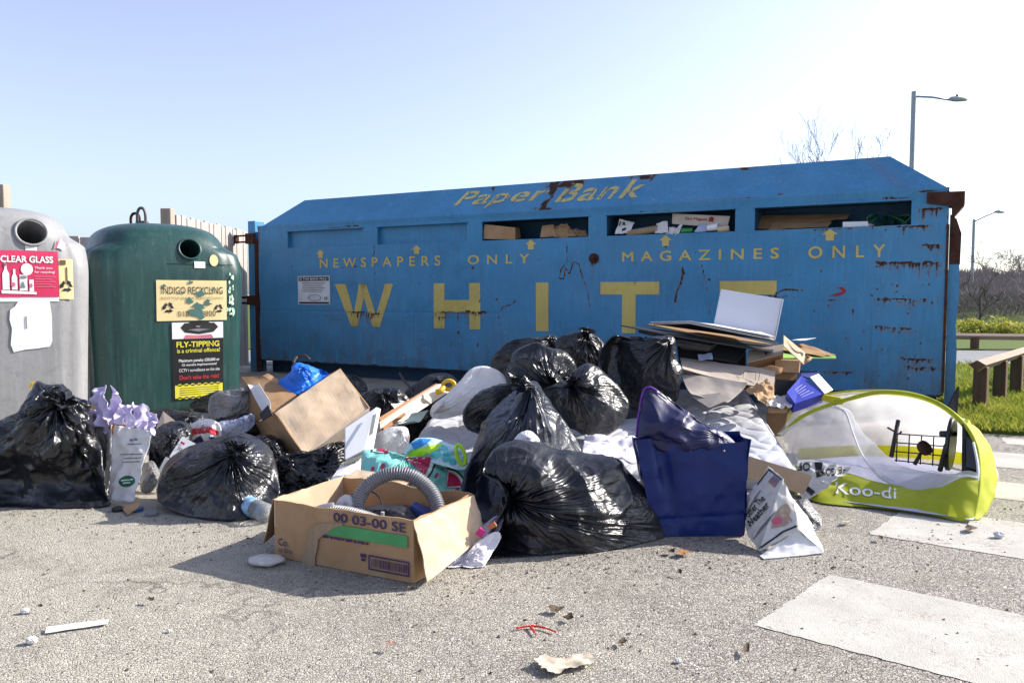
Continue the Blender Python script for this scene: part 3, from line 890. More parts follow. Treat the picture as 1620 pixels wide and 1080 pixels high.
mesh('spray_mark', polys([[(6.83, 1.0), (6.9, 1.02), (6.88, 1.045), (6.84, 1.05), (6.9, 1.06), (6.93, 1.03), (6.91, .995)], [(6.78, .985), (6.86, .98), (6.9, 1.0), (6.85, 1.0)]], vmap), MAT('red_spray', (.35, .02, .03), .6), pb, local=True)

# ================================================================== BOTTLE BANKS
BA = unit((.6, -.8, 0)); BV = np.array([.8, .6, 0])
BPROF = [(.50, 0), (.525, .05), (.54, .5), (.56, 1.1), (.56, 1.25), (.548, 1.36), (.525, 1.44), (.495, 1.50), (.45, 1.545), (.37, 1.58), (.24, 1.604), (.0, 1.612)]
BN = 7.0
def bw(z): return np.interp(z, [h for _, h in BPROF], [r for r, _ in BPROF])

def bank(name, c, col_mat, label, hole_s, hole_z, hole_r, dark, wide=1.0):
    bw = lambda z: wide * np.interp(z, [h for _, h in BPROF], [r for r, _ in BPROF])
    c = np.array([c[0], c[1], 0.0])
    rt = root(name, c, label, 'bottle bank', 'bottle banks beside the container')
    na = 160
    a = np.linspace(0, 2 * math.pi, na, endpoint=False)
    hs = np.concatenate([np.linspace(0, 1.2, 40), np.linspace(1.23, 1.6115, 40)])
    P = spline([(h, r, 0) for r, h in BPROF], 200)
    V = []; Fs = []
    for h in hs:
        w = np.interp(h, P[:, 0], P[:, 1]) * wide
        ex = np.interp(h, [0, 1.15, 1.42, 1.62], [BN, BN, 4.2, 2.2])
        ca, sa = np.cos(a), np.sin(a)
        r = w / (np.abs(ca) ** ex + np.abs(sa) ** ex) ** (1 / ex)
        # moulded ribs on the corners, shoulder dents
        k = np.minimum(np.abs(ca), np.abs(sa))
        r = r - .012 * np.exp(-((k - .60) / .025) ** 2) * (h < 1.4)
        r = r - .022 * np.exp(-((np.abs(sa) - .70) / .06) ** 2) * np.exp(-((h - 1.47) / .07) ** 2)
        t_ = min(max((h - 1.33) / .09, 0), 1); nar = 1 - .15 * t_ * t_ * (3 - 2 * t_)
        V.append(c + (r * ca * (1 - (1 - nar) * .6 * (ca < 0)))[:, None] * BA + (r * sa * nar)[:, None] * BV + np.array([0, 0, h]))
    V = np.vstack(V)
    for i in range(len(hs) - 1):
        for k in range(na):
            k2 = (k + 1) % na
            Fs.append([i * na + k, i * na + k2, (i + 1) * na + k2, (i + 1) * na + k])
    Fs.append([(len(hs) - 1) * na + k for k in range(na)]); Fs.append(list(range(na))[::-1])
    sh = mesh('shell', (V, Fs), col_mat, rt, True)
    # bottle hole, bored into the shell
    hc = c + BA * bw(hole_z) + BV * hole_s + np.array([0, 0, hole_z])
    ax = unit(BA * 1.0 + np.array([0, 0, .32]))
    cut = mesh('cutter', lathe([(hole_r, -.42), (hole_r, .12)], hc, ax, 40), dark, rt)
    md = sh.modifiers.new('b', 'BOOLEAN'); md.object = cut; md.operation = 'DIFFERENCE'; md.solver = 'EXACT'
    dg = bpy.context.evaluated_depsgraph_get()
    me2 = bpy.data.meshes.new_from_object(sh.evaluated_get(dg), depsgraph=dg)
    sh.modifiers.clear(); old = sh.data; sh.data = me2; bpy.data.meshes.remove(old)
    bpy.data.objects.remove(cut, do_unlink=True)
    me2.set_sharp_from_angle(angle=math.radians(38))
    t = np.linspace(0, 2 * math.pi, 49)
    x = unit(np.cross(ax, (0, 0, 1))); y = np.cross(ax, x)
    mesh('rim', tube([hc + ax * .004 + hole_r * 1.03 * (math.cos(k) * x + math.sin(k) * y) for k in t], .010, 8, False), col_mat, rt, True)
    def sm(off):
        def f(s, z):
            s = np.asarray(s, float); z = np.asarray(z, float)
            w = bw(z)
            d = w * (1 - np.clip(np.abs(s) / w, 0, .99) ** BN) ** (1 / BN)
            return c + (d + off)[:, None] * BA + s[:, None] * BV + np.stack([0 * z, 0 * z, z], 1)
        return f
    def px(x_, y_):
        p = on_plane(x_, y_, c + BA * .555 * wide, BA) - c
        return float(p @ BV), float(p[2])
    return rt, sm, px, c

def bank_mat(name, col, col2, streak, rough):
    m, nt, b = nodes(name)
    co = N(nt, 'ShaderNodeTexCoord').outputs['Object']
    c = mixc(nt, ramp(nt, noise(nt, co, 3, 6, .65), .3, .7), col, col2)
    st = scaled(nt, co, (12, 12, .8))
    c = mixc(nt, ramp(nt, noise(nt, st, 3, 5, .6), .5, .75, 0, .45), c, streak)
    c = mixc(nt, ramp(nt, noise(nt, co, 9, 6, .75, .5), .56, .70, 0, .55), c, tuple(.55 * x for x in col2))
    c = mixc(nt, ramp(nt, noise(nt, co, 60, 3, .6), .66, .72, 0, .6), c, streak)
    nt.links.new(c, b.inputs['Base Color'])
    nt.links.new(ramp(nt, noise(nt, co, 6, 5), .3, .7, rough * .8, rough * 1.2), b.inputs['Roughness'])
    bumpn(nt, b, noise(nt, co, 22, 5, .6), .18, .01)
    return m

GREEN_GRP = bank_mat('green_fibreglass', (.013, .055, .050), (.010, .042, .040), (.06, .125, .115), .38)
GREY_GRP = bank_mat('grey_fibreglass', (.27, .27, .275), (.20, .20, .205), (.36, .36, .37), .5)
HOLE_IN = MAT('hole_inside', (.03, .03, .028), .8)
CREAM = MAT('cream_sign', (.72, .58, .30), .55, col2=(.66, .54, .28), vs=12, dirt=.35)
SIGNRED = MAT('red_sign', (.55, .03, .10), .5, col2=(.50, .028, .09), dirt=.1)
SIGNYEL = MAT('yellow_print', (.72, .66, .05), .5, dirt=0)
PINKP = MAT('pink_print', (.62, .16, .22), .6)
REDP = MAT('red_print', (.55, .03, .04), .6, dirt=0)
STICKER = MAT('white_sticker', (.74, .74, .75), .5, col2=(.68, .68, .69), dirt=.25, vs=14)

gb, gm, gpx, gc = bank('bottle_bank', (-3.19, 7.12), GREEN_GRP, 'dark green bottle bank with cream recycling sign and black warning poster', 0.145, 1.375, .085, HOLE_IN, 1.13)
def prect(f, x0, y0, x1, y1):
    a = f(x0, y1); b = f(x1, y0)
    return (a[0], a[1], b[0], b[1])
def sub(r, a, b, c, d):
    return (r[0] + (r[2] - r[0]) * a, r[1] + (r[3] - r[1]) * b, r[0] + (r[2] - r[0]) * c, r[1] + (r[3] - r[1]) * d)
def rim_map(m, r):
    return lambda x, y: m(r[0] + np.asarray(x) * (r[2] - r[0]), r[1] + np.asarray(y) * (r[3] - r[1]))
R = prect(gpx, 248, 444, 358, 508)
sg = mesh('sign', rects([R], gm(.007), 10), CREAM, gb)
def wr(s, r, m, mat, par, **kw): return mesh('print', writing(s, r, m, **kw), mat, par)
wr('INDIGO RECYCLING', sub(R, .07, .66, .94, .84), gm(.0105), INK, sg, bold=.004)
wr('BOTTLE BANK RECYCLING', sub(R, .06, .53, .95, .59), gm(.0105), MAT('tan_ink', (.35, .26, .12), .8), sg)
wr('01842  8800', sub(R, .29, .10, .83, .24), gm(.0105), MAT('brown_ink', (.12, .09, .05), .8), sg)
meshes('print', polys(recyc(R[0] + .09, R[1] + .11, .055) + recyc(R[2] - .07, R[1] + .10, .045), gm(.0105)), INK, sg)
rs = random.Random(4)
torn = []
for cx, cy, r in [(.45, .50, .05), (.62, .66, .06), (.58, .35, .07), (.71, .42, .05), (.60, .17, .08), (.49, .22, .05), (.10, .85, .03), (.47, .95, .03), (.36, .7, .02), (.8, .8, .02)]:
    torn.append([(R[0] + (R[2] - R[0]) * cx + r * .8 * rs.uniform(.35, 1.1) * math.cos(t), R[1] + (R[3] - R[1]) * cy + r * .7 * rs.uniform(.3, 1.1) * math.sin(t)) for t in np.arange(0, 6.28, .5)])
meshes('torn_patch', polys(torn, gm(.0125)), MAT('torn_green', (.06, .16, .15), .7), sg)
R = prect(gpx, 275, 508, 353, 634)
ps_ = mesh('poster', rects([R], gm(.007), 8), MAT('poster_black', (.016, .016, .018), .4), gb)
mesh('print', rects([sub(R, .0, .785, 1, .995)], gm(.009), 4), STICKER, ps_)
q = lambda pts: [(R[0] + (R[2] - R[0]) * x, R[1] + (R[3] - R[1]) * y) for x, y in pts]
mesh('picture', polys([q([(.16, .93), (.24, .985), (.82, .985), (.90, .93), (.80, .865), (.52, .84), (.24, .865)]), q([(.30, .985), (.34, .995), (.7, .995), (.74, .985)])], gm(.0105)), INK, ps_)
mesh('picture', polys([q([(.22, .79), (.26, .835), (.5, .825), (.76, .835), (.80, .79)])], gm(.0105)), PINKP, ps_)
meshes('picture', polys([q([(.30, .90), (.5, .875), (.74, .90), (.52, .915)]), q([(.45, .95), (.55, .95), (.53, .93), (.47, .93)])], gm(.0115)), GREYINK, ps_)
wr('FLY-TIPPING', sub(R, .08, .675, .92, .75), gm(.009), SIGNYEL, ps_, bold=.03)
wr('is a criminal offence!', sub(R, .09, .605, .93, .66), gm(.009), SIGNYEL, ps_, bold=.015)
wr('Maximum penalty £50,000 or', sub(R, .12, .475, .92, .525), gm(.009), WHITE, ps_, bold=.015)
wr('12 months imprisonment!', sub(R, .18, .425, .86, .465), gm(.009), WHITE, ps_, bold=.015)
wr('CCTV / surveillance on this site', sub(R, .12, .36, .92, .40), gm(.009), WHITE, ps_)
wr("Don't take the risk!", sub(R, .13, .26, .90, .315), gm(.009), REDP, ps_, bold=.02)
mesh('print', rects([sub(R, .04, .01, .98, .205)], gm(.009), 4), SIGNYEL, ps_)
mesh('print', rects([sub(R, .04 + .0627 * k, y0 + .014 * ((k + j) % 2), .04 + .0627 * (k + 1), y0 + .014 * ((k + j) % 2) + .014) for k in range(15) for j, y0 in ((0, .01), (1, .178))] + [sub(R, .13, .145 - .028 * k, .9, .152 - .028 * k) for k in range(4)], gm(.0105)), INK, ps_)
R = prect(gpx, 307, 414, 324, 424); mesh('sticker', rects([R], gm(.007), 3), STICKER, gb)
p0 = gpx(338, 412)
mesh('sticker', polys([[(p0[0] + .036 * math.cos(t), p0[1] + .05 * math.sin(t)) for t in np.arange(0, 6.28, .4)]], gm(.007)), CREAM, gb)
sp = []
for _ in range(26):
    x_, y_ = rs.uniform(360, 374), rs.uniform(430, 500); s0, z0 = gpx(x_, y_); r = rs.uniform(.008, .026)
    sp.append([(min(s0, .5) + r * .6 * rs.uniform(.5, 1.1) * math.cos(t), z0 + r * rs.uniform(.5, 1.2) * math.sin(t)) for t in np.arange(0, 6.28, .7)])
meshes('peeling_label', polys(sp, gm(.008)), MAT('peeling_green', (.25, .55, .36), .6, col2=(.62, .66, .58), vs=40), gb)
a = gpx(264, 422); b = gpx(357, 432)
mesh('panel_groove', rects([(a[0], 1.245, .50, 1.252)], gm(.003), 6), MAT('groove_dark', (.006, .02, .018), .8), gb)
# two bent lifting loops on the crown
def loop(par, base, w, h, d, mat):
    d = unit(d); pts = [base - d * w, base - d * w + np.array([0, 0, h * .65]), base - d * w * .6 + np.array([0, 0, h * .93]), base + np.array([0, 0, h]), base + d * w * .6 + np.array([0, 0, h * .93]), base + d * w + np.array([0, 0, h * .65]), base + d * w]
    mesh('lifting_loop', tube(spline(pts, 30), .013, 8), mat, par, True)
loop(gb, pt(224, 356, 7.12) - np.array([0, 0, .02]), .036, .17, (1, 0, 0), MAT('dull_steel', (.11, .10, .11), .5, metal=.4, vs=20))
loop(gb, pt(214, 356, 7.3) - np.array([0, 0, .02]), .048, .125, (.9, -.3, 0), RUST)
mesh('lifting_block', bevel(box(pt(214, 358, 7.1), (.085, 0, 0), (0, .08, 0), (0, 0, .05)), .008), MAT('dull_steel', (.11, .10, .11)), gb)

yb, ym, ypx, yc = bank('bottle_bank', (-3.75, 5.78), GREY_GRP, 'weathered grey bottle bank with red CLEAR GLASS sign at the left edge', 0.19, 1.42, .092, HOLE_IN)
R = prect(ypx, -8, 398, 91, 470)
mesh('sign_backing', rects([(R[0], R[1] - .03, R[2], R[3])], ym(.005), 10), STICKER, yb)
sg = mesh('sign', rects([R], ym(.008), 10), SIGNRED, yb)
wr('CLEAR GLASS', sub(R, .10, .74, .92, .89), ym(.0115), WHITE, sg, bold=.035)
wr('Thank you', sub(R, .62, .60, .90, .66), ym(.0115), WHITE, sg, bold=.01)
wr('for recycling!', sub(R, .62, .51, .94, .57), ym(.0115), WHITE, sg, bold=.01)
q = lambda pts: [(R[0] + (R[2] - R[0]) * x, R[1] + (R[3] - R[1]) * y) for x, y in pts]
bt = [[(.12, .16), (.12, .50), (.155, .60), (.155, .72), (.19, .72), (.19, .60), (.225, .50), (.225, .16)], [(.26, .16), (.26, .42), (.285, .50), (.285, .60), (.32, .60), (.32, .50), (.345, .42), (.345, .16)], [(.38, .14), (.38, .48), (.5, .48), (.5, .14)], [(.53, .12), (.53, .38), (.60, .38), (.60, .12)], [(.10, .08), (.10, .15), (.64, .11), (.64, .06)]]
bt += [[(.50 + .095 * math.cos(t), .60 + .13 * math.sin(t)) for t in np.arange(0, 6.28, .35)]]
mesh('picture', polys([q(p) for p in bt], ym(.0115)), WHITE, sg)
mesh('picture', polys([q(p) for p in [[(.157, .66), (.157, .74), (.188, .74), (.188, .66)], [(.40, .40), (.40, .46), (.49, .46), (.49, .40)], [(.39, .2), (.43, .36), (.47, .2)]]], ym(.014)), GREYINK, sg)
mesh('picture', polys([q([(.28 + .012 * math.cos(t) * 3, .27 + .05 * math.sin(t)) for t in np.arange(0, 6.28, .5)]), q([(.56 + .02 * math.cos(t), .25 + .05 * math.sin(t)) for t in np.arange(0, 6.28, .5)])], ym(.014)), PINKP, sg)
mesh('print', rects([sub(R, .62, .44 - .055 * k, .95 - .06 * (k % 2), .455 - .055 * k) for k in range(5)], ym(.0115), 2), PINKP, sg)
R = prect(ypx, 91, 410, 115, 473); R = (R[0] + .012, R[1], min(R[2], .50), R[3])
sg = mesh('sign', rects([R], ym(.006), 6), CREAM, yb)
mesh('print', polys(recyc((R[0] + R[2]) / 2, R[1] + .09, .05), ym(.010)), INK, sg)
meshes('print', rects([sub(R, .5, .45, .6, .8), sub(R, .1, .85, .5, .97)], ym(.010), 2), MAT('brown_ink', (.12, .09, .05)), sg)
pts = [(16, 490), (24, 484), (33, 470), (60, 471), (78, 472), (82, 500), (83, 540), (79, 548), (60, 551), (40, 553), (22, 557), (17, 545), (19, 520), (15, 505)]
pp = mesh('torn_notice', polys([[ypx(*p) for p in pts]], ym(.006)), STICKER, yb)
mesh('print', rects([prect(ypx, 40.5, 500, 42, 520)], ym(.009), 1), GREYINK, pp)
for x0, y0, x1, y1 in [(40, 386, 58, 396)]:
    mesh('sticker', rects([prect(ypx, x0, y0, x1, y1)], ym(.006), 3), STICKER, yb)
mesh('sticker', polys([[ypx(*p) for p in [(90, 392), (97, 377), (103, 385), (103, 396)]]], ym(.006)), STICKER, yb)
mesh('scuff_mark', polys([[ypx(*p) for p in [(85, 393), (92, 380), (95, 376), (93, 384), (88, 394)]]], ym(.007)), PINKP, yb)

# ================================================================== FENCE, RAILS, LAMPS
WOOD = MAT('weathered_fence_wood', (.36, .30, .25), .85, spec=.2, col2=(.29, .235, .19), vs=5, bump=.3, bs=50, stretch=(6, 6, .6), dirt=.35)
WOODPALE = MAT('pale_fence_wood', (.42, .37, .34), .85, spec=.2, col2=(.34, .29, .265), vs=5, bump=.3, bs=50, stretch=(6, 6, .6), dirt=.3)
RAILW = MAT('brown_rail_wood', (.13, .075, .045), .85, spec=.2, col2=(.085, .05, .03), vs=4, bump=.4, bs=40, stretch=(5, 5, .5), dirt=.4)
RAILTOP = MAT('grey_rail_wood', (.30, .235, .18), .85, spec=.2, col2=(.30, .23, .18), vs=5, bump=.4, bs=40, stretch=(.6, 4, 4), dirt=.3)
fr = root('board_fence', (-3.6, 8.5, 0), 'weathered close-board timber fence behind the bottle banks', 'fence')
for k in range(17):
    y0 = 8.60 + .132 * k; h = 1.845 + .012 * math.sin(k * 2.3)
    mesh('board', bevel(abox(-3.615, -3.595 + .004 * (k % 3), y0, y0 + .118, .05, h), .003, 1), WOODPALE, fr)
mesh('rail', abox(-3.66, -3.618, 8.5, 10.9, 1.45, 1.53), WOOD, fr); mesh('rail', abox(-3.66, -3.618, 8.5, 10.9, .4, .48), WOOD, fr)
mesh('post', bevel(abox(-3.70, -3.59, 8.44, 8.55, 0, 1.90), .006, 1), WOOD, fr)
mesh('post', bevel(abox(-5.36, -5.25, 8.30, 8.42, 0, 2.13), .006, 1), WOOD, fr)
for k in range(14):
    x0 = -5.24 + .118 * k
    mesh('board', bevel(abox(x0, x0 + .104, 8.40, 8.42, .05, 1.60 + .008 * math.sin(k * 1.7)), .003, 1), WOODPALE, fr)
mesh('rail', abox(-6.5, -5.37, 8.34, 8.39, 2.02, 2.12), RAILW, fr)

def knee_rail(pa, pb_, n, h, label, post=.14, extra=0):
    pa, pb_ = np.array(pa, float), np.array(pb_, float)
    rt = root('knee_rail', (pa[0], pa[1], 0), label, 'wooden rail')
    d = unit(pb_ - pa); s = np.array([d[1], -d[0], 0])
    for k in range(n):
        p = pa + (pb_ - pa) * k / (n - 1)
        mesh('post', bevel(box(p - d * post / 2 - s * post / 2, d * post, s * post, (0, 0, h)), .008, 1), RAILW, rt)
    # square rail laid on its edge along the post tops
    q = post * .62
    o = pa - d * .16; e = pb_ - pa + d * .3
    sec = [np.array([0, 0, h - q * .55]), s * q + np.array([0, 0, h + q * .42]), np.array([0, 0, h + q * 1.0]), -s * q + np.array([0, 0, h + q * .42])]
    g = prism([o + k for k in sec], e)
    mesh('top_rail', (g[0], g[1], [1, 1, 0, 0, 0, 0]), [RAILTOP, RAILW], rt)  # dark wood on the end faces puts their shade into the colour
    return rt
ra = np.append(gp(1550, 657)[:2], 0); rb = np.append(gp(1607, 627)[:2], 0)
knee_rail(ra, ra + (rb - ra) * 3, 7, .405, 'low brown timber knee rail on the grass right of the container', .10)
r2 = np.append(pt(1500, 545, 14.6)[:2], 0); r3 = np.append(pt(1640, 545, 13.9)[:2], 0)
knee_rail(r2 - np.array([.6, 0, 0]), r3 + np.array([2, -.3, 0]), 5, .22, 'far dark timber rail beyond the road', .12)

def lamp(px_, top, D, tipx, tipy, label, rpole):
    T = pt(px_, top, D); tip = pt(tipx, tipy, D * .985)
    rt = root('street_lamp', (T[0], T[1], 0), label, 'street lamp', 'street lamps on the right')
    mesh('pole', join(tube([(T[0], T[1], 0), (T[0], T[1], T[2] * .2)], rpole * 1.35, 12), tube([(T[0], T[1], T[2] * .2), (T[0], T[1], T[2])], [rpole * 1.1, rpole], 12)), GALV, rt, True, ang=40)
    dx = tip - T; L = np.linalg.norm(dx[:2]); d = unit(dx * [1, 1, 0])
    hl = L * .36; hz = tip[2]
    a0 = T + np.array([0, 0, -.12 * L / 1.2]); a1 = np.array([T[0], T[1], 0]) + d * (L - hl * .9) + np.array([0, 0, hz + .04 * L])
    mesh('arm', tube([a0, a0 * .5 + a1 * .5 + np.array([0, 0, .02 * L]), a1], rpole * .42, 8), GALV, rt, True)
    s = np.array([-d[1], d[0], 0])
    def f(U, W):
        x = (U - .5) * 2; a = W * 2 * math.pi
        w = np.sqrt(np.clip(1 - np.abs(x) ** 2.4, 0, 1)) * (1 - .25 * x)
        P = a1 + d * (hl * .42) + d * (x * hl * .5)[:, None] + s * (np.cos(a) * w * hl * .17)[:, None]
        P[:, 2] += np.where(np.sin(a) > 0, .16, .12) * np.sin(a) * w * hl - x * hl * .05
        return P
    P, Fs, _, _ = grid(f, 22, 20)
    mesh('lantern', (P, Fs), MAT('lantern_grey', (.34, .37, .36), .5), rt, True)
    mesh('photocell', lathe([(.02 * L, 0), (.02 * L, .05 * L), (.0, .06 * L)], a1 + d * hl * .35 + np.array([0, 0, hl * .15]), (0, 0, 1), 10), BLACKPL, rt, True)
lamp(1446, 145, 27.5, 1531, 160, 'tall galvanised street lamp rising behind the right end of the container', .078)
lamp(1541, 347, 45, 1590, 337, 'distant thin street lamp seen over the timber rails', .075)

# ================================================================== GRASS, ROAD, HEDGE, TREES
GRASSB = MAT('grass_soil', (.075, .13, .02), .9, spec=.1, col2=(.10, .11, .035), vs=6, dirt=.4, bump=.5, bs=60)
gpoly = [(3.62, 6.5), (3.40, 6.1), (3.38, 5.70), (3.9, 5.5), (5.0, 5.25), (7.5, 4.8), (14, 4.0), (14, 10.9), (6.0, 11.1), (4.2, 11.5)]
thing('grass_verge', prism([(x, y, .03) for x, y in gpoly], (0, 0, -.028)), GRASSB, 'bright green grass verge right of the container', None, kind='structure', loc=(0, 0, 0))
m, nt, b = nodes('grass_blades')
at = N(nt, 'ShaderNodeAttribute', attribute_name='tone').outputs['Fac']
c = mixc(nt, at, (.13, .20, .018), (.40, .38, .07))
nt.links.new(c, b.inputs['Base Color']); b.inputs['Roughness'].default_value = .6; b.inputs['Specular IOR Level'].default_value = .25
t_ = N(nt, 'ShaderNodeBsdfTranslucent'); nt.links.new(c, t_.inputs[0]); x_ = N(nt, 'ShaderNodeMixShader', inp={0: .45})
nt.links.new(b.outputs[0], x_.inputs[1]); nt.links.new(t_.outputs[0], x_.inputs[2]); nt.links.new(x_.outputs[0], nt.nodes['Material Output'].inputs[0])
GRASS = m
rg = np.random.RandomState(5)
GVt, GFt, tone = [], [], []
def edge_y(x): return np.interp(x, [2.9, 3.05, 3.25, 3.9, 5, 7.5, 14], [6.4, 5.95, 5.72, 5.5, 5.25, 4.8, 4.0])
for _ in range(26000):
    if rg.rand() < .6: x = rg.uniform(2.95, 5.6); y = edge_y(x) - .03 + abs(rg.normal(0, 1.6))
    else: x = rg.uniform(3, 8.2); y = rg.uniform(5.3, 11)
    if y < edge_y(x) - .05 or y > 11.0 or x < 3.36 + .1 * (y - 5.7): continue
    cl = perlin(np.array([[x * 1.7, y * 1.7, 0]]))[0]
    h = rg.uniform(.02, .065) * (1.0 + .9 * cl) + .015; a = rg.uniform(0, 6.28); w = rg.uniform(.003, .007) * (1 + y * .07)
    bx, by = rg.normal(0, .5, 2) * h
    n = len(GVt)
    GVt += [(x - w * math.cos(a), y - w * math.sin(a), .028), (x + w * math.cos(a), y + w * math.sin(a), .028), (x + bx * .5 + w * .6, y + by * .5, .03 + h * .65), (x + bx, y + by, .03 + h)]
    GFt += [(n, n + 1, n + 2), (n, n + 2, n + 3)]
    tone += [np.clip(.45 + .35 * cl + rg.normal(0, .2), 0, 1)] * 4
thing('grass', (GVt, GFt), GRASS, 'short bright grass growing on the verge beside the container', None, kind='stuff', loc=(0, 0, 0), attrs={'tone': tone})
ROAD = MAT('road_tar', (.21, .21, .215), .8, spec=.3, col2=(.17, .17, .175), vs=2, bump=.3, bs=100)
thing('road', prism([(-20, 11.5, .012), (40, 10.4, .012), (40, 13.2, .012), (-20, 14.3, .012)], (0, 0, -.008)), ROAD, 'grey road beyond the grass verge', None, kind='structure', loc=(0, 0, 0))
thing('far_grass', prism([(-90, 14.6, .02), (160, 13.6, .02), (300, 330, .02), (-300, 330, .02)], (0, 0, -.014)), GRASSB, 'rough grass beyond the road', None, kind='structure', loc=(0, 0, 0))

def foliage(c, rad, n, size, seed, mat_tone=(.3, .7)):
    r_ = np.random.RandomState(seed); V = []; Fs = []; T = []
    cl = r_.normal(size=(14, 3)) * .5
    for _ in range(n):
        p = cl[r_.randint(14)] + r_.normal(0, .28, 3)
        if np.linalg.norm(p) > 1.25: p *= 1.1 / np.linalg.norm(p)
        p = np.array(c) + p * np.array(rad)
        if p[2] < .03: p[2] = .03 + r_.rand() * .1
        d = unit(r_.normal(size=3)); e = unit(np.cross(d, r_.normal(size=3))); s = size * r_.uniform(.5, 1.2)
        k = len(V)
        V += [p - d * s, p + e * s * .45, p + d * s, p - e * s * .45]
        Fs.append((k, k + 1, k + 2, k + 3)); T += [np.clip(r_.uniform(*mat_tone), 0, 1)] * 4
    return V, Fs, T
for k, (px_, py_, D, w, h) in enumerate([(1534, 533, 19, .3, .20), (1562, 534, 18.5, .5, .30), (1588, 535, 18, .42, .20), (1612, 536, 18, .6, .16)]):
    p = pt(px_, py_, D)
    V, Fs, T = foliage((p[0], p[1], .2), (w, .5, h * .9), 1100, .045, 40 + k, (.45, 1.0))
    rt = root('shrub', (p[0], p[1], .02), ['small yellow-green shrub beside the far lamp foot', 'broad yellow-green shrub, second from the container', 'yellow-green shrub, third from the container', 'low yellow-green shrub farthest from the container'][k], 'shrub', 'yellow-green shrubs beyond the road')
    mesh('foliage', (V, Fs), GRASS, rt, attrs={'tone': T})
    mesh('stem', tube([(p[0], p[1], .02), (p[0] + .03, p[1], .25)], .02, 6), RAILW, rt)

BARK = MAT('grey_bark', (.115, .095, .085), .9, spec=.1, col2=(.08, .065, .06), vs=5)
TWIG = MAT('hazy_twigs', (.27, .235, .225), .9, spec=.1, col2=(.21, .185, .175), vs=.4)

def bare_tree(base, h, r0, seed, spread=.55, levels=4, upright=.25, kids=(3, 4), stop=.004):
    r_ = random.Random(seed); trunk = []; crown = []
    def grow(p, d, L, r, lv):
        pts = [np.array(p)]
        n = 5
        for k in range(n):
            d = unit(np.array(d) + np.array([r_.gauss(0, .12), r_.gauss(0, .12), r_.gauss(0, .07) + upright * .15]))
            pts.append(pts[-1] + d * L / n)
        rr = np.linspace(r, max(r * .5, stop), n + 1)
        (trunk if lv == 0 else crown).append(tube(pts, rr, 6 if lv == 0 else (4 if lv == 1 else 3), False))
        if lv >= levels: return
        for _ in range(r_.randint(*kids) + (2 if lv == 0 else 0)):
            k = r_.randint(2, n); t = r_.random()
            q = pts[k] if k == n else pts[k] * (1 - t) + pts[k + 1] * t
            nd = unit(d + spread * 1.5 * np.array([r_.gauss(0, 1), r_.gauss(0, 1), r_.gauss(0, .5) + upright]))
            grow(q, nd, L * r_.uniform(.5, .75), rr[k] * .62, lv + 1)
    grow(base, (0, 0, 1), h * .42, r0, 0)
    return join(*trunk), join(*crown)
def tree(name, base, h, r0, seed, label, mat, group=None, **kw):
    t, c = bare_tree(base, h, r0, seed, **kw)
    rt = root(name, base, label, 'tree', group)
    mesh('trunk', t, mat, rt); mesh('crown', c, mat, rt)
p = pt(1352, 300, 30)
tree('bare_tree', (p[0], p[1], 0), 9.2, .085, 27, 'bare thin-twigged tree showing above the container roof', BARK, None, spread=.30, upright=.6, kids=(3, 4), stop=.0075, levels=4)
p = pt(1552, 500, 21)
tree('bare_tree', (p[0], p[1], 0), 2.15, .05, 9, 'forked bare tree beside the far street lamp', BARK, None, spread=.5, upright=.3, stop=.006)
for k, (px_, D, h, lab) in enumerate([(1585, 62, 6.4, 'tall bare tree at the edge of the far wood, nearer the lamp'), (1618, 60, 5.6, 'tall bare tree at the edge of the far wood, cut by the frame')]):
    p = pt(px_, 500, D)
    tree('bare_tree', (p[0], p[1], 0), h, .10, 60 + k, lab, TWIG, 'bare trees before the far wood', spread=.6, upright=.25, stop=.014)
# far leafless wood that reads as one mass
rw_ = np.random.RandomState(8); V = []; Fs = []
for _ in range(60000):
    D = 25 + 60 * rw_.rand() ** 1.3; px_ = rw_.uniform(1450, 1760)
    x = (px_ - 810) / F * D
    up = np.interp(D, [25, 40, 60, 85], [2, 14, 26, 31])
    top = 1 + D / F * (up + (4 + up * .35) * perlin(np.array([[px_ * .035, D * .08, 0]]))[0] + 5 * perlin(np.array([[px_ * .15, D * .3, 4]]))[0])
    z = top * (1 - abs(rw_.normal(0, .36)))
    if z < 0: continue
    L = rw_.uniform(.25, .8) * D / 60; d = unit([rw_.normal(0, .5), rw_.normal(0, .3), rw_.uniform(.2, 1)]); w = rw_.uniform(.012, .05) * D / 60
    p = np.array([x, D, z]); k = len(V); s = np.array([w, 0, 0])
    V += [p - s, p + s, p + d * L + s * .3, p + s * 0 + np.array([0, w, 0])]
    Fs += [(k, k + 1, k + 2), (k + 1, k + 3, k + 2), (k + 3, k, k + 2)]
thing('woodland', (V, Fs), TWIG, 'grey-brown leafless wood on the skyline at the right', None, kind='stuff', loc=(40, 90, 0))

# ================================================================== RUBBISH: shapes
from mathutils.bvhtree import BVHTree

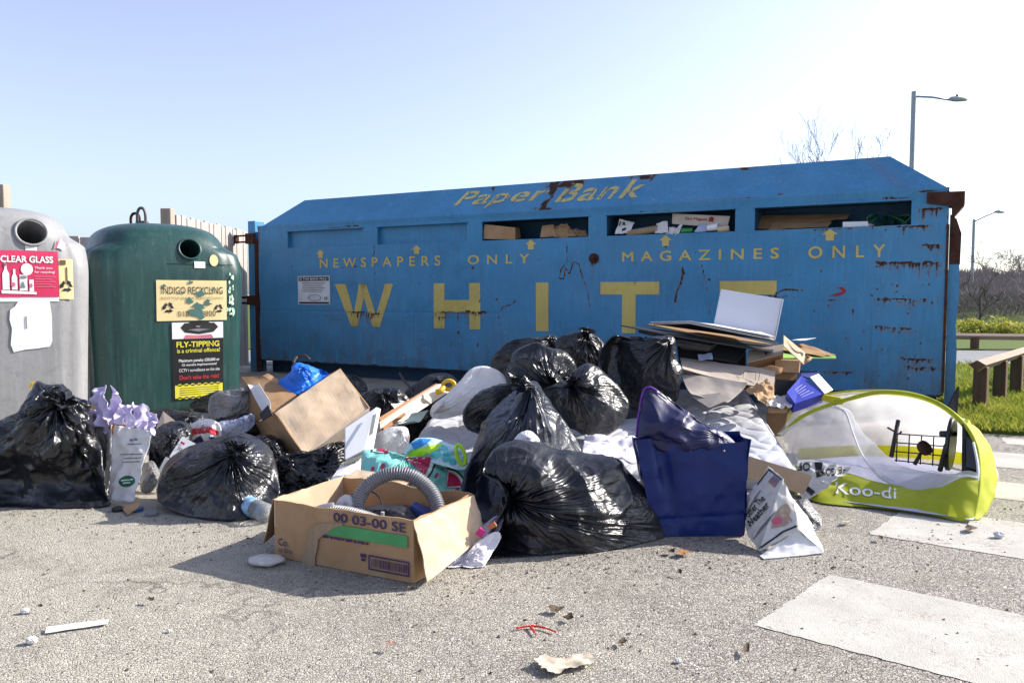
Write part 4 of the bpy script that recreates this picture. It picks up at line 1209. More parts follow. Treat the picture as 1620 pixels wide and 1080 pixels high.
def blob(outl, K, tf, tb, seed, na=220, nr=64, pleat=.05, crum=.03, facet=.06, flat=.6, kd=None, kf=5.0, dent=.25, side=.5, nfac=11):
    """closed skin inflated from its own outline; folds run from the gathered point K"""
    O0 = np.array([pt(*p) for p in outl])
    k0 = pt(K[0], K[1], kd or np.mean([p[2] for p in outl]))
    O = spline(O0, na, True)
    dirv = unit((CAM - O.mean(0)) * np.array([1, 1, .15]))
    ex = unit(np.cross((0, 0, 1), dirv)); ez = np.cross(dirv, ex)
    cen = O.mean(0)
    o2 = np.stack([(O - cen) @ ex, (O - cen) @ ez], 1)
    ang = np.arctan2(o2[:, 1], o2[:, 0]); rad = np.hypot(o2[:, 0], o2[:, 1]); S = rad.mean()
    od = np.argsort(ang); A = np.concatenate([ang[od] - 2 * np.pi, ang[od], ang[od] + 2 * np.pi]); Rr = np.tile(rad[od], 3)
    def prof(P):
        q = P - cen; x = q @ ex; z = q @ ez
        r = np.hypot(x, z) / np.interp(np.arctan2(z, x), A, Rr)
        return (1 - np.clip(r, 0, 1) ** 2.3) ** flat
    if kd is None: k0 = k0 + dirv * 0
    rho = np.linspace(0, 1, nr + 1)[1:] ** .9
    V = [k0]; fold = [[0, 0, 0]]; rh = [0.]
    aa = np.arange(na) / na * 2 * np.pi
    lay = []
    for sgn, c, T in ((1, k0, tf), (-1, cen, -tb)):
        rings = []
        rr = rho if sgn > 0 else rho[:-1][::-3]
        for r in rr:
            P = c + (O - c) * r
            if sgn > 0: P = c * (1 - r) + O * r
            lay.append((P, r, sgn, T))
    V = []; fold = []; rh = []; sg = []
    for P, r, sgn, T in lay:
        pr = prof(P) * (1 - (dent * math.exp(-(r / .16) ** 2) if sgn > 0 else 0))
        if r == 1: pr = pr * 0
        V.append(P + dirv * (T * pr)[:, None])
        fold.append(np.stack([np.cos(aa) * 2.2, np.sin(aa) * 2.2, np.full(na, r * .9 * (1 if sgn > 0 else -1))], 1)); rh += [r] * na; sg += [sgn] * na
    nl = len(lay); V = np.vstack(V); fold = np.vstack(fold); rh = np.array(rh); sg = np.array(sg)
    pk = prof(k0[None])[0] * (1 - dent)
    V = np.vstack([V, k0 + dirv * tf * pk, cen - dirv * tb]); fold = np.vstack([fold, [[0, 0, 0], [0, 0, -1]]]); rh = np.append(rh, [0, 0]); sg = np.append(sg, [1, -1])
    Fs = []
    for i in range(nl - 1):
        for k in range(na):
            k2 = (k + 1) % na
            Fs.append([i * na + k, (i + 1) * na + k, (i + 1) * na + k2, i * na + k2])
    c0 = nl * na
    Fs += [[c0, k, (k + 1) % na] for k in range(na)]
    Fs += [[c0 + 1, (nl - 1) * na + (k + 1) % na, (nl - 1) * na + k] for k in range(na)]
    # taut film: flat pulled facets with edges between them
    rsd = np.random.RandomState(seed * 7 + 1); C_ = V.mean(0)
    for _ in range(nfac):
        nd = unit(dirv * rsd.uniform(.25, 1.1) + ex * rsd.normal(0, .75) + ez * rsd.normal(.15, .7))
        h_ = (V - C_) @ nd
        lim = np.quantile(h_[sg > 0], rsd.uniform(.80, .93))
        V = V - dirv * (np.clip(h_ - lim, 0, None) * .75 / max(nd @ dirv, .5) * np.clip((1 - rh) * 2.2, 0, 1) * (sg > 0))[:, None]
    n = vnormals(V, Fs)
    if np.dot(n[c0], dirv) < 0: Fs = [f[::-1] for f in Fs]; n = -n
    so = seed * 13.7
    w = np.clip(rh / .12, 0, 1) * np.exp(-rh / .34)
    d = pleat * S * w * 2.0 * (ridge(fold * np.array([kf / 2.2, kf / 2.2, 1.6]) + so) - .55)
    Q = V / S
    wq = np.stack([fbm(Q * 1.1 + so, 2), fbm(Q * 1.1 + so + 50, 2), fbm(Q * 1.1 + so + 90, 2)], 1) * .35
    lowf = np.abs(perlin(Q * 1.25 + wq + so)) * -1 + .2
    d += facet * S * 1.9 * lowf
    an = fold * np.array([1.5 / 2.2, 1.5 / 2.2, 1.3]) + wq * 1.3
    pm = np.clip(.5 + 1.3 * perlin(Q * .9 + so + 31), .05, 1.2)
    d += crum * S * pm * (ridge(an * 1.5 + so + 7) ** 2 - .35) * 1.2
    d += crum * S * .6 * (1.25 - pm) * (ridge(Q * 3.4 + wq * 2.2 + so) ** 2 - .35)
    d += crum * S * .25 * pm * (ridge(Q * 9 + wq * 3 + so) - .5)
    m_ = np.where(sg > 0, 1 - (1 - side) * rh ** 4, side)
    V = V + n * (d * m_)[:, None]
    V[:, 2] = np.maximum(V[:, 2], .004 + .004 * np.abs(perlin(V * 20)))
    return V, Fs, fold

def tuft(base, d, L, r0, r1, seed, na=48, nr=16, wav=.5):
    """ruffled neck of a tied bag"""
    d = unit(d); x = unit(np.cross(d, (.3, .5, .9))); y = np.cross(d, x)
    a = np.arange(na) / na * 2 * np.pi; V = []; Fs = []
    for i in range(nr):
        s = i / (nr - 1)
        f = np.stack([np.cos(a) * 2, np.sin(a) * 2, np.full(na, s * 1.3)], 1) + seed * 9.1
        r = (r0 + (r1 - r0) * s ** 1.4) * (1 + wav * (.25 + s) * (ridge(f) - .55) * 1.6)
        l = L * s * (1 + .35 * perlin(f * .6 + 30))
        V.append(np.array(base) + d * l[:, None] + (np.cos(a) * r)[:, None] * x + (np.sin(a) * r * .75)[:, None] * y + np.array([0, 0, -.25 * L * s * s]))
    for i in range(nr - 1):
        for k in range(na):
            k2 = (k + 1) % na
            Fs.append([i * na + k, i * na + k2, (i + 1) * na + k2, (i + 1) * na + k])
    V = np.vstack(V); V[:, 2] = np.maximum(V[:, 2], .005)
    return V, Fs

def bag(name, label, cat, outl, K, tf, tb, mat, seed, group=None, neck=None, neck_name='tied_neck', **kw):
    V, Fs, fold = blob(outl, K, tf, tb, seed, **kw)
    if neck:
        b = V[np.argmin(((V - CAM) / (V[:, 1:2]) - ray(*K) / ray(*K)[1]) @ np.zeros(3) + [np.hypot(*(np.array(pj(v)) - K)) + (0 if v[1] < V[:, 1].mean() + .05 else 50) for v in V])]
        base = np.array([V[:, 0].mean(), V[:, 1].mean(), V[:, 2].min()])
        rt = root(name, base, label, cat, group)
        o = mesh('bag_body', (V, Fs), mat, rt, True, attrs={'fold': fold})
        for i, (dx, dy, L, r1) in enumerate(neck):
            dv = unit(np.array([dx, -.35, -dy]))
            g = tuft(b - dv * .012, dv, L, .016, r1, seed + i * 3)
            fo = np.tile(np.arange(48) / 48 * 2 * np.pi, 16)
            mesh(neck_name, g, mat, rt, True, attrs={'fold': np.stack([np.cos(fo) * 1.5, np.sin(fo) * 1.5, np.repeat(np.arange(16) / 16., 48) * .5], 1)})
        return rt, (V, Fs)
    o = thing(name, (V, Fs), mat, label, cat, group, smooth=True, attrs={'fold': fold})
    return o, (V, Fs)

def pj(p):
    d = np.array(p) - CAM
    y = d[1] * SN + d[2] * CS; w = d[1] * CS - d[2] * SN
    return 810 + F * d[0] / w, 540 - F * y / w

def fillpoly(p, step):
    """2-D polygon -> small triangles"""
    bm = bmesh.new()
    f = bm.faces.new([bm.verts.new((x, y, 0)) for x, y in p])
    bmesh.ops.triangulate(bm, faces=[f])
    for _ in range(7):
        e = [e for e in bm.edges if e.calc_length() > step]
        if not e: break
        bmesh.ops.subdivide_edges(bm, edges=e, cuts=1)
        bmesh.ops.triangulate(bm, faces=[f for f in bm.faces if len(f.verts) > 3])
    bm.verts.index_update()
    r = ([v.co[:] for v in bm.verts], [[v.index for v in f.verts] for f in bm.faces]); bm.free()
    return r

def printed(geo, shapes, step=3, off=.003):
    """lay 2-D shapes (outlines or (verts, faces) in photo pixels) on the skin of geo as thin printed film"""
    bv = BVHTree.FromPolygons([tuple(v) for v in geo[0]], [list(map(int, f)) for f in geo[1]])
    gs = []
    for sh in shapes:
        V, Fs = sh if isinstance(sh, tuple) else fillpoly(sh, step)
        P = []; ok = []
        for v in V:
            r = unit(ray(v[0], v[1]))
            h = bv.ray_cast(Vector(CAM), Vector(r))
            if h[0] is None: P.append(CAM); ok.append(False)
            else:
                nn_ = np.array(h[1]); nn_ = nn_ if nn_ @ r < 0 else -nn_
                P.append(np.array(h[0]) + nn_ * off); ok.append(True)
        P = np.array(P); out = []
        for f in Fs:
            if not all(ok[i] for i in f): continue
            a = P[f]
            if max(np.linalg.norm(a[i] - a[i - 1]) for i in range(len(f))) > .06 and not isinstance(sh, tuple): continue
            n = np.cross(a[1] - a[0], a[2] - a[0])
            out.append(f if n @ (a[0] - CAM) < 0 else f[::-1])
        gs.append((P, out))
    g = join(*gs)
    used = sorted({i for f in g[1] for i in f}); ix = {k: i for i, k in enumerate(used)}
    return np.array(g[0])[used], [[ix[i] for i in f] for f in g[1]]

def word_px(s, x0, y0, x1, y1, skew=0, **kw):
    V, Fs = text2d(s, **kw)
    return (np.stack([x0 + V[:, 0] * (x1 - x0), y1 + V[:, 1] * (y0 - y1) + skew * V[:, 0]], 1), Fs)

def el(cx, cy, rx, ry, rot=0, n=20):
    c, s = math.cos(rot), math.sin(rot)
    return [(cx + rx * math.cos(t) * c - ry * math.sin(t) * s, cy + rx * math.cos(t) * s + ry * math.sin(t) * c) for t in np.linspace(0, 2 * math.pi, n, endpoint=False)]

def q4(*ps): return [pt(*p) for p in ps]
def od(ps, D): return [(x, y, D) for x, y in ps]
BG = 'full black rubbish bags'

# ------------------------------------------------------------------ black bags
bag('rubbish_bag', 'largest shiny black rubbish bag at the front with clothes spilling from its torn mouth', 'rubbish bag',
    [(764, 746, 3.1), (781, 712, 3.2), (812, 697, 3.25), (845, 699, 3.25), (878, 708, 3.25), (920, 717, 3.3), (959, 722, 3.3), (984, 730, 3.3), (1004, 752, 3.32), (1028, 784, 3.3), (1048, 816, 3.3), (1058, 836, 3.28), (1052, 852, 3.24), (1021, 866, 3.18), (972, 877, 3.1), (897, 888, 3.03), (823, 893, 2.98), (768, 893, 2.95), (770, 865, 2.95), (783, 830, 2.98), (800, 795, 3.02), (790, 765, 3.05)],
    (809, 784), .21, .2, BLACKBAG, 1, BG, na=300, nr=90, pleat=.075, crum=.03, facet=.085, kf=7, dent=.2)
bag('rubbish_bag', 'big slumped blue-black rubbish bag between the watermelon bag and the front bag', 'rubbish bag',
    [(846, 603, 4.0), (870, 636, 4.0), (895, 668, 3.95), (917, 706, 3.9), (920, 740, 3.8), (880, 830, 3.5), (800, 850, 3.4), (735, 828, 3.4), (728, 800, 3.45), (737, 742, 3.6), (752, 693, 3.8), (775, 652, 3.95), (812, 620, 4.0)],
    (842, 615), .2, .2, DARKBLUE_BAG, 2, BG, na=260, nr=80, pleat=.05, crum=.03, facet=.08, dent=.1, neck=[(-.7, -.5, .09, .05)])
bag('rubbish_bag', 'round black rubbish bag with pleated gathered top in the middle of the heap', 'rubbish bag',
    od([(905, 590), (927, 574), (947, 581), (972, 604), (990, 623), (997, 640), (985, 671), (960, 688), (935, 690), (908, 680), (890, 668), (868, 640), (858, 620), (880, 606)], 4.4),
    (906, 606), .2, .22, BLACKBAG, 3, BG, pleat=.085, crum=.03, facet=.07, neck=[(-.3, -1, .07, .045)])
bag('rubbish_bag', 'black rubbish bag with a sharp creased side, propped behind the gathered one', 'rubbish bag',
    od([(851, 540), (868, 548), (895, 557), (911, 577), (908, 604), (890, 630), (850, 636), (815, 628), (800, 606), (801, 580), (815, 555), (833, 544)], 4.75),
    (873, 606), .18, .22, BLACKBAG, 4, BG, pleat=.07, crum=.03, facet=.10)
bag('rubbish_bag', 'wide shiny black rubbish bag beside the black boards, right side of the heap', 'rubbish bag',
    od([(962, 537), (976, 531), (1006, 538), (1032, 534), (1055, 531), (1066, 537), (1071, 562), (1079, 592), (1074, 623), (1062, 642), (1040, 658), (1000, 664), (975, 650), (955, 610), (946, 565)], 4.85),
    (1058, 538), .22, .24, BLACKBAG, 5, BG, pleat=.08, crum=.035, facet=.10, kf=6, dent=.1)
bag('rubbish_bag', 'flat black rubbish bag at the back left of the heap against the container', 'rubbish bag',
    od([(776, 574), (793, 549), (811, 538), (840, 534), (874, 530), (885, 548), (880, 590), (830, 612), (786, 606)], 5.5),
    (870, 536), .16, .2, BLACKBAG, 6, BG, pleat=.06, crum=.04, facet=.08)
bag('rubbish_bag', 'black rubbish bag with an upright knot at the back under the letter I', 'rubbish bag',
    od([(878, 540), (897, 529), (925, 524), (947, 534), (957, 548), (962, 580), (945, 606), (900, 606), (880, 575)], 5.4),
    (928, 527), .18, .2, BLACKBAG, 7, BG, pleat=.08, crum=.03, facet=.07, neck=[(.1, -1, .05, .05)])
bag('rubbish_bag', 'small crumpled black rubbish bag resting on the mattress left of the heap', 'rubbish bag',
    od([(762, 618), (781, 611), (808, 604), (826, 606), (830, 640), (815, 670), (780, 690), (750, 684), (736, 674), (732, 658), (739, 638)], 4.35),
    (816, 608), .13, .16, BLACKBAG, 8, BG, pleat=.08, crum=.05, facet=.08, neck=[(.3, -1, .075, .045)])
bag('rubbish_bag', 'huge black rubbish bag with crumpled upper half at the far left', 'rubbish bag',
    [(58, 606, 3.9), (75, 607, 3.9), (100, 611, 3.9), (112, 624, 3.9), (136, 632, 3.85), (141, 652, 3.85), (145, 681, 3.82), (160, 707, 3.8), (163, 746, 3.75), (169, 785, 3.72), (172, 799, 3.7), (139, 806, 3.68), (65, 808, 3.68), (0, 810, 3.68), (-70, 808, 3.68), (-110, 760, 3.7), (-80, 700, 3.8), (-30, 678, 3.85), (2, 664, 3.87), (25, 652, 3.88), (48, 625, 3.9)],
    (92, 638), .2, .25, BLACKBAG, 9, BG, na=280, nr=84, pleat=.07, crum=.085, facet=.13, kf=6, dent=.15, neck=[(-.5, -.8, .10, .07), (.7, -.5, .08, .055)])
bag('rubbish_bag', 'black rubbish bag tied with a starburst of creases beside the water bottle', 'rubbish bag',
    [(249, 765, 3.75), (256, 741, 3.8), (275, 721, 3.85), (308, 703, 3.85), (348, 690, 3.85), (372, 682, 3.85), (405, 690, 3.85), (428, 712, 3.8), (441, 745, 3.75), (442, 782, 3.65), (425, 806, 3.58), (400, 818, 3.52), (372, 826, 3.48), (330, 823, 3.5), (290, 815, 3.55), (260, 800, 3.6), (249, 786, 3.7)],
    (366, 713), .17, .2, BLACKBAG, 10, BG, na=260, nr=80, pleat=.11, crum=.03, facet=.06, kf=8, dent=.25, neck=[(.5, -.7, .075, .05)])
bag('rubbish_bag', 'dark rubbish bag squashed beneath the tilted cardboard box', 'rubbish bag',
    [(392, 700, 4.2), (430, 690, 4.25), (480, 735, 4.25), (530, 700, 4.3), (562, 712, 4.25), (560, 750, 4.1), (520, 780, 3.95), (440, 790, 3.9), (410, 770, 3.95)],
    (440, 720), .1, .2, BLACKBAG, 11, BG, crum=.06, facet=.1)
bag('rubbish_bag', 'small crushed black rubbish bag behind the white carrier bag', 'rubbish bag',
    [(236, 700, 4.2), (250, 676, 4.25), (276, 666, 4.3), (300, 672, 4.3), (303, 695, 4.25), (286, 716, 4.15), (262, 740, 4.1), (240, 748, 4.05)],
    (268, 690), .09, .12, BLACKBAG, 12, BG, crum=.08, facet=.1)
bag('rubbish_bag', 'low black rubbish bag in the gap below the green bottle bank', 'rubbish bag',
    [(238, 655, 5.2), (262, 646, 5.2), (300, 652, 5.2), (332, 655, 5.2), (345, 672, 5.1), (330, 692, 5.0), (280, 694, 5.0), (240, 690, 5.0)],
    (300, 660), .10, .14, BLACKBAG, 13, BG, crum=.06, facet=.1)
bag('rubbish_bag', 'rounded charcoal sack half hidden under the container behind the wooden frame', 'rubbish bag',
    od([(655, 620), (665, 600), (688, 590), (712, 592), (726, 608), (726, 640), (700, 660), (662, 650)], 6.6),
    (690, 600), .22, .2, MAT('charcoal_sack', (.05, .05, .06), .6, spec=.3, vs=6, bump=.3, bs=20), 14, BG, crum=.03, facet=.05)
bag('rubbish_bag', 'dusty dark rubbish bag behind the tilted cardboard box in the shade', 'rubbish bag',  # outline enlarged to darken lit ground where the container's shade belongs
    od([(556, 650), (570, 625), (602, 613), (634, 616), (650, 640), (650, 676), (600, 690), (562, 684)], 5.7),
    (610, 622), .16, .18, BLACKBAG, 15, BG, crum=.06, facet=.1)
bag('rubbish_bag', 'added low black rubbish bag standing in for shade under the cream timber frame', 'rubbish bag',  # filler bag: covers sunlit ground where the container's shade belongs
    od([(590, 672), (620, 650), (660, 640), (700, 646), (706, 676), (680, 700), (630, 706), (596, 700)], 5.25),
    (650, 646), .10, .14, BLACKBAG, 17, BG, na=150, nr=40, crum=.06, facet=.1)
bag('rubbish_bag', 'black rubbish bag in the dark gap left of the tipped box', 'rubbish bag',
    [(334, 672, 4.7), (360, 655, 4.75), (392, 652, 4.75), (412, 668, 4.7), (420, 700, 4.5), (396, 716, 4.4), (350, 700, 4.5)],
    (380, 658), .09, .12, BLACKBAG, 18, BG, na=150, nr=40, crum=.06, facet=.1)
for k, (o_, kk, lb_) in enumerate([  # bags at the container foot are added to stand in for its shade
    ([(478, 612), (500, 596), (535, 590), (570, 598), (582, 620), (570, 648), (520, 655), (484, 640)], (530, 594), 'added dark rubbish bag standing in for shade at the container foot behind the tipped box'),
    ([(640, 625), (662, 606), (715, 604), (760, 608), (775, 630), (760, 655), (690, 660), (648, 650)], (720, 610), 'added dark rubbish bag standing in for shade at the container foot behind the white bag'),
    ([(300, 640), (330, 622), (368, 618), (396, 628), (404, 650), (380, 664), (320, 662)], (350, 622), 'dark rubbish bag beside the foot of the green bottle bank')]):
    bag('rubbish_bag', lb_, 'rubbish bag', od(o_, [7.6, 7.0, 6.2][k]), kk, .2, .22, BLACKBAG, 90 + k, BG, na=150, nr=40, crum=.05, facet=.1)
# hidden support of the heap
bag('rubbish_bag', 'black rubbish bag buried in the heap below the gathered bag', 'rubbish bag',
    od([(855, 660), (900, 640), (960, 640), (1000, 660), (1010, 700), (985, 725), (920, 730), (870, 715)], 4.85),
    (930, 660), .14, .18, BLACKBAG, 16, BG, na=140, nr=36, crum=.05)

# ------------------------------------------------------------------ white and clear bags
bag('plastic_bag', 'stuffed white plastic bag on the mattress left of the black bags', 'plastic bag',
    od([(766, 578), (785, 584), (801, 597), (806, 612), (792, 632), (770, 648), (735, 655), (700, 662), (682, 658), (684, 642), (706, 624), (728, 602), (745, 584)], 4.75),
    (688, 652), .15, .16, WHITEBAG, 21, None, pleat=.06, crum=.03, facet=.05)
bag('plastic_bag', 'white plastic bag printed with red lettering under the wooden frame', 'plastic bag',
    od([(584, 700), (600, 684), (625, 674), (645, 678), (648, 700), (640, 716), (612, 722), (588, 718)], 4.3),
    (632, 680), .08, .1, WHITEBAG, 22, None, crum=.05)
bag('plastic_bag', 'clear plastic bag of dark scraps in front of the green bottle bank', 'plastic bag',
    od([(330, 635), (343, 620), (368, 617), (392, 612), (400, 635), (398, 660), (370, 664), (335, 662)], 4.75),
    (392, 618), .10, .1, GREYBAG, 23, None, crum=.06)
bag('plastic_bag', 'limp blue-white plastic bag lying behind the starburst bag', 'plastic bag',
    od([(322, 684), (345, 668), (372, 664), (398, 655), (402, 672), (380, 690), (350, 700), (328, 698)], 4.45),
    (392, 660), .06, .08, bag_mat('bluewhite_plastic', (.62, .66, .76), .4, .5, .25, .4, (.30, .34, .55)), 24, None, crum=.08)
ub, ug = bag('shopping_bag', 'crumpled carrier printed in red white and blue bands in the left litter', 'shopping bag',
    od([(290, 690), (300, 672), (325, 662), (345, 668), (350, 688), (330, 700), (300, 708)], 4.4), (320, 672), .06, .08, WHITEBAG, 25, None, crum=.06)
mesh('printed_band', printed(ug, [[(294, 690), (305, 678), (330, 674), (346, 682), (346, 690), (330, 684), (308, 687), (298, 698)]]), REDP, ub)
mesh('printed_band', printed(ug, [[(303, 697), (318, 688), (324, 700), (308, 705)], [(330, 690), (345, 692), (334, 698)]]), MAT('navy_print', (.02, .03, .14), .6), ub)
bag('plastic_bag', 'translucent shopping bag leaning behind the white carrier bag', 'plastic bag',
    [(138, 655, 4.0), (152, 650, 4.0), (168, 664, 3.95), (170, 700, 3.95), (166, 745, 3.9), (158, 712, 3.95), (146, 682, 4.0)], (150, 655), .04, .04, GREYBAG, 26, None, na=120, nr=30, crum=.07)
bag('plastic_bag', 'crushed clear plastic wrap behind the folded newspaper', 'plastic bag',
    [(1258, 795, 3.35), (1275, 788, 3.35), (1290, 806, 3.3), (1301, 822, 3.22), (1297, 838, 3.15), (1282, 836, 3.15), (1270, 820, 3.2)], (1270, 800), .04, .05, GREYBAG, 27, None, na=120, nr=30, crum=.1)
bag('plastic_bag', 'clear plastic sleeve crumpled by the carrier bag on the left', 'plastic bag',
    [(226, 742, 3.95), (240, 728, 3.98), (252, 745, 3.95), (250, 765, 3.9), (235, 780, 3.85), (222, 772, 3.85)], (240, 745), .04, .05, GREYBAG, 28, None, na=120, nr=30, crum=.1)
CLOTH = MAT('white_cloth', (.68, .66, .70), .85, spec=.15, col2=(.58, .56, .62), vs=9, bump=.3, bs=40)
bag('clothing', 'white garment poking out of the top of the front bag', 'clothing',
    od([(814, 697), (822, 685), (836, 681), (848, 688), (853, 700), (830, 712)], 3.32), (834, 690), .05, .06, CLOTH, 29, None, na=100, nr=24, crum=.05)
cl_ = root('clothing', gp(745, 898), 'white and pink clothes spilling out beside the cardboard box', 'clothing')
for k, (o_, m_, sd) in enumerate([
    ([(708, 898, 2.86), (712, 884, 2.88), (735, 866, 2.92), (752, 858, 2.95), (765, 868, 2.95), (740, 890, 2.88), (716, 902, 2.85)], CLOTH, 31),
    ([(730, 888, 2.88), (745, 868, 2.9), (762, 852, 2.93), (786, 840, 2.96), (792, 852, 2.95), (775, 880, 2.9), (762, 900, 2.86), (738, 900, 2.85)], CLOTH, 32),
    ([(742, 862, 3.0), (752, 842, 3.02), (778, 820, 3.05), (795, 815, 3.05), (792, 836, 3.0), (770, 856, 2.97), (750, 868, 2.97)], MAT('lilac_cloth', (.52, .48, .60), .85, vs=14), 33)]):
    V, Fs, fo = blob(o_, (o_[0][0] + 8, o_[0][1] - 6), .03, .03, sd, na=100, nr=26, crum=.09, pleat=.05)
    mesh('garment', (V, Fs), m_, cl_, True)
for pl_, mt in [([(752, 845, 0), (760, 835, 0), (768, 842, 0), (760, 850, 0)], MAT('pink_cloth', (.55, .03, .22), .8)), ([(770, 833, 0), (782, 826, 0), (786, 832, 0), (774, 838, 0)], MAT('orange_cloth', (.45, .16, .06), .8))]:
    mesh('printed_patch', prism([pt(a, b, 2.935) for a, b, _ in pl_], (0, .01, .002)), mt, cl_)

# ================================================================== CARDBOARD BOX WITH HOSE
def along(o, ex, ez): return lambda px_, py_: (lambda p: (float((p - o) @ ex), float((p - o) @ ez)))(on_plane(px_, py_, o, np.cross(ex, ez)))
FL = np.array([*gp(435, 881)[:2], 0]); FR = np.array([*gp(655, 924)[:2], 0])
e1 = unit(FR - FL); e2 = np.array([-e1[1], e1[0], 0]); BW, BD, BH = np.linalg.norm(FR - FL), .41, .222
bx = root('cardboard_box', FL, 'open cardboard box holding a grey vacuum hose, green stripe on its front', 'cardboard box')
zz = np.array([0, 0, 1.0])
def wall(a, b, h0, h1, th, mat, seed, name='side_panel', wob=.006, n=40):
    """upright card panel with a worn upper edge"""
    d = b - a; nrm = unit(np.cross(d, zz))
    def f(U, W):
        P = a + d * U[:, None] + zz * ((h0 + (h1 - h0) * U) * W)[:, None]
        P[:, 2] += wob * W * (fbm(np.stack([U * 5, U * 0 + seed, U * 0], 1), 3) - .2)
        P += nrm * (.008 * W * np.sin(U * 3.1) * perlin(np.stack([U * 3, W * 2, U * 0 + seed], 1)))[:, None]
        P[:, 2] += .003
        return P
    P, Fs, _, _ = grid(f, n, 14)
    return mesh(name, thick(P, Fs, n, 14, th), mat, bx)
fw = wall(FL, FR, BH * .985, BH, .005, CARD, 1)
wall(FR, FR + e2 * BD, BH, BH * 1.0, .005, CARD, 2)
wall(FR + e2 * BD, FL + e2 * BD, BH, BH * 1.03, .005, CARD, 3, wob=.02)
wall(FL + e2 * BD, FL, BH * 1.03, BH, .005, CARD_PALE, 4)
mesh('base', box(FL + zz * .004, e1 * BW, e2 * BD, zz * .005), CARD, bx)
hinge0 = FR + e1 * .006 + zz * BH - e2 * .006; hinge1 = FR + e2 * BD * .98 + zz * BH + e1 * .006
drop = unit(e1 * .27 - zz * .9 - e2 * .05)
mesh('flap', sheet([hinge0, hinge1, hinge1 + drop * .155 + e1 * .02, hinge0 + drop * .205], 30, 30, .010, 6, .004, 3, crease=.005), CARD_PALE, bx)
mesh('flap', sheet([FL + zz * BH - e1 * .005, FL + e2 * BD * .55 + zz * BH - e1 * .004, FL + e2 * BD * .5 - e1 * .09 + zz * .09, FL - e1 * .075 + zz * .035 + e2 * .02], 14, 14, .005, 7, .004, 5), CARD_DARK, bx)
mesh('flap', sheet([FL + e2 * BD + zz * BH, FL + e2 * BD + e1 * BW * .5 + zz * BH * 1.01, FL + e2 * (BD + .10) + e1 * BW * .46 + zz * (BH + .012), FL + e2 * (BD + .09) + zz * (BH + .02)], 18, 10, .008, 9, .004, 6), CARD_PALE, bx)
fo = FL - e2 * .0015; fpx = along(fo, e1, zz); fmap = planemap(fo, e1, zz, .0045); fmap = (lambda g: (lambda a, b: g(a, b)))(planemap(fo - e2 * .004, e1, zz, .0))
def fpr(x0, y0, x1, y1): a = fpx(x0, y1); b = fpx(x1, y0); return (a[0], a[1], b[0], b[1])
PURPLE = MAT('purple_print', (.055, .035, .11), .8, dirt=.05)
def lowtext(s, x0, y0, x1, y1, **kw):
    a = fpx(x0, (y0 + y1) / 2 if 0 else y1); b = fpx(x1, y1 + 0); c = fpx(x0, y0)
    return mesh('print', writing(s, (a[0], a[1], b[0], c[1]), fmap, **kw), PURPLE, fw)
def fr_(u0, z0, u1, z1): return (u0 * BW, z0 * BH, u1 * BW, z1 * BH)
mesh('print', writing('00 03-00 SE', fr_(.455, .80, .955, .955), fmap, bold=.015), PURPLE, fw)
mesh('print', rects([fr_(.40, .565, .965, .755)], fmap, 3), MAT('green_stripe', (.08, .33, .115), .75), fw)
mesh('print', rects([fr_(.375 + .028 * k, .50 + .008 * (k % 2), .393 + .028 * k + .008 * (k % 3 == 0), .545) for k in range(12)], fmap), PURPLE, fw)
mesh('print', writing('Co.', fr_(.035, .235, .115, .36), fmap, bold=.01), PURPLE, fw)
mesh('print', writing('ca Bra', fr_(.035, .125, .14, .205), fmap, bold=.0), PURPLE, fw)
bc = [fr_(.70, .11, .975, .135), fr_(.70, .325, .975, .35), fr_(.70, .135, .709, .325), fr_(.966, .135, .975, .325)]
rb = random.Random(2); xx = .722
while xx < .955:
    w_ = rb.choice([.003, .003, .005, .007]); bc.append(fr_(xx, .16, xx + w_, .30)); xx += w_ + rb.choice([.004, .004, .006])
bc += [fr_(.645, .29, .685, .35), fr_(.65, .23, .68, .275)]
mesh('print', rects(bc, fmap), PURPLE, fw)
tp = [fpx(*p) for p in [(480, 892), (479, 884), (486, 862), (487, 845), (492, 836), (505, 828), (520, 826), (540, 826), (545, 829), (530, 834), (512, 846), (505, 852), (503, 868), (500, 880), (500, 894), (490, 893)]]
mesh('torn_patch', polys([tp], planemap(fo - e2 * .0055, e1, zz, 0)), CORR, fw)
so_ = FR + e1 * .0065; mesh('print', writing('Co.', (.04, .10, .12, .135), planemap(so_, e2, zz, .001)), PURPLE, fw)

hs_ = root('vacuum_hose', FL + e1 * .3 + e2 * .2, 'ribbed grey vacuum hose arching out of the cardboard box', 'hose')
HOSE = MAT('hose_grey', (.21, .21, .225), .4, spec=.5, col2=(.17, .17, .185), vs=9)
def ribbed(path, r, pitch, name, par):
    L = np.concatenate([[0], np.cumsum(np.linalg.norm(np.diff(path, axis=0), axis=1))])
    n = int(L[-1] / pitch * 8); s = np.linspace(0, L[-1], n)
    P = np.stack([np.interp(s, L, path[:, i]) for i in range(3)], 1)
    rr = r * (1 + .10 * np.sign(np.sin(s / pitch * 2 * np.pi)) * np.abs(np.sin(s / pitch * 2 * np.pi)) ** .6)
    return mesh(name, tube(P, rr, 18), HOSE, par, True)
ribbed(spline([pt(566, 812, 3.02), pt(566, 796, 3.03), pt(575, 776, 3.05), pt(596, 758, 3.07), pt(625, 749, 3.08), pt(655, 755, 3.08), pt(680, 775, 3.06), pt(692, 800, 3.03), pt(694, 820, 3.0)], 90), .027, .0095, 'hose', hs_)
ribbed(spline([pt(506, 812, 2.98), pt(520, 810, 2.98), pt(548, 812, 2.96), pt(585, 822, 2.93), pt(622, 838, 2.9)], 60), .026, .0095, 'hose', hs_)
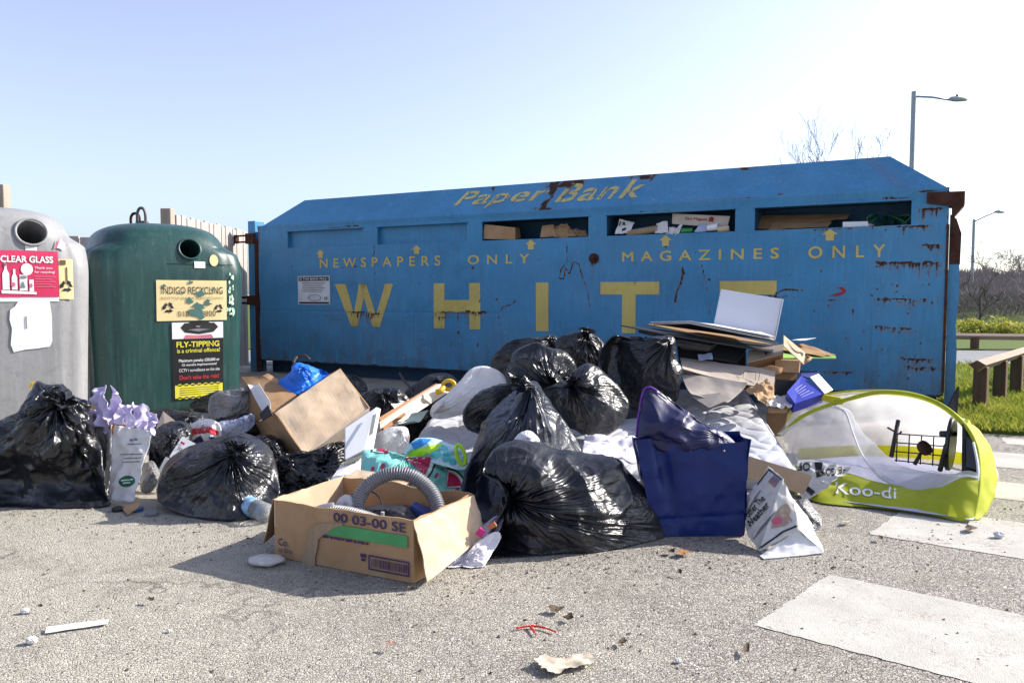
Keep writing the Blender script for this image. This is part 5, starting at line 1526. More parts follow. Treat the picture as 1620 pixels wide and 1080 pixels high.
mesh('hose_cuff', tube(spline([pt(500, 814, 2.98), pt(514, 809, 2.985), pt(530, 806, 2.99)], 10), [.026, .031, .030, .030, .030, .030, .03, .03, .03, .028], 18), HOSE, hs_, True)
mesh('hose_elbow', tube(spline([pt(535, 805, 3.02), pt(545, 790, 3.03), pt(556, 797, 3.03), pt(566, 812, 3.02)], 12), np.linspace(.016, .027, 12), 14), MAT('pale_grey_plastic', (.5, .5, .52), .45), hs_, True)
jn = root('vacuum_cleaner', FL + e1 * .4 + e2 * .22, 'black vacuum cleaner parts lying inside the hose box', 'vacuum cleaner')
o_ = [(565, 810, 3.1), (585, 800, 3.12), (620, 798, 3.12), (645, 800, 3.12), (665, 812, 3.08), (660, 832, 2.98), (620, 838, 2.95), (580, 830, 3.0)]
V, Fs, _f = blob(o_, (600, 806), .05, .06, 41, na=120, nr=30, crum=.03)
mesh('body', (V, Fs), BLACKPL, jn, True)
mesh('cable', tube(spline([pt(560, 810, 3.15), pt(556, 788, 3.18), pt(565, 777, 3.2), pt(585, 776, 3.2), pt(600, 786, 3.18), pt(606, 806, 3.12)], 40), .004, 6), BLACKPL, jn, True)
mesh('clip', bevel(box(pt(602, 822, 2.98), (.013, 0, 0), (0, .012, 0), (0, .0, .030)), .002), MAT('pale_grey_plastic', (.5, .5, .52)), jn)
thing('file_folder', slab(q4((650, 798, 3.1), (658, 793, 3.14), (688, 808, 3.08), (678, 818, 3.0)), .02), MAT('navy_folder', (.02, .05, .24), .5), 'blue and red folder edge inside the hose box', 'folder')
pk = thing('paper_scrap', sheet(q4((530, 822, 2.95), (560, 818, 2.97), (592, 826, 2.93), (566, 832, 2.9)), 12, 8, .008, 9, .002, 3), PAPER, 'white paper scrap under the lower hose in the box', 'paper')

# ================================================================== TILTED BOX ON THE LEFT
A_, B_, C_, D_ = pt(435, 653, 4.30), pt(537, 583, 4.62), pt(584, 646, 4.42), pt(482, 719, 4.12)
th_ = pt(401, 671, 4.62) - A_
tb = root('cardboard_box', np.array([*((A_ + C_) / 2)[:2], 0.3]), 'large pale cardboard box tipped on the heap with its flaps open', 'cardboard box')
pan = lambda q, m, nm='side_panel', sd=1, amp=.006, th=.006, **kw: mesh(nm, sheet(q, 26, 22, amp, 3.5, th, sd, **kw), m, tb)
pan([A_, B_, C_, D_], CARD_PALE, sd=2, amp=.014, crease=.002)
g = unit(np.cross(B_ - A_, D_ - A_)); 
T2 = th_ * 1.0
pan([A_, D_, D_ + T2 * .95, A_ + T2], CARD, sd=3)
pan([D_, C_, C_ + T2 * .9, D_ + T2 * .95], CARD_GREY, sd=4)
pan([B_, C_, C_ + T2 * .9, B_ + T2], CARD, sd=5)
mesh('side_panel', sheet([D_ - zz * .0, C_ - zz * 0, pt(588, 664, 4.50), pt(488, 735, 4.24)], 16, 8, .004, 4, .004, 7), CARD_GREY, tb)
fl1 = q4((382, 597, 4.85), (416, 594, 4.80), (470, 626, 4.65), (433, 655, 4.36))
mesh('flap', sheet(fl1, 18, 18, .01, 4, .005, 8), CARD_DARK, tb)
mesh('flap', sheet(q4((382, 597, 4.86), (388, 640, 4.75), (404, 668, 4.62), (432, 654, 4.40)), 14, 14, .008, 4, .005, 9), CARD_DARK, tb)
mesh('flap', sheet(q4((414, 594, 4.82), (424, 590, 4.84), (474, 624, 4.68), (468, 630, 4.64)), 14, 8, .012, 6, .004, 10), CARD, tb)
mesh('tape', slab([pt(523, 607, 4.556), pt(526, 605, 4.565), pt(567, 655, 4.42), pt(565, 657, 4.41)], .004), CARD_DARK, tb)
# moulded arc of the hand hole on the shaded side
arc = [pt(438 + 10 * math.cos(t), 706 + 12 * math.sin(t), 4.275) for t in np.linspace(-2.6, .9, 14)]
mesh('printed_smile', tube(arc, .0055, 6), INK, tb, True)
bb, bgeo = bag('plastic_bag', 'crumpled bright blue plastic bag stuffed in the tipped box', 'plastic bag',
    [(440, 606, 4.75), (458, 590, 4.8), (464, 577, 4.85), (476, 574, 4.85), (500, 582, 4.85), (520, 592, 4.82), (508, 606, 4.75), (480, 620, 4.68), (458, 624, 4.66)], (478, 580), .07, .08,
    bag_mat('blue_plastic', (.012, .14, .55), .35, .5, .2, .5), 51, None, na=160, nr=40, crum=.07, facet=.1)
thing('card_sheet', sheet(q4((396, 610, 4.55), (412, 608, 4.5), (430, 634, 4.35), (424, 662, 4.3)), 14, 14, .01, 5, .003, 2, curl=.02), PAPER, 'white curled card standing left of the tipped box', 'card')
thing('card_sheet', slab(q4((410, 655, 4.28), (424, 640, 4.3), (430, 655, 4.27), (415, 664, 4.25)), .01), MAT('black_card', (.02, .02, .022), .6), 'small black printed card below the curled white card', 'card')

# ================================================================== LEFT LITTER
cb = root('paper_carrier', gp(190, 795), 'white paper carrier bag with a green oval emblem, full of tissue paper', 'carrier bag')
fq = [pt(172, 792, 3.80), pt(211, 794, 3.76), pt(242, 682, 3.86), (pt(181, 672, 3.88))]
fq = [np.maximum(p, [-99, -99, .004]) for p in fq]
mesh('front_panel', sheet(fq, 44, 44, .016, 7, .002, 4, crease=.013), PAPER, cb, True)
sq = [pt(167, 786, 3.98), fq[0], fq[3], pt(161, 662, 4.06)]
mesh('side_panel', sheet(sq, 20, 44, .014, 7, .002, 5, crease=.013), PAPER, cb, True)
mesh('back_panel', sheet([pt(167, 786, 3.99), pt(210, 786, 3.96), pt(238, 676, 4.05), pt(161, 662, 4.07)], 16, 16, .008, 9, .002, 6), PAPER, cb, True)
cgeo = sheet(fq, 44, 44, .016, 7, .002, 4, crease=.013)
mesh('emblem', printed(cgeo, [el(201, 761, 13, 9, -.15)], 3, .002), MAT('emblem_green', (.015, .12, .06), .6), cb)
meshes('emblem_line', printed(cgeo, [[(192, 759), (210, 757), (210, 759), (192, 761)], [(195, 763), (207, 762), (207, 764), (195, 765)]], 3, .0035), PAPER, cb)
meshes('print', printed(cgeo, [[(x0, y), (x1, y - 1), (x1, y + .6), (x0, y + 1.6)] for x0, x1, y in [(201, 224, 702), (190, 226, 718), (196, 224, 724), (194, 222, 730)]] + [el(208, 696, 3, 2), el(215, 695, 3, 2)], 3, .002), GREYINK, cb)
tt = root('tissue_paper', pt(195, 670, 3.95), 'lilac tissue paper sticking out of the white carrier bag', 'tissue paper')
for k, q in enumerate([((146, 676, 3.90), (176, 672, 3.88), (166, 608, 3.98), (148, 614, 4.0)), ((138, 660, 3.98), (172, 690, 3.88), (164, 652, 3.95), (140, 645, 4.02)), ((170, 670, 3.92), (200, 672, 3.90), (188, 622, 3.98), (176, 610, 4.0)),
    ((182, 676, 3.93), (216, 680, 3.88), (212, 636, 4.0), (190, 640, 4.02)), ((204, 676, 3.9), (236, 682, 3.86), (234, 642, 3.98), (214, 640, 4.0)), ((224, 682, 3.9), (246, 690, 3.86), (249, 655, 3.94), (234, 650, 3.97)), ((150, 690, 4.0), (240, 690, 3.95), (236, 664, 4.02), (152, 664, 4.04))]):
    mesh('tissue', sheet(q4(*q), 30, 30, .028, 9, .0012, 60 + k, crease=.03), LILAC, tt, True, ang=45)
thing('food_carton', slab(q4((166, 668, 3.93), (200, 664, 3.97), (214, 676, 3.9), (180, 682, 3.88)), .03), MAT('orange_carton', (.5, .24, .07), .6), 'orange food carton inside the paper carrier bag', 'carton')
thing('yellow_box', bevel(hexa(q4((144, 640, 4.3), (160, 632, 4.3), (163, 650, 4.3), (146, 656, 4.3), (146, 638, 4.42), (162, 630, 4.42), (165, 648, 4.42), (148, 654, 4.42))), .004), MAT('mustard_card', (.62, .42, .06), .6), 'small yellow box behind the tissue paper', 'box')
thing('wrapper', sheet(q4((20, 655, 4.15), (36, 640, 4.2), (50, 630, 4.2), (44, 650, 4.15)), 12, 12, .02, 12, .002, 7), MAT('green_wrapper', (.35, .5, .30), .4, col2=(.6, .62, .55), vs=20), 'green and white wrapper behind the huge left bag', 'wrapper')
thing('wrapper', sheet(q4((44, 612, 4.2), (50, 602, 4.22), (57, 604, 4.22), (54, 616, 4.2)), 8, 8, .01, 12, .002, 8), MAT('mustard_card', (.62, .42, .06)), 'yellow wrapper scrap behind the huge left bag', 'wrapper')
thing('card_sheet', slab(q4((243, 686, 4.5), (258, 650, 4.6), (280, 668, 4.55), (262, 690, 4.48)), .004), CARD_GREY, 'grey-white square of card behind the crushed black bag', 'card')
lb = root('cardboard_box', pt(290, 720, 4.05), 'white carton with small black print leaning on the starburst bag', 'carton')
lq = q4((268, 722, 4.05), (300, 742, 3.98), (318, 706, 4.08), (288, 690, 4.15))
mesh('panel', slab(lq, .03), WHITE, lb)
lm = quadmap([lq[0], lq[1], lq[2], lq[3]], 0)
nn_ = unit(np.cross(lq[1] - lq[0], lq[3] - lq[0])); nn_ = nn_ if nn_ @ (CAM - lq[0]) > 0 else -nn_
lm3 = (lambda g: (lambda a, b: g(a, b) + nn_ * .003))(quadmap(lq, 0))
mesh('print', writing('standard', (.12, .42, .8, .60), lm3, bold=.01), INK, lb)
mesh('panel_stripe', rects([(.1, .7, .3, .8)], lm3), REDP, lb)
thing('card_sheet', slab(q4((250, 745, 3.98), (262, 722, 4.02), (272, 726, 4.0), (262, 756, 3.95)), .006), WHITE, 'narrow white card strip beside the starburst bag', 'card')
thing('card_sheet', slab(q4((224, 788, 3.86), (245, 786, 3.9), (288, 806, 3.68), (286, 812, 3.66)), .02), MAT('violet_card', (.30, .27, .36), .7), 'flat grey-violet card on the ground by the carrier bag', 'card')
thing('cardboard_scrap', sheet([gp(190, 800, .015), gp(222, 794, .04), gp(220, 802, .02), gp(202, 814, .008)], 10, 8, .005, 9, .004, 2), CARD, 'folded brown card scrap in front of the carrier bag', 'card')
for k, (x, y, r, mt, lab) in enumerate([(186, 808, .026, DARKMETAL, 'dark bottle lid by the folded card scrap'), (216, 808, .03, MAT('blue_lid', (.02, .07, .22), .4), 'blue lid lying in front of the carrier bag'), (240, 815, .03, MAT('grey_lid', (.16, .16, .18), .5), 'grey lid lying on the tarmac near the starburst bag')]):
    p = gp(x, y); thing('jar_top', lathe([(r, 0), (r, .012), (r * .85, .016), (0, .016)], p + np.array([0, 0, .002]), (.05, -.08, 1), 20), mt, lab, 'lid', 'lids lying on the ground', smooth=True, ang=40)

# water bottle lying down
wb = root('water_bottle', gp(400, 828), 'clear plastic water bottle with blue label lying on the ground', 'bottle')
m, nt, b = nodes('clear_bottle'); b.inputs['Base Color'].default_value = (.93, .96, .98, 1); b.inputs['Roughness'].default_value = .12; b.inputs['Transmission Weight'].default_value = .82; b.inputs['IOR'].default_value = 1.2
co_ = N(nt, 'ShaderNodeTexCoord').outputs['Object']; bumpn(nt, b, noise(nt, co_, 55, 3), .6, .01)
CLEARB = m
b0 = pt(425, 812, 3.42); b1 = pt(370, 797, 3.62); ax_ = unit(b1 - b0); Lb = np.linalg.norm(b1 - b0); b0[2] = .045; ax_ = unit(np.array([ax_[0], ax_[1], .03]))
mesh('bottle_body', lathe([(0, -.0), (.026, -.002), (.040, .012), (.042, .03), (.039, .045), (.042, .06), (.041, Lb * .75), (.036, Lb * .9), (.02, Lb * 1.05), (.014, Lb * 1.12)], b0, ax_, 28), CLEARB, wb, True)
mesh('label', lathe([(.0425, Lb * .34), (.0432, Lb * .36), (.0432, Lb * .72), (.0425, Lb * .74)], b0, ax_, 28)[0:1] + ([f for f in lathe([(.0425, Lb * .34), (.0432, Lb * .36), (.0432, Lb * .72), (.0425, Lb * .74)], b0, ax_, 28)[1] if len(f) == 4],), MAT('blue_label', (.05, .30, .62), .35, col2=(.55, .66, .75), vs=22, dirt=0), wb, True)
mesh('cap', lathe([(.016, Lb * 1.1), (.016, Lb * 1.2), (0, Lb * 1.2)], b0, ax_, 18), MAT('blue_lid', (.02, .07, .22)), wb, True, ang=40)

st_ = gp(421, 893)
V, Fs, _, _ = grid(lambda U, W: np.stack([st_[0] + .067 * np.sin(W * np.pi) * np.cos(U * 2 * np.pi) * (1 + .08 * np.sin(3 * U * 6.28)), st_[1] + .05 * np.sin(W * np.pi) * np.sin(U * 2 * np.pi), .018 - .018 * np.cos(W * np.pi)], 1), 40, 16)
V = V + .003 * fbm(V * 30, 3)[:, None]; V[:, 2] = np.maximum(V[:, 2], .002)
thing('flat_stone', (V, Fs), MAT('pale_stone', (.56, .54, .50), .8, col2=(.44, .42, .40), vs=30, bump=.4, bs=90, dirt=.4), 'flat pale stone in front of the hose box', 'stone', smooth=True)

# ================================================================== MIDDLE LITTER
wf = root('timber_frame', pt(650, 650, 5.0), 'cream timber frame piece sloping up to the white bag', 'timber')
mesh('plank', slab(q4((601, 668, 4.45), (697, 607, 5.6), (713, 618, 5.6), (603, 689, 4.45)), .03), MAT('cream_wood', (.60, .52, .40), .7, col2=(.52, .44, .33), vs=9, stretch=(1, 1, 1)), wf)
mesh('edge_strip', slab(q4((600, 660, 4.5), (690, 606, 5.66), (697, 609, 5.6), (602, 670, 4.45)), .03), MAT('brown_edge', (.24, .10, .035), .7), wf)
mesh('edge_strip', slab(q4((606, 676, 4.42), (640, 652, 4.8), (643, 656, 4.78), (608, 682, 4.41)), .012), MAT('brown_edge', (.24, .10, .035)), wf)
yt = root('plastic_toy', pt(708, 612, 5.2), 'yellow plastic ring piece at the end of the timber frame', 'toy')
mesh('ring', tube([pt(710 + 9 * math.cos(t), 609 + 7 * math.sin(t), 5.25) for t in np.linspace(0, 6.283, 25)], .014, 10, False), MAT('yellow_plastic', (.66, .42, .02), .4), yt, True)
mesh('arm', tube(spline([pt(702, 612, 5.24), pt(697, 618, 5.2), pt(690, 620, 5.2)], 8), .02, 10), MAT('yellow_plastic', (.66, .42, .02)), yt, True)
thing('plastic_moulding', sheet(q4((630, 676, 4.55), (650, 660, 4.7), (676, 656, 4.8), (655, 672, 4.6)), 16, 10, .006, 5, .008, 4, curl=.03), MAT('mint_plastic', (.46, .56, .48), .45), 'pale mint plastic moulding by the timber frame', 'plastic piece')
thing('newspaper_sheet', sheet(q4((618, 640, 5.0), (650, 634, 5.3), (660, 640, 5.2), (628, 650, 5.0)), 16, 8, .012, 7, .003, 5), PAPER, 'white paper lying behind the timber frame', 'paper')
thing('cable', tube(spline([pt(632, 590, 7.3), pt(638, 600, 7.2), pt(648, 612, 7.0), pt(654, 626, 6.8)], 20), .011, 8), BLACKPL, 'bent black pipe under the container edge', 'pipe', smooth=True)
thing('cable', tube(spline([pt(464, 574, 6.6), pt(470, 565, 6.7), pt(482, 563, 6.7), pt(490, 569, 6.7)], 20), .014, 8), BLACKPL, 'curved dark handle behind the blue plastic bag', 'pipe', smooth=True)
# white appliance
ap = root('plastic_heater', pt(570, 720, 4.1), 'white plastic heater casing with vent grille behind the hose box', 'heater')
WPL = MAT('white_plastic_hard', (.74, .75, .76), .35, col2=(.70, .71, .72), dirt=.1, vs=4)
mesh('back_panel', bevel(hexa(q4((545, 727, 4.0), (577, 711, 4.05), (596, 643, 4.2), (545, 677, 4.1), (557, 732, 4.12), (590, 716, 4.17), (603, 646, 4.30), (552, 676, 4.22))), .006, 3), WPL, ap)
fq_ = q4((580, 700, 4.045), (588, 696, 4.06), (597, 656, 4.17), (590, 659, 4.155))
mesh('recess', slab([p - np.array([0, .003, 0]) for p in q4((583, 690, 4.055), (590, 685, 4.07), (596, 653, 4.16), (590, 656, 4.15))], .002), MAT('grey_recess', (.30, .31, .30), .6), ap)
mesh('base', bevel(hexa(q4((522, 758, 3.72), (576, 762, 3.72), (580, 716, 4.05), (541, 731, 4.0), (524, 785, 3.75), (576, 790, 3.75), (580, 745, 4.1), (541, 760, 4.05))), .008, 3), WPL, ap)
for k in range(7):
    t = k / 7
    a = pt(548 + 2 - 3 * t + 4 * k * .9, 731 - k * .8, 3.945 + .005 * k); b_ = a + (pt(540, 737, 3.86) - pt(548, 731, 3.945)) * .8
    a = pt(549 + 4.2 * k, 729 - 1.45 * k, 3.95 + .01 * k) + zz * .004; b_ = pt(541 + 4.2 * k, 737 - 1.2 * k, 3.87 + .008 * k) + zz * .004
    mesh('vent_slot', tube([a, b_], .0035, 6), MAT('vent_dark', (.09, .10, .08), .7), ap)
thing('cardboard_box', slab(q4((524, 716, 4.35), (552, 700, 4.4), (554, 712, 4.38), (528, 724, 4.33)), .05), MAT('amber_card', (.30, .13, .04), .6, col2=(.2, .08, .03), vs=18), 'amber printed carton under the tipped box', 'carton')

# watermelon bag with blue and lime bag on it
wm, wg = bag('shopping_bag', 'turquoise shopping bag printed with watermelon slices behind the hose box', 'shopping bag',
    [(572, 722, 3.75), (578, 711, 3.78), (596, 710, 3.8), (620, 716, 3.8), (642, 722, 3.8), (670, 728, 3.78), (700, 736, 3.75), (736, 730, 3.72), (741, 742, 3.68), (732, 770, 3.6), (722, 795, 3.5), (690, 812, 3.45), (620, 812, 3.45), (580, 800, 3.5), (573, 760, 3.65)],
    (642, 722), .12, .12, bag_mat('turquoise_plastic', (.25, .62, .55), .42, .4, .1, .35, (.20, .55, .48)), 71, None, na=240, nr=70, crum=.03, facet=.07, pleat=.05)
MELON = MAT('melon_red', (.42, .012, .06), .5, dirt=0); SEED = MAT('melon_black', (.03, .012, .02), .5, dirt=0); RIND = MAT('melon_rind', (.55, .72, .64), .5, dirt=0)
mel = lambda cx, cy, r, a0, a1: [(cx, cy)] + [(cx + r * math.cos(t), cy + r * .95 * math.sin(t)) for t in np.linspace(a0, a1, 10)]
meshes('melon_rind', printed(wg, [mel(640, 724, 50, -.45, .75), mel(705, 772, 34, -1.5, .0), mel(612, 718, 26, 3.3, 5.9)], 4, .002), SEED, wm)
meshes('melon_rind', printed(wg, [mel(640, 724, 47, -.43, .73), mel(705, 772, 31, -1.48, -.04), mel(612, 718, 23, 3.3, 5.9)], 4, .0035), RIND, wm)
meshes('melon_flesh', printed(wg, [mel(641, 725, 40, -.40, .70), mel(706, 771, 25, -1.45, -.08), mel(612, 717, 17, 3.35, 5.85)], 4, .005), MELON, wm)
seeds = [el(606, 738, 3.2, 5, .5), el(642, 741, 2.5, 4, 1.2), el(618, 758, 3, 6, .4), el(630, 774, 3, 7, -.3), el(650, 764, 2.5, 5, .2), el(590, 742, 2, 4, .3), el(722, 780, 4, 9, .4), el(612, 770, 5, 3, .1), el(648, 776, 3, 6, .9), el(690, 752, 2.5, 4, .4)]
meshes('melon_flesh', printed(wg, seeds, 3, .004), MELON, wm)
lbg, lg = bag('shopping_bag', 'blue and lime patterned bag with lime handle on the watermelon bag', 'shopping bag',
    [(640, 726, 3.72), (646, 706, 3.76), (660, 693, 3.8), (686, 693, 3.8), (712, 702, 3.78), (728, 708, 3.76), (739, 732, 3.68), (733, 743, 3.64), (706, 738, 3.66), (676, 730, 3.68)],
    (728, 715), .08, .08, bag_mat('aqua_plastic', (.46, .72, .78), .4, .4, .1, .3, (.6, .78, .8)), 72, None, na=180, nr=50, crum=.04, facet=.06)
LIME = MAT('lime_plastic', (.40, .72, .02), .45, dirt=.05)
meshes('printed_patch', printed(lg, [[(650, 702), (664, 694), (684, 695), (672, 704), (656, 712)]], 4, .003), MAT('royal_print', (.02, .22, .55), .5, dirt=0), lbg)
meshes('printed_patch', printed(lg, [[(642, 722), (650, 712), (676, 706), (700, 702), (694, 712), (668, 720), (654, 730)]], 4, .0045), LIME, lbg)
meshes('printed_patch', printed(lg, [el(690, 718, 8, 7), el(706, 722, 7, 9, .3), el(716, 730, 6, 6), el(700, 708, 9, 4, .2)], 4, .003), MAT('teal_print', (.08, .52, .56), .5, dirt=0), lbg)
hc = pt(729, 719, 3.60)
mesh('handle', tube([pt(729 + 6.5 * math.cos(t) + 4 * math.sin(t), 719 + 16 * math.sin(t), 3.615) for t in np.linspace(0, 6.283, 33)], .0085, 8, False), LIME, lbg, True)

# ================================================================== MATTRESS
mq = q4((600, 775, 4.0), (1262, 748, 4.02), (1176, 612, 5.35), (690, 648, 5.2))
MATT = MAT('mattress_ticking', (.52, .53, .57), .8, spec=.2, col2=(.40, .40, .42), vs=3, bump=.25, bs=60, dirt=.3)
mt_ = root('mattress', mq[0], 'dirty white quilted mattress lying under the heap', 'mattress')
def quilt(U, W):
    P = bil(mq)(U, W)
    n = unit(np.cross(mq[1] - mq[0], mq[3] - mq[0]))
    x = U * 2.45; y = W * 1.5
    wx = x + .035 * np.sin(y * 21) + .03 * perlin(np.stack([x * 4, y * 4, x * 0], 1)); wy = y + .035 * np.sin(x * 19 + 1) + .03 * perlin(np.stack([x * 4, y * 4, x * 0 + 9], 1))
    a = np.abs(np.sin((wx + wy) * 17)); b_ = np.abs(np.sin((wx - wy) * 17))
    h = .011 * np.minimum(a, b_) ** .55 + .02 * fbm(np.stack([x * 1.7, y * 1.7, x * 0 + 4], 1), 3)
    e = np.minimum(np.minimum(U, 1 - U) * 2.4, np.minimum(W, 1 - W) * 1.5)
    return P + n * (h + .02 - .045 * np.exp(-e / .02))[:, None]
P, Fs, _, _ = grid(quilt, 300, 170)
mesh('quilted_top', (P, Fs), MATT, mt_, True)
n_ = unit(np.cross(mq[1] - mq[0], mq[3] - mq[0]))
mesh('side_band', hexa([p - n_ * .022 for p in mq] + [np.maximum(p - n_ * .13, [-9, -9, .004]) for p in mq]), MATT, mt_)
mesh('piping', tube(spline([mq[1], mq[1] * .5 + mq[2] * .5, mq[2]], 30) - n_ * .01, .009, 8), MAT('grey_piping', (.45, .46, .50), .7), mt_, True)
mesh('piping', tube(spline([mq[1], mq[1] * .5 + mq[2] * .5, mq[2]], 30) - n_ * .11, .009, 8), MAT('grey_piping', (.45, .46, .50)), mt_, True)
mesh('piping', tube(spline([mq[0], mq[0] * .5 + mq[1] * .5, mq[1]], 30) - n_ * .01, .009, 8), MAT('grey_piping', (.45, .46, .50)), mt_, True)
# a sun-warmed crumpled sheet end beside the front bag
thing('bed_sheet', sheet(q4((918, 722, 3.75), (1015, 730, 3.75), (1010, 690, 4.15), (925, 690, 4.15)), 40, 30, .018, 7, .003, 9, crease=.02), CLOTH, 'crumpled cream sheet on the mattress by the blue gift bag', 'bed sheet', smooth=True)

# ================================================================== RIGHT HALF OF THE HEAP
NAVY = MAT('navy_gloss_card', (.003, .018, .125), .36, spec=.3, col2=(.003, .015, .10), vs=3, bump=.1, bs=9, bd=.02, dirt=.1)
gbag = root('gift_bag', gp(1110, 852), 'glossy dark blue gift bag standing open beside the front black bag', 'gift bag')
fb = [np.maximum(pt(1034, 851, 3.235), [-9, -9, .004]), np.maximum(pt(1177, 849, 3.235), [-9, -9, .004]), pt(1185, 697, 3.25), pt(1006, 700, 3.25)]
def gsheet(q, nm, sd, fn=None, n=40):
    P, Fs, U, W = grid(bil(q), n, n)
    nr = vnormals(P, Fs)
    if (nr @ (P.mean(0) - CAM)).mean() > 0: Fs = [f[::-1] for f in Fs]; nr = -nr
    d = .010 * fbm(P * 4 + sd, 2) + .009 * (ridge(P * 5 + sd * 3) ** 2 - .4) * (.3 + W) + .003 * ridge(P * 14 + sd)
    P = P + np.array([0, 0, 1.0]) * ((.010 * np.sin(U * 4 + sd) + .012 * perlin(P * 6 + sd)) * W ** 3)[:, None]
    if fn: d = d + fn(U, W)
    P = P + nr * d[:, None]; P[:, 2] = np.maximum(P[:, 2], .004)
    return mesh(nm, thick(P, Fs, n, n, .002), NAVY, gbag, True, ang=50)
gsheet(fb, 'front_panel', 1, lambda U, W: -.035 * np.exp(-((U - .2 - .07 * (1 - W)) / .07) ** 2) * np.clip(W * 1.6, 0, 1) + .012 * np.sin(U * 5) * W - .006 * np.exp(-((W - .17 - .05 * U) / .012) ** 2))
bq = [p + np.array([.01, .17, 0]) for p in fb]
gsheet([fb[1], bq[1], bq[2], fb[2]], 'side_panel', 2, lambda U, W: -.03 * np.exp(-((U - .5) / .2) ** 2) * W)
gsheet([bq[0], fb[0], fb[3], bq[3]], 'side_panel', 3, lambda U, W: -.03 * np.exp(-((U - .5) / .2) ** 2) * W)
gsheet(bq, 'back_panel', 4)
for px_ in (1092, 1145): mesh('eyelet', lathe([(.004, 0), (.004, .004), (.002, .005)], pt(px_, 713, 3.24), (0, -1, .1), 10), GALV, gbag, True)
NAVYF = MAT('navy_vinyl', (.009, .011, .055), .42, spec=.4, col2=(.012, .014, .07), vs=8, bump=.4, bs=30)
vn = root('vinyl_cover', pt(1085, 705, 3.32), 'folded navy vinyl cover with purple edging stuffed in the gift bag', 'cover')
V, Fs, fo = blob([(1007, 689, 3.3), (1011, 656, 3.32), (1019, 619, 3.34), (1028, 613, 3.34), (1044, 620, 3.34), (1067, 638, 3.34), (1089, 652, 3.34), (1105, 668, 3.33), (1141, 681, 3.32), (1166, 702, 3.32), (1150, 720, 3.3), (1095, 722, 3.3), (1050, 716, 3.28), (1015, 697, 3.28)], (1140, 690), .085, .06, 81, na=200, nr=56, crum=.02, facet=.10, pleat=.02, nfac=2)
mesh('cover_body', (V, Fs), NAVYF, vn, True)
mesh('edging', tube(spline([pt(1006, 691, 3.29), pt(1010, 656, 3.31), pt(1017, 620, 3.33), pt(1027, 612, 3.33), pt(1040, 618, 3.33)], 30), .0038, 8), MAT('purple_trim', (.16, .02, .36), .45), vn, True)

# black boards and magazines
def pslab(nm, q, th, mt, lab, cat, grp=None): return thing(nm, slab(q4(*q), th), mt, lab, cat, grp)
BOARD = MAT('black_board', (.016, .016, .018), .5, col2=(.022, .022, .025), vs=8, dirt=.25)
pslab('black_board', [(982, 514, 5.9), (1050, 528, 5.0), (1222, 556, 4.95), (1232, 541, 5.6)], .008, BOARD, 'uppermost thin black board jutting left over the black bag', 'board', 'black boards on the heap')
pslab('black_board', [(1010, 522, 5.8), (1064, 534, 5.05), (1236, 548, 5.3), (1200, 535, 5.8)], .02, BOARD, 'thicker black board under the uppermost one', 'board', 'black boards on the heap')
thing('cardboard_sheet', slab(q4((1024, 512, 5.9), (1100, 518, 5.7), (1225, 545, 5.4), (1110, 530, 5.3)), .01), CARD_DARK, 'brown card sheet sandwiched beneath the magazines', 'cardboard')
tr = root('plastic_tray', pt(1100, 545, 5.1), 'black plastic tray hanging under the black boards', 'tray')
mesh('tray_body', join(slab(q4((1062, 530, 5.15), (1136, 540, 5.1), (1124, 548, 5.0), (1072, 540, 5.0)), .03), slab(q4((1072, 540, 5.0), (1124, 548, 5.0), (1118, 556, 5.1), (1078, 552, 5.1)), .02)), BLACKPL, tr)
mesh('tray_rim', tube([pt(1062, 530, 5.14), pt(1072, 540, 4.99), pt(1124, 548, 4.99), pt(1136, 539, 5.09)], .006, 6), BLACKPL, tr, True)
pslab('charcoal_board', [(1130, 541, 5.2), (1183, 549, 5.2), (1168, 572, 5.1), (1122, 564, 5.1)], .02, MAT('charcoal_panel', (.03, .034, .04), .5), 'charcoal plastic panel below the black boards', 'panel')
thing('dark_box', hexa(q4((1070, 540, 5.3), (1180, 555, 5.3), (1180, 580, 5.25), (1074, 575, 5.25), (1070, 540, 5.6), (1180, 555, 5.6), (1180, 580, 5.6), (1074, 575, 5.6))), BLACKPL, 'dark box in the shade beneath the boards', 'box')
thing('paper_wrap', sheet(q4((1104, 560, 5.05), (1126, 558, 5.05), (1128, 568, 5.0), (1106, 570, 5.0)), 10, 8, .01, 14, .002, 3), MAT('bluewhite_paper', (.4, .45, .6), .6), 'blue-white wrapper tucked below the black tray', 'wrapper')
mg = root('magazine_pile', pt(1130, 520, 5.2), 'thin stack of white magazines lying on the black boards', 'magazines')
for k in range(4):
    dz = zz * (.006 * k)
    mesh('magazine', slab([p + dz for p in q4((1034 - k * 2, 514, 5.45), (1090 + k, 513, 5.1), (1226, 541 - k, 5.0), (1180, 522, 5.45))], .0045), [BOARD, WHITE, CARD_GREY, WHITE][k], mg)
wbd = root('white_board', pt(1185, 537, 5.3), 'white laminated board standing upright on the heap before the letter E', 'board')
wq = q4((1130, 512, 5.30), (1227, 537, 5.22), (1240, 473, 5.30), (1141, 457, 5.38))
mesh('board', bevel(slab(wq, .045), .004), MAT('laminate_white', (.66, .67, .72), .4, col2=(.62, .63, .69), vs=2, dirt=.06), wbd)
mesh('edge_line', tube([wq[1] + (wq[2] - wq[1]) * .02 + np.array([-.008, -.002, 0]), wq[2] - (wq[2] - wq[1]) * .02 + np.array([-.012, -.002, 0])], .0018, 5), GREYINK, wbd)

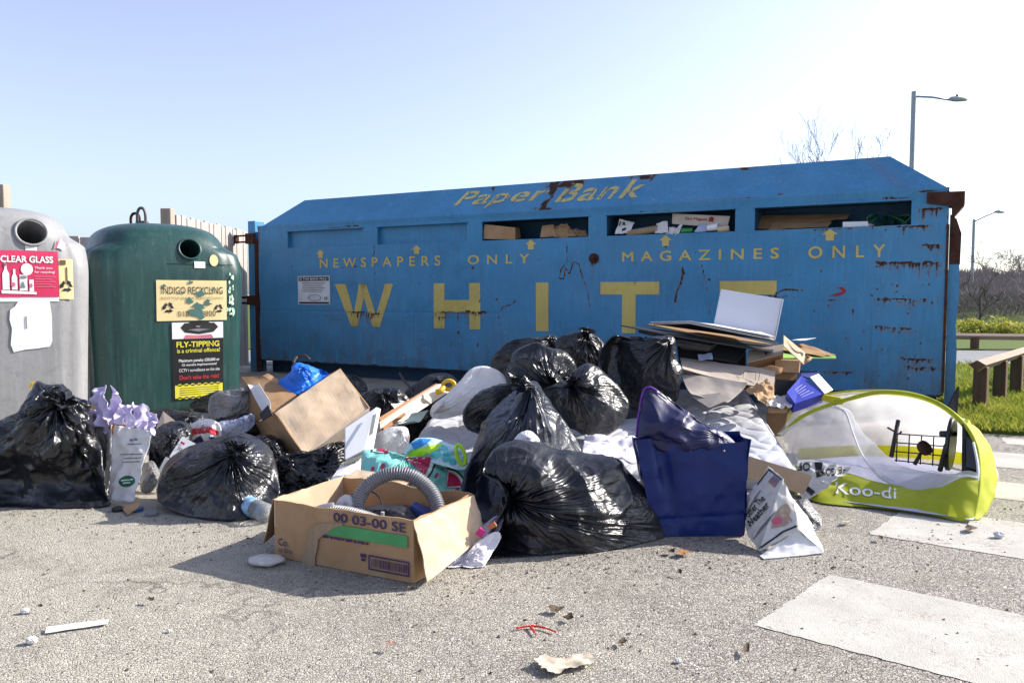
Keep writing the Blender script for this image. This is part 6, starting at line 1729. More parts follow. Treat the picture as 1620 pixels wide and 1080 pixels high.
# long folded carton
lc = root('cardboard_box', pt(1150, 600, 4.95), 'long flattened grey cardboard carton with corrugated edges lying across the heap', 'cardboard box')
mesh('panel', sheet(q4((1080, 583, 4.85), (1224, 618, 4.75), (1227, 586, 4.95), (1076, 565, 5.1)), 40, 12, .01, 4, .006, 3), CARD_GREY, lc)
for k in range(4):
    mesh('corrugated_edge', sheet(q4((1079 + k, 584 + 3.6 * k, 4.87), (1215 - 9 * k, 613 + 1.2 * k, 4.78), (1215 - 8 * k, 609 + 1.2 * k, 4.84), (1078 + k, 581 + 3.6 * k, 4.95)), 30, 4, .012, 6, .004, 20 + k), [CORR, CARD_GREY, CORR, CARD][k], lc)
mesh('torn_flap', (lambda g: g)(sheet(q4((1078, 597, 4.86), (1094, 628, 4.62), (1150, 640, 4.55), (1182, 610, 4.76)), 30, 30, .012, 4, .005, 7, curl=.02)), MAT('torn_card', (.36, .32, .285), .9, spec=.1, vs=5, bump=.2, bs=60), lc)
mesh('torn_flap', prism(q4((1094, 627, 4.62), (1122, 645, 4.5), (1157, 630, 4.56), (1140, 622, 4.6)), (0, .005, .003)), MAT('torn_card', (.36, .32, .285)), lc)
lcm = planemap(*(lambda a, b, c: (a, b - a, c - a))(*q4((1080, 583, 4.83), (1224, 618, 4.73), (1076, 565, 5.08))), .0)
mesh('printed_outline', tube([pt(*p) for p in [(1176, 596, 4.83), (1177, 586, 4.88), (1196, 589, 4.86), (1195, 601, 4.81)]], .0016, 5), INK, lc)
mesh('printed_outline', tube([pt(*p) for p in [(1200, 602, 4.80), (1202, 590, 4.85)]], .0016, 5), INK, lc)
mesh('crumpled_end', sheet(q4((1182, 612, 4.7), (1212, 640, 4.55), (1228, 622, 4.72), (1210, 604, 4.8)), 22, 22, .03, 9, .005, 5, crease=.02), CARD, lc)
pslab('cardboard_box', [(1227, 584, 5.2), (1261, 585, 5.2), (1261, 606, 5.15), (1227, 605, 5.15)], .14, CARD, 'small plain brown box end beside the blue carton', 'cardboard box')
ob = root('cardboard_box', pt(1210, 575, 5.05), 'open cardboard box with a small upward arrow on its shaded side', 'cardboard box')
obq = q4((1182, 573, 5.0), (1239, 559, 5.02), (1239, 544, 5.1), (1184, 554, 5.1))
mesh('side_panel', slab(obq, .006), CARD_GREY, ob)
mesh('side_panel', slab(q4((1182, 573, 5.0), (1239, 559, 5.02), (1239, 580, 5.3), (1190, 586, 5.3)), .006), CARD_DARK, ob)
mesh('flap', sheet(q4((1200, 584, 5.0), (1220, 578, 5.02), (1252, 584, 5.1), (1225, 592, 5.05)), 12, 8, .02, 8, .004, 6), CARD, ob)
omp = quadmap(obq, .004)
mesh('arrow_mark', polys([[(.46, .42), (.58, .42), (.52, .74)], [(.50, .2), (.545, .2), (.545, .42), (.50, .42)]], lambda a, b: omp(a, b)), INK, ob)
thing('cardboard_box', bevel(hexa(q4((1226, 568, 5.1), (1266, 570, 5.1), (1264, 590, 5.08), (1226, 588, 5.08), (1226, 564, 5.4), (1268, 566, 5.4), (1266, 588, 5.4), (1226, 586, 5.4))), .003, 1), CARD, 'plain brown box directly under the smile flap', 'cardboard box')
sf = root('cardboard_box', pt(1255, 575, 4.95), 'tan cardboard flap printed with a curved smile arrow', 'cardboard box')
sq_ = q4((1240, 547, 5.0), (1272, 576, 4.92), (1274, 558, 5.02), (1240, 530, 5.1))
mesh('flap', slab(sq_, .006), CARD_PALE, sf)
smm = quadmap(sq_, .004)
tt_ = np.linspace(0, 1, 16)
top = [(.14 + .7 * t, .74 - 1.9 * t * (1 - t) * .62) for t in tt_]; bot = [(.14 + .7 * t, .74 - 1.9 * t * (1 - t) * .62 - .11 * math.sin(math.pi * (.1 + .8 * t))) for t in tt_][::-1]
mesh('printed_smile', polys([top + bot, [(.72, .70), (.92, .78), (.90, .46), (.84, .60)]], smm), INK, sf)
mesh('curl', tube(spline(q4((1268, 576, 4.95), (1278, 570, 4.95), (1282, 566, 5.0), (1276, 564, 5.05)), 10), .010, 6), CARD, sf, True)
pslab('green_sheet', [(1226, 566, 5.12), (1323, 566, 5.3), (1322, 563, 5.5), (1240, 548, 5.6)], .006, MAT('green_card', (.22, .40, .08), .6), 'thin green card sheet sticking out to the right of the smile flap', 'card')
thing('cardboard_sheet', sheet(q4((1228, 552, 5.35), (1300, 562, 5.3), (1322, 561, 5.45), (1270, 543, 5.7)), 16, 10, .01, 6, .004, 4), CARD_DARK, 'torn brown card sheet above the green one', 'cardboard')
thing('paper_strip', sheet(q4((1252, 538, 5.6), (1272, 538, 5.5), (1291, 534, 5.6), (1270, 536, 5.7)), 16, 4, .004, 9, .002, 4), PAPER, 'curled white paper strip at the top right of the heap', 'paper')
bc_ = root('blue_carton', pt(1275, 625, 4.95), 'bright blue carton with a white open end flap', 'carton')
BLUEC = MAT('blue_carton', (.03, .05, .42), .45, col2=(.026, .04, .36), vs=9)
bq_ = q4((1258, 638, 4.75), (1305, 622, 4.85), (1268, 594, 5.05), (1245, 620, 4.85))
mesh('panel', slab(bq_, .07), BLUEC, bc_)
mesh('flap', slab(q4((1305, 622, 4.84), (1318, 616, 4.95), (1295, 591, 5.1), (1282, 596, 5.0)), .006), WHITE, bc_)
mesh('panel', slab(q4((1268, 594, 5.06), (1282, 598, 5.0), (1296, 588, 5.3), (1266, 586, 5.35)), .006), MAT('dark_blue_carton', (.02, .03, .2), .5), bc_)
bm3 = quadmap(bq_, 0); nb = unit(np.cross(bq_[1] - bq_[0], bq_[3] - bq_[0])); nb = nb if nb @ (CAM - bq_[0]) > 0 else -nb
mesh('print', rects([(.3, .2 + .13 * k, .75 - .06 * (k % 3), .215 + .13 * k) for k in range(5)], lambda a, b: bm3(a, b) + nb * .003), WHITE, bc_)
thing('cardboard_tray', hexa(q4((1213, 641, 4.8), (1252, 640, 4.8), (1244, 653, 4.75), (1216, 653, 4.75), (1213, 640, 5.0), (1252, 639, 5.0), (1244, 652, 5.0), (1216, 652, 5.0))), CARD, 'shallow brown cardboard tray under crumpled white paper', 'cardboard box')
thing('paper_wad', sheet(q4((1212, 640, 4.76), (1253, 640, 4.76), (1251, 627, 4.95), (1216, 627, 4.95)), 26, 18, .02, 10, .003, 6, crease=.02), PAPER, 'crumpled white paper on the shallow cardboard tray', 'paper')
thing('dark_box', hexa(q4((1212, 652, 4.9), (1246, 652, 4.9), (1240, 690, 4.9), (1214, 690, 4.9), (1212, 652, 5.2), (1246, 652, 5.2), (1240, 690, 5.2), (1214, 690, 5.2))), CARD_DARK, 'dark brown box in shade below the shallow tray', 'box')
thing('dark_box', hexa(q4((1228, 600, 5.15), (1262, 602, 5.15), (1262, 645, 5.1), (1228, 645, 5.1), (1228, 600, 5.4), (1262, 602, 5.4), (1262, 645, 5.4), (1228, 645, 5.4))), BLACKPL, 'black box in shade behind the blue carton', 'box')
thing('cardboard_strip', slab(q4((1176, 753, 3.62), (1272, 781, 3.55), (1286, 752, 3.58), (1178, 719, 3.66)), .012), MAT('tan_board', (.46, .32, .19), .8, vs=8, dirt=.2), 'long tan cardboard strip leaning on the blue gift bag', 'cardboard')

# newspaper folded on the ground
nw = root('newspaper', gp(1240, 880), 'folded crumpled newspaper standing at the front right of the heap', 'newspaper')
nl = q4((1178, 838, 3.22), (1203, 876, 3.02), (1224, 812, 3.10), (1177, 790, 3.28)); nu = q4((1177, 790, 3.28), (1224, 812, 3.10), (1240, 757, 3.18), (1216, 738, 3.28))
nr_ = q4((1201, 872, 3.02), (1262, 838, 3.03), (1254, 785, 3.14), (1238, 757, 3.18)); nf = q4((1202, 880, 2.985), (1208, 887, 2.95), (1305, 873, 3.01), (1264, 836, 3.06))
nfs = [nl, nu, nr_, nf, q4((1262, 838, 3.04), (1304, 872, 3.02), (1276, 817, 3.14), (1254, 786, 3.15))]
ngeo = []
for k, q in enumerate(nfs):
    g = sheet(q, 26, 26, .007, 9, .004, 30 + k, crease=.007); ngeo.append(g)
    mesh('page', g, [NEWS, NEWS, NEWS, PAPER, PAPER][k], nw, ang=50, smooth=True)
ng = join(*ngeo)
mesh('picture', printed(ng, [[(1220, 836), (1226, 812), (1236, 800), (1246, 812), (1254, 824), (1240, 832)]], 3), MAT('pinkish_print', (.42, .26, .22), .8, col2=(.30, .22, .17), vs=30), nw)
mesh('picture', printed(ng, [el(1229, 824, 8, 6)], 3, .0045), MAT('magenta_print', (.55, .10, .18), .8), nw)
mesh('picture', printed(ng, [el(1242, 808, 9, 11, .4)], 3, .0045), MAT('sepia_print', (.36, .24, .16), .8, col2=(.5, .4, .3), vs=40), nw)
mesh('picture', printed(ng, [[(1216, 762), (1224, 752), (1234, 760), (1226, 772)]], 3), MAT('photo_print', (.16, .14, .26), .8, col2=(.35, .18, .12), vs=30), nw)
tl = []
for a, b, s in [((1181, 824), (1212, 790), 'Mother The'), ((1187, 836), (1219, 800), 'Weather')]:
    V, Fs = text2d(s, bold=.02); d = np.array(b) - a; n2 = np.array([d[1], -d[0]]) / np.linalg.norm(d) * 11
    tl.append((np.stack([a[0] + V[:, 0] * d[0] + V[:, 1] * n2[0], a[1] + V[:, 0] * d[1] + V[:, 1] * n2[1]], 1), Fs))
tl2 = []
for k in range(9):
    a = np.array([1192 + k * 2.6, 852 - k * 3.0]); tl2.append([(a[0], a[1]), (a[0] + 1, a[1] + 1.2), (a[0] + 13, a[1] - 17.5), (a[0] + 12, a[1] - 18.5)])
for k in range(7): tl2.append([(1180 + k * 2.2, 812 - k * 4), (1181 + k * 2.2, 813 - k * 4), (1190 + k * 2.4, 800 - k * 4), (1189 + k * 2.4, 799 - k * 4)])
mesh('headline', printed(ng, tl, 3, .003), INK, nw); meshes('column_text', printed(ng, tl2, 3, .003), GREYINK, nw)
meshes('ruled_line', printed(ng, [[(1201, 866), (1203, 868), (1240, 842), (1264, 832), (1262, 830), (1238, 840)], [(1198, 766), (1199, 768), (1217, 744), (1236, 760), (1237, 758), (1217, 741)]], 3), INK, nw)
nt2 = root('newspaper', gp(1275, 797), 'crumpled newspaper page lying against the lime tent, printed side out', 'newspaper')
g = sheet(q4((1272, 796, 3.78), (1318, 764, 3.80), (1349, 737, 3.86), (1268, 728, 3.95)), 34, 30, .012, 8, .003, 44, crease=.014)
g2 = sheet(q4((1260, 768, 3.86), (1272, 796, 3.78), (1268, 728, 3.95), (1258, 745, 3.92)), 12, 20, .008, 8, .003, 45, crease=.01)
mesh('page', g, NEWS, nt2, True, ang=50); mesh('page', g2, NEWS, nt2, True, ang=50)
ng = join(g, g2)
def wpx(s, x0, y0, x1, y1):
    V, Fs = text2d(s, bold=.03)
    return (np.stack([x1 - V[:, 0] * (x1 - x0), y0 + V[:, 1] * (y1 - y0)], 1), Fs)
mesh('headline', printed(ng, [wpx('OF', 1262, 732, 1282, 745), wpx('GOT', 1300, 741, 1322, 753), wpx('HE', 1326, 738, 1340, 750)], 3, .004), INK, nt2)
mesh('picture', printed(ng, [[(1288, 728), (1302, 728), (1300, 740), (1305, 750), (1292, 756), (1290, 742)], [(1262, 764), (1268, 760), (1290, 778), (1284, 784)]], 3), INK, nt2)
meshes('column_text', printed(ng, [[(1270 + k * 3, 776 - k * 2.4), (1271 + k * 3, 777 - k * 2.4), (1278 + k * 3, 786 - k * 2.4), (1277 + k * 3, 785 - k * 2.4)] for k in range(11)], 3), GREYINK, nt2)

# ================================================================== POP-UP TENT
LIMEF = MAT('lime_fabric', (.46, .50, .035), .7, spec=.25, col2=(.40, .44, .03), vs=5, bump=.2, bs=40, trans=.25, dirt=.12)
YELF = MAT('yellow_hem', (.66, .62, .03), .6, spec=.25, trans=.35, dirt=.1)
NETW = MAT('white_netting', (.80, .80, .83), .8, spec=.1, vs=4, trans=.6, alpha=.66, dirt=0)
NETF = MAT('thin_netting', (.78, .78, .84), .8, spec=.1, vs=4, trans=.55, alpha=.36, dirt=0)
tn = root('popup_tent', gp(1400, 806), 'collapsed lime green pop-up tent with white netting and white lettering', 'tent')
Fh = spline([pt(*p) for p in [(1236, 688, 4.6), (1265, 661, 4.55), (1304, 643, 4.5), (1345, 630, 4.42), (1388, 620, 4.35), (1433, 622, 4.25), (1472, 632, 4.12), (1498, 646, 4.0), (1521, 666, 3.88), (1537, 687, 3.78), (1547, 714, 3.68), (1549, 756, 3.58), (1545, 792, 3.52), (1538, 822, 3.47)]], 120)
Bh = spline([pt(*p) for p in [(1229, 678, 5.2), (1247, 651, 5.25), (1273, 634, 5.25), (1304, 625, 5.2), (1343, 620, 5.1), (1388, 618.5, 4.95), (1433, 621, 4.8), (1475, 633, 4.65), (1512, 656, 4.5), (1542, 686, 4.4), (1560, 712, 4.32), (1571, 745, 4.22), (1572, 768, 4.13)]], 120)
def loft(A, B, nm, mt, sd, amp=.006, nu=90, nv=24, bulge=0, mini=.006):
    A = spline(A, nu); B = spline(B, nu)
    def f(U, W):
        i = np.round(U * (nu - 1)).astype(int)
        return A[i] * (1 - W)[:, None] + B[i] * W[:, None]
    P, Fs, U, W = grid(f, nu, nv)
    n = vnormals(P, Fs)
    if (n @ (P.mean(0) - CAM)).mean() > 0: n = -n; Fs = [f_[::-1] for f_ in Fs]
    e = np.clip(np.minimum(W, 1 - W) * 8, 0, 1)
    P = P + n * ((amp * fbm(P * np.array([5, 5, 5]) + sd, 3) + amp * .8 * (ridge(P * 7 + sd) - .5)) * e + bulge * 4 * W * (1 - W))[:, None]
    P[:, 2] = np.maximum(P[:, 2], mini)
    return mesh(nm, (P, Fs), mt, tn, True), (P, Fs)
mesh('hoop', tube(Fh, .010, 8), LIMEF, tn, True); mesh('hoop', tube(Bh, .010, 8), YELF, tn, True)
def band(A, off, nm, mt):
    B = A + off; return loft(A[::6], B[::6], nm, mt, 3, .002, 80, 6)
band(Fh[:80], np.array([0, .012, -.018]), 'hem', LIMEF); band(Bh[:80], np.array([.01, -.05, -.012]), 'hem', YELF)
loft(Fh[:64:5], Bh[:64:5], 'netting', NETF, 5, .006)
loft(Fh[60:100:4], Bh[60:104:4], 'netting', NETW, 6, .008)
mesh('tape', tube([Fh[24], Fh[24] * .5 + Bh[24] * .5 + zz * .01, Bh[24]], .022, 6), YELF, tn, True)
zipc = [pt(*p) for p in [(1236, 688, 4.58), (1280, 656, 4.5), (1316, 643, 4.42), (1337, 652, 4.36), (1348, 681, 4.25), (1361, 714, 4.1), (1381, 743, 3.98), (1402, 761, 3.88), (1433, 774, 3.78)]]
botc = [pt(*p) for p in [(1236, 690, 4.58), (1244, 712, 4.4), (1256, 735, 4.15), (1295, 742, 4.08), (1335, 745, 4.02), (1360, 750, 3.96), (1385, 762, 3.88), (1410, 771, 3.82), (1433, 775, 3.78)]]
loft(zipc, botc, 'netting', NETF, 7, .008, bulge=.03)
zip2 = [pt(*p) for p in [(1316, 643, 4.42), (1337, 652, 4.36), (1348, 681, 4.25), (1361, 714, 4.1), (1381, 743, 3.98), (1402, 761, 3.88), (1433, 774, 3.78), (1462, 777, 3.72), (1490, 769, 3.67), (1524, 753, 3.60), (1546, 756, 3.57)]]
mesh('zip', tube(spline(zip2, 70), .0055, 6), MAT('zip_white', (.72, .72, .70), .6), tn, True)
inn = [pt(*p) for p in [(1322, 645, 4.5), (1345, 652, 4.5), (1362, 680, 4.4), (1388, 706, 4.25), (1412, 728, 4.1), (1432, 738, 4.0), (1455, 744, 3.9), (1478, 748, 3.84), (1505, 750, 3.75), (1530, 750, 3.66), (1546, 754, 3.6)]]
loft(zip2, inn, 'netting', NETW, 8, .008, bulge=.015)
basetop = [pt(*p) for p in [(1256, 736, 4.14), (1295, 743, 4.07), (1335, 746, 4.01), (1385, 761, 3.88), (1420, 768, 3.80), (1449, 774, 3.74), (1490, 769, 3.66), (1524, 755, 3.6), (1549, 757, 3.57)]]
basebot = [gp(*p, .008) for p in [(1258, 783), (1295, 794), (1335, 799), (1385, 803), (1449, 811), (1490, 818), (1520, 824), (1539, 823)]]
_, bgeo_ = loft(basetop, basebot, 'base_skirt', LIMEF, 9, .010, bulge=.02)
mesh('lettering', printed(bgeo_, [word_px('Koo-di', 1322, 763, 1418, 781, 9, bold=.012)], 3, .004), WHITE, tn)
rp = [pt(*p) for p in [(1521, 666, 3.98), (1542, 684, 4.35), (1560, 708, 4.3), (1571, 742, 4.2), (1573, 765, 4.1), (1562, 795, 3.82), (1540, 823, 3.5)]]
lo_ = [Fh[i] for i in (76, 85, 93, 100, 106, 112, 118)]
loft(lo_, rp, 'end_panel', LIMEF, 10, .008, bulge=.03)
loft([pt(*p) for p in [(1514, 660, 3.93), (1526, 672, 3.86), (1537, 690, 3.78)]], [pt(*p) for p in [(1526, 662, 4.2), (1548, 684, 4.25), (1562, 708, 4.2)]], 'end_netting', NETW, 11, .004)
mesh('end_zip', tube(spline([pt(1540, 700, 3.72), pt(1546, 730, 3.63), pt(1547, 758, 3.57), pt(1541, 800, 3.5)], 30), .006, 6), MAT('zip_white', (.72, .72, .70)), tn, True)
gb_ = [gp(1262, 728, .02), gp(1320, 724, .02), gp(1380, 722, .02), gp(1440, 724, .02), gp(1500, 730, .02), gp(1545, 742, .02), gp(1568, 756, .02)]
loft([Bh[i] for i in (2, 20, 40, 60, 80, 98, 112)], gb_, 'back_netting', NETW, 12, .012, bulge=-.04)
loft([p + zz * .07 for p in gb_], gb_, 'back_skirt', YELF, 13, .004)
loft([gp(1262, 728, .03), gp(1400, 722, .03), gp(1568, 756, .03)], [gp(1262, 782, .02), gp(1400, 802, .02), gp(1540, 822, .02)], 'floor_pad', MAT('lavender_pad', (.50, .50, .66), .8, trans=0), 14, .008)
mesh('label_tag', slab(q4((1535, 760, 3.56), (1541, 760, 3.56), (1541, 770, 3.55), (1535, 770, 3.55)), .002), WHITE, tn)
# scrap ironwork seen through the opening
wr_ = root('wire_rack', pt(1455, 735, 4.0), 'rusty black wire grid leaning inside the tent opening', 'wire rack')
wq_ = q4((1418, 728, 4.02), (1495, 736, 3.92), (1497, 691, 3.98), (1420, 686, 4.08))
bw_ = bil(wq_)
IRON = MAT('black_iron', (.022, .02, .02), .6, metal=.2, col2=(.05, .03, .022), vs=20)
for t in np.linspace(0, 1, 5): mesh('wire', tube(bw_(np.array([t, t]), np.array([-.05, 1.0])), .0033, 6), IRON, wr_, True)
for t in np.linspace(0, 1, 4): mesh('wire', tube(bw_(np.array([-.04, 1.03]), np.array([t, t])), .0033, 6), IRON, wr_, True)
mesh('post', tube([pt(1410, 722, 4.0), pt(1421, 665, 4.1)], .011, 8), IRON, wr_, True)
mesh('twisted_end', tube(spline([pt(1404, 676, 4.1), pt(1413, 681, 4.08), pt(1422, 686, 4.06), pt(1426, 682, 4.06)], 12), .005, 6), IRON, wr_, True)
sk = root('skillet', pt(1455, 733, 3.95), 'small rusty round pan with a handle in front of the wire grid', 'pan')
mesh('pan', lathe([(0, 0), (.036, 0), (.038, .006), (.038, .022), (.034, .022), (.033, .008), (0, .006)], pt(1460, 710, 3.95), (.3, -.75, .6), 26), RUST, sk, True, ang=40)
mesh('handle', tube([pt(1457, 716, 3.94), pt(1447, 734, 3.92)], [.008, .010], 8), IRON, sk, True)
cs = root('black_stand', pt(1520, 745, 3.95), 'black plastic stand with a round plate at the right inside the tent', 'stand')
mesh('round_plate', lathe([(0, 0), (.130, 0), (.136, .006), (.136, .02), (0, .026)], pt(1508, 702, 3.98), (-.80, .60, .04), 36), BLACKPL, cs, True, ang=40)
mesh('frame', bevel(hexa(q4((1522, 668, 3.85), (1543, 690, 3.8), (1546, 752, 3.68), (1521, 748, 3.72), (1524, 668, 3.98), (1546, 690, 3.93), (1549, 752, 3.83), (1524, 748, 3.86))), .006), BLACKPL, cs)
mesh('glass_face', slab([p - np.array([0, .006, 0]) for p in q4((1528, 690, 3.8), (1541, 698, 3.77), (1543, 742, 3.69), (1527, 738, 3.72))], .002), MAT('smoked_glass', (.05, .05, .055), .12, spec=.6), cs)
mesh('peg', tube([pt(1488, 686, 3.95), pt(1512, 686, 3.95)], .016, 10), BLACKPL, cs, True)
mesh('leg', tube([pt(1487, 744, 3.85), pt(1497, 704, 3.92)], .012, 8), IRON, cs, True)
thing('grey_plank', slab(q4((1282, 802, 3.70), (1374, 812, 3.62), (1374, 804, 3.68), (1284, 794, 3.78)), .014), MAT('grey_plank', (.34, .31, .33), .7), 'grey plank on the ground under the tent edge', 'plank')
thing('dark_wedge', prism(q4((1494, 660, 6.0), (1514, 660, 6.0), (1518, 612, 6.1), (1512, 622, 6.1)), (0, .03, 0)), MAT('dark_wood', (.06, .05, .045), .8), 'dark broken board leaning on the container corner', 'board')
thing('brick_piece', bevel(box(gp(1538, 818), (.05, .01, 0), (-.01, .05, 0), (0, 0, .025)), .006), MAT('brick_bit', (.28, .18, .13), .9, vs=30, bump=.4), 'small brown brick piece by the tent corner', 'brick')

# ================================================================== WASTE IN THE SLOTS
def cp(px_, py_, dv): return on_plane(px_, py_, CO + VX * dv, VX)
def cq(dv, *ps): return [cp(x, y, dv + (e[0] if e else 0)) for x, y, *e in ps]
thing('cardboard_box', hexa(cq(.03, (763, 378), (815, 379), (815, 360), (767, 355)) + cq(.2, (770, 378), (824, 376), (822, 360), (772, 355))), CARD, 'brown box jammed in the middle slot above ONLY', 'cardboard box')
thing('cardboard_scrap', sheet(cq(.06, (854, 375), (874, 374), (876, 355, .05), (858, 357, .05)), 12, 12, .01, 6, .004, 3), CARD, 'upright brown card piece in the middle slot', 'cardboard')
thing('cardboard_scrap', sheet(cq(.05, (872, 375), (912, 374), (898, 355, .1), (876, 357, .1)), 24, 18, .03, 8, .004, 5, crease=.02), CARD, 'crumpled brown card in the middle slot', 'cardboard')
thing('cardboard_scrap', sheet(cq(.05, (900, 374), (930, 373), (926, 366, .1), (900, 362, .1)), 18, 12, .02, 8, .004, 6, crease=.02), CARD_DARK, 'torn card scrap at the right end of the middle slot', 'cardboard')
np1 = root('newspaper', cp(988, 372, .04), 'torn white newspaper corner printed with a black R in the slot above MAGAZINES', 'newspaper')
g = sheet(cq(.02, (973, 371), (996, 368), (1004, 352, .05), (980, 346, .05)), 18, 18, .02, 7, .002, 6, crease=.012); mesh('page', g, PAPER, np1, True, ang=50)
mesh('print', printed(g, [word_px('R', 985, 351, 990, 357, bold=.05), [(984, 362), (991, 360), (990, 364), (984, 366)], [(979, 357), (981, 350), (983, 350), (981, 358)]], 3), INK, np1)
thing('card_roll', tube(cq(.05, (993, 370), (1040, 362)), .035, 10), CORR, 'rolled brown paper in the slot above MAGAZINES', 'paper', smooth=True)
thing('paper_bundle', sheet(cq(.01, (1036, 369), (1057, 368), (1056, 350, .05), (1038, 353, .05)), 16, 16, .01, 8, .003, 7, crease=.01), PAPER, 'white leaflet hanging in the slot above the arrow', 'leaflet')
thing('paper_bundle', sheet(cq(.0, (1054, 371), (1074, 372), (1080, 356, .05), (1058, 360, .05)), 18, 14, .02, 9, .003, 8, crease=.03), PAPER, 'torn white paper drooping over the slot lip', 'paper')
smg = root('drinks_carton', cp(1108, 350, .1), 'cream drinks carton with crimson lettering inside the slot above MAGAZINES', 'carton')
sq = cq(.10, (1063, 354), (1150, 361), (1155, 342), (1064, 338))
mesh('panel', sheet(sq, 20, 12, .006, 6, .01, 4), MAT('cream_carton', (.62, .54, .47), .6), smg)
sm_ = quadmap(sq, .0); ns = unit(np.cross(sq[1] - sq[0], sq[3] - sq[0])); ns = ns if ns @ (CAM - sq[0]) > 0 else -ns
sm4 = lambda a, b: sm_(a, b) + ns * .012
mesh('print', writing('San Miguel', (.24, .42, .62, .74), sm4, bold=.02), MAT('crimson_print', (.30, .02, .02), .6), smg)
mesh('emblem', polys([[(.66, .45), (.74, .45), (.74, .78), (.70, .9), (.66, .78)]], sm4), MAT('crimson_print', (.30, .02, .02)), smg)
thing('bottle', tube(cq(.03, (1078, 366), (1096, 364)), [.03, .022], 12), MAT('green_bottle', (.02, .22, .05), .15, spec=.6), 'green bottle lying in the slot before the carton', 'bottle', smooth=True)
thing('leaflet', sheet(cq(.0, (1098, 367), (1118, 366), (1116, 354, .05), (1107, 354, .05)), 12, 12, .012, 9, .002, 9), MAT('bluewhite_paper', (.4, .45, .6)), 'bluish folded leaflet in the slot beside the green bottle', 'leaflet')
thing('paper_cup', lathe([(.028, 0), (.036, .10), (.033, .10), (.026, .004), (0, .004)], cp(1119, 361, .03), unit(UX * 1 + zz * .1), 16), WHITE, 'white paper cup lying in the slot', 'cup', smooth=True, ang=40)
thing('card_tube', tube(cq(.0, (1136, 363), (1153, 361)), .026, 12), CARD_PALE, 'short tan card tube at the end of the slot', 'tube', smooth=True, ang=40)
for k, (q, mt) in enumerate([(cq(.14, (1197, 362), (1300, 357), (1320, 346, .1), (1200, 347, .1)), CARD_DARK), (cq(.10, (1215, 362), (1310, 358), (1316, 351, .1), (1225, 353, .1)), CARD), (cq(.2, (1200, 352), (1340, 346), (1345, 338, .1), (1200, 341, .1)), CARD_DARK)]):
    thing('cardboard_sheet', sheet(q, 20, 8, .008, 6, .006, 50 + k), mt, ['brown card sheet lying lowest at the left of the right-hand slot', 'lighter brown card sheet, middle one in the right-hand slot', 'long dark card sheet at the back of the right-hand slot'][k], 'cardboard')
thing('white_box', bevel(hexa(cq(.02, (1333, 360), (1374, 358), (1373, 350), (1333, 351)) + cq(.12, (1336, 358), (1384, 356), (1372, 350), (1333, 351))), .004), MAT('laminate_white', (.66, .67, .72)), 'white box lying on the lip of the right-hand slot', 'box')
hp = root('garden_hose', cp(1400, 352, .2), 'tangled green garden hose stuffed in the right-hand slot', 'hose')
rh = random.Random(6)
pts = []
for k in range(60):
    t = k * .55; pts.append(cp(1405 + 30 * math.sin(t * .37) + 7 * math.cos(t * 2), 348 + 8 * math.sin(t * 1.3 + .5), .2 + .12 * math.sin(t * .8)))
mesh('hose', tube(spline(pts, 420), .0085, 6), MAT('hose_green', (.012, .09, .045), .5), hp, True)

# ================================================================== LOOSE LITTER ON THE GROUND
def ragged(pts, n=60, amp=.06, seed=0, z=.006, th=.002, wave=.004):
    P = spline([gp(x, y) for x, y in pts], n, True); c = P.mean(0)
    r = random.Random(seed)
    P = c + (P - c) * (1 + amp * np.array([r.gauss(0, 1) for _ in range(n)]))[:, None]
    m = 6; V = []; Fs = []
    for i in range(m):
        t = 1 - i / m; Q = c + (P - c) * t
        Q[:, 2] = z + wave * (1 + perlin(Q * 25 + seed)) + .004 * t * t * (1 + perlin(Q * 12 + seed + 5)); V.append(Q)
    V = np.vstack(V + [c + np.array([[0, 0, z + wave]])])
    for i in range(m - 1):
        for k in range(n): Fs.append([i * n + k, i * n + (k + 1) % n, (i + 1) * n + (k + 1) % n, (i + 1) * n + k])
    for k in range(n): Fs.append([(m - 1) * n + k, (m - 1) * n + (k + 1) % n, m * n])
    if vnormals(V, Fs)[:, 2].mean() < 0: Fs = [f[::-1] for f in Fs]
    return V, Fs
thing('torn_card', ragged([(848, 1056), (858, 1044), (880, 1048), (905, 1046), (930, 1042), (940, 1054), (925, 1060), (905, 1064), (885, 1072), (862, 1068)], 70, .05, 1, wave=.008), MAT('cream_scrap', (.60, .52, .40), .8, col2=(.42, .35, .26), vs=35, dirt=.6), 'torn cream card scrap at the bottom edge of the yard', 'card scrap')
thing('paper_strip', sheet([gp(71, 1001, .006), gp(170, 986, .008), gp(172, 979, .012), gp(75, 991, .010)], 24, 6, .002, 9, .0015, 2), WHITE, 'white rectangular paper strip on the tarmac at the front left', 'paper')
rdp = root('red_plastic_scrap', gp(850, 995), 'broken red plastic prong lying on the tarmac at the front', 'plastic scrap')
REDPL = MAT('red_plastic', (.60, .012, .012), .35, dirt=0)
for k, ps in enumerate([[(817, 993), (832, 990), (845, 990)], [(840, 989), (860, 992), (880, 999)], [(838, 990), (843, 996), (848, 1003)]]):
    mesh('prong', tube(spline([gp(x, y, .008) for x, y in ps], 14), np.linspace(.0035, .002, 14), 8), REDPL, rdp, True)
LEAF = MAT('dead_leaf', (.085, .055, .03), .85, col2=(.05, .032, .02), vs=30)
LEAF2 = MAT('orange_leaf', (.33, .15, .05), .8, col2=(.22, .10, .04), vs=30)
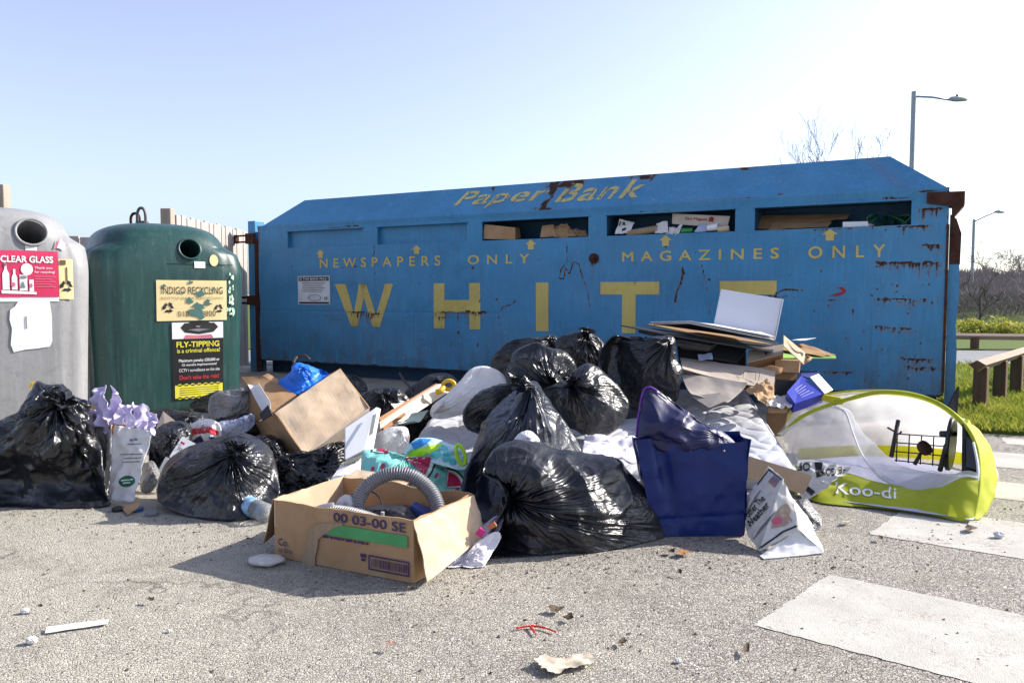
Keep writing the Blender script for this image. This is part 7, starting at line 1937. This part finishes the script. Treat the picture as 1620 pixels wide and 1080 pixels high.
leaves = [(880, 970, 12, 5, LEAF, 'dark curled dead leaf left of centre at the front'), (900, 983, 10, 4, LEAF, 'broken dead leaf beside the curled one'), (1080, 880, 13, 4, LEAF2, 'orange-brown leaf below the blue gift bag'), (1062, 877, 8, 3, LEAF, 'small dark leaf beside the orange one'), (1181, 1035, 6, 8, LEAF, 'upright brown leaf near the nearest stripe'), (620, 1029, 10, 3, MAT('pink_leaf', (.42, .26, .2), .8), 'pale pinkish leaf on the tarmac at the front'), (1535, 841, 12, 4, LEAF, 'long dead leaf on the stripe before the tent'), (1338, 830, 10, 2.5, MAT('cream_scrap', (.6, .52, .4)), 'small pale scrap on the tarmac before the tent'), (1075, 912, 5, 3, LEAF, 'tiny dark leaf on the tarmac below the gift bag'), (1392, 856, 6, 3, LEAF, 'small dark leaf at the stripe corner'), (985, 1022, 9, 5, LEAF, 'dark twiggy leaf on the tarmac, centre front'), (238, 955, 7, 2.5, LEAF, 'small dark leaf on the tarmac at the left'), (64, 968, 5, 2, LEAF, 'tiny dark leaf at the far left of the yard'), (650, 938, 6, 2, LEAF, 'tiny leaf in front of the cardboard box'), (1010, 1000, 4, 3, LEAF, 'round dark crumb on the tarmac, centre front')]
for k, (x, y, a, b_, mt, lab) in enumerate(leaves):
    r = random.Random(k)
    P_ = [(x + a * math.cos(t) * r.uniform(.55, 1.15), y + b_ * math.sin(t) * r.uniform(.5, 1.2)) for t in np.arange(0, 6.28, .7)]
    thing('dead_leaf', ragged(P_, 30, .08, k, wave=.009), mt, lab, 'leaf' if 'scrap' not in lab and 'crumb' not in lab else 'scrap', 'leaves and crumbs on the tarmac')
wads = [(1580, 851, .016, 'small white paper ball on the stripe before the tent'), (40, 970, .010, 'white paper crumb at the far left front'), (50, 1018, .012, 'white crumpled scrap at the bottom left'), (268, 1000, .006, 'tiny white crumb on the tarmac near the paper strip'), (1073, 1048, .007, 'pale pebble on the tarmac below centre')]
for k, (x, y, r, lab) in enumerate(wads):
    p = gp(x, y)
    V, Fs, _, _ = grid(lambda U, W: np.stack([np.sin(W * np.pi) * np.cos(U * 6.2832), np.sin(W * np.pi) * np.sin(U * 6.2832), -np.cos(W * np.pi)], 1), 30, 18)
    V = V * (1 + .35 * (ridge(V * 1.9 + k * 9) - .5))[:, None] * np.array([1.3, 1.0, .8]) * r; V[:, 2] -= V[:, 2].min()
    thing('paper_ball', (V + p, Fs), PAPER, lab, 'paper scrap', 'white crumbs on the tarmac')

# grit and crumbs swept up round the heap
rgx = np.random.RandomState(12); V = []; Fs = []
for _ in range(2600):
    px_ = rgx.uniform(-20, 1640)
    if rgx.rand() < .62: py_ = np.interp(px_, [0, 170, 250, 430, 660, 780, 1050, 1200, 1310, 1500, 1640], [815, 815, 830, 850, 935, 910, 870, 870, 890, 830, 800]) + abs(rgx.normal(0, 26)) - 12
    else: py_ = rgx.uniform(810, 1085)
    p = gp(px_, py_); r = rgx.choice([.0018, .0028, .0045], p=[.5, .35, .15]) * rgx.uniform(.7, 1.4)
    k = len(V); o = rgx.normal(0, .35, (6, 3))
    for d_, n_ in zip(([1, 0, .4], [-1, 0, .4], [0, 1, .4], [0, -1, .4], [0, 0, 1.1], [0, 0, 0]), o): V.append(p + r * (np.array(d_, float) + n_ * [1, 1, .3]))
    for f in ((0, 2, 4), (2, 1, 4), (1, 3, 4), (3, 0, 4), (2, 0, 5), (1, 2, 5), (3, 1, 5), (0, 3, 5)): Fs.append([k + i for i in f])
thing('grit', (V, Fs), MAT('grit_mix', (.26, .235, .20), .9, col2=(.04, .035, .03), vs=11, dirt=.5), 'loose grit and crumbs scattered over the tarmac', None, kind='stuff', loc=(0, 0, 0))
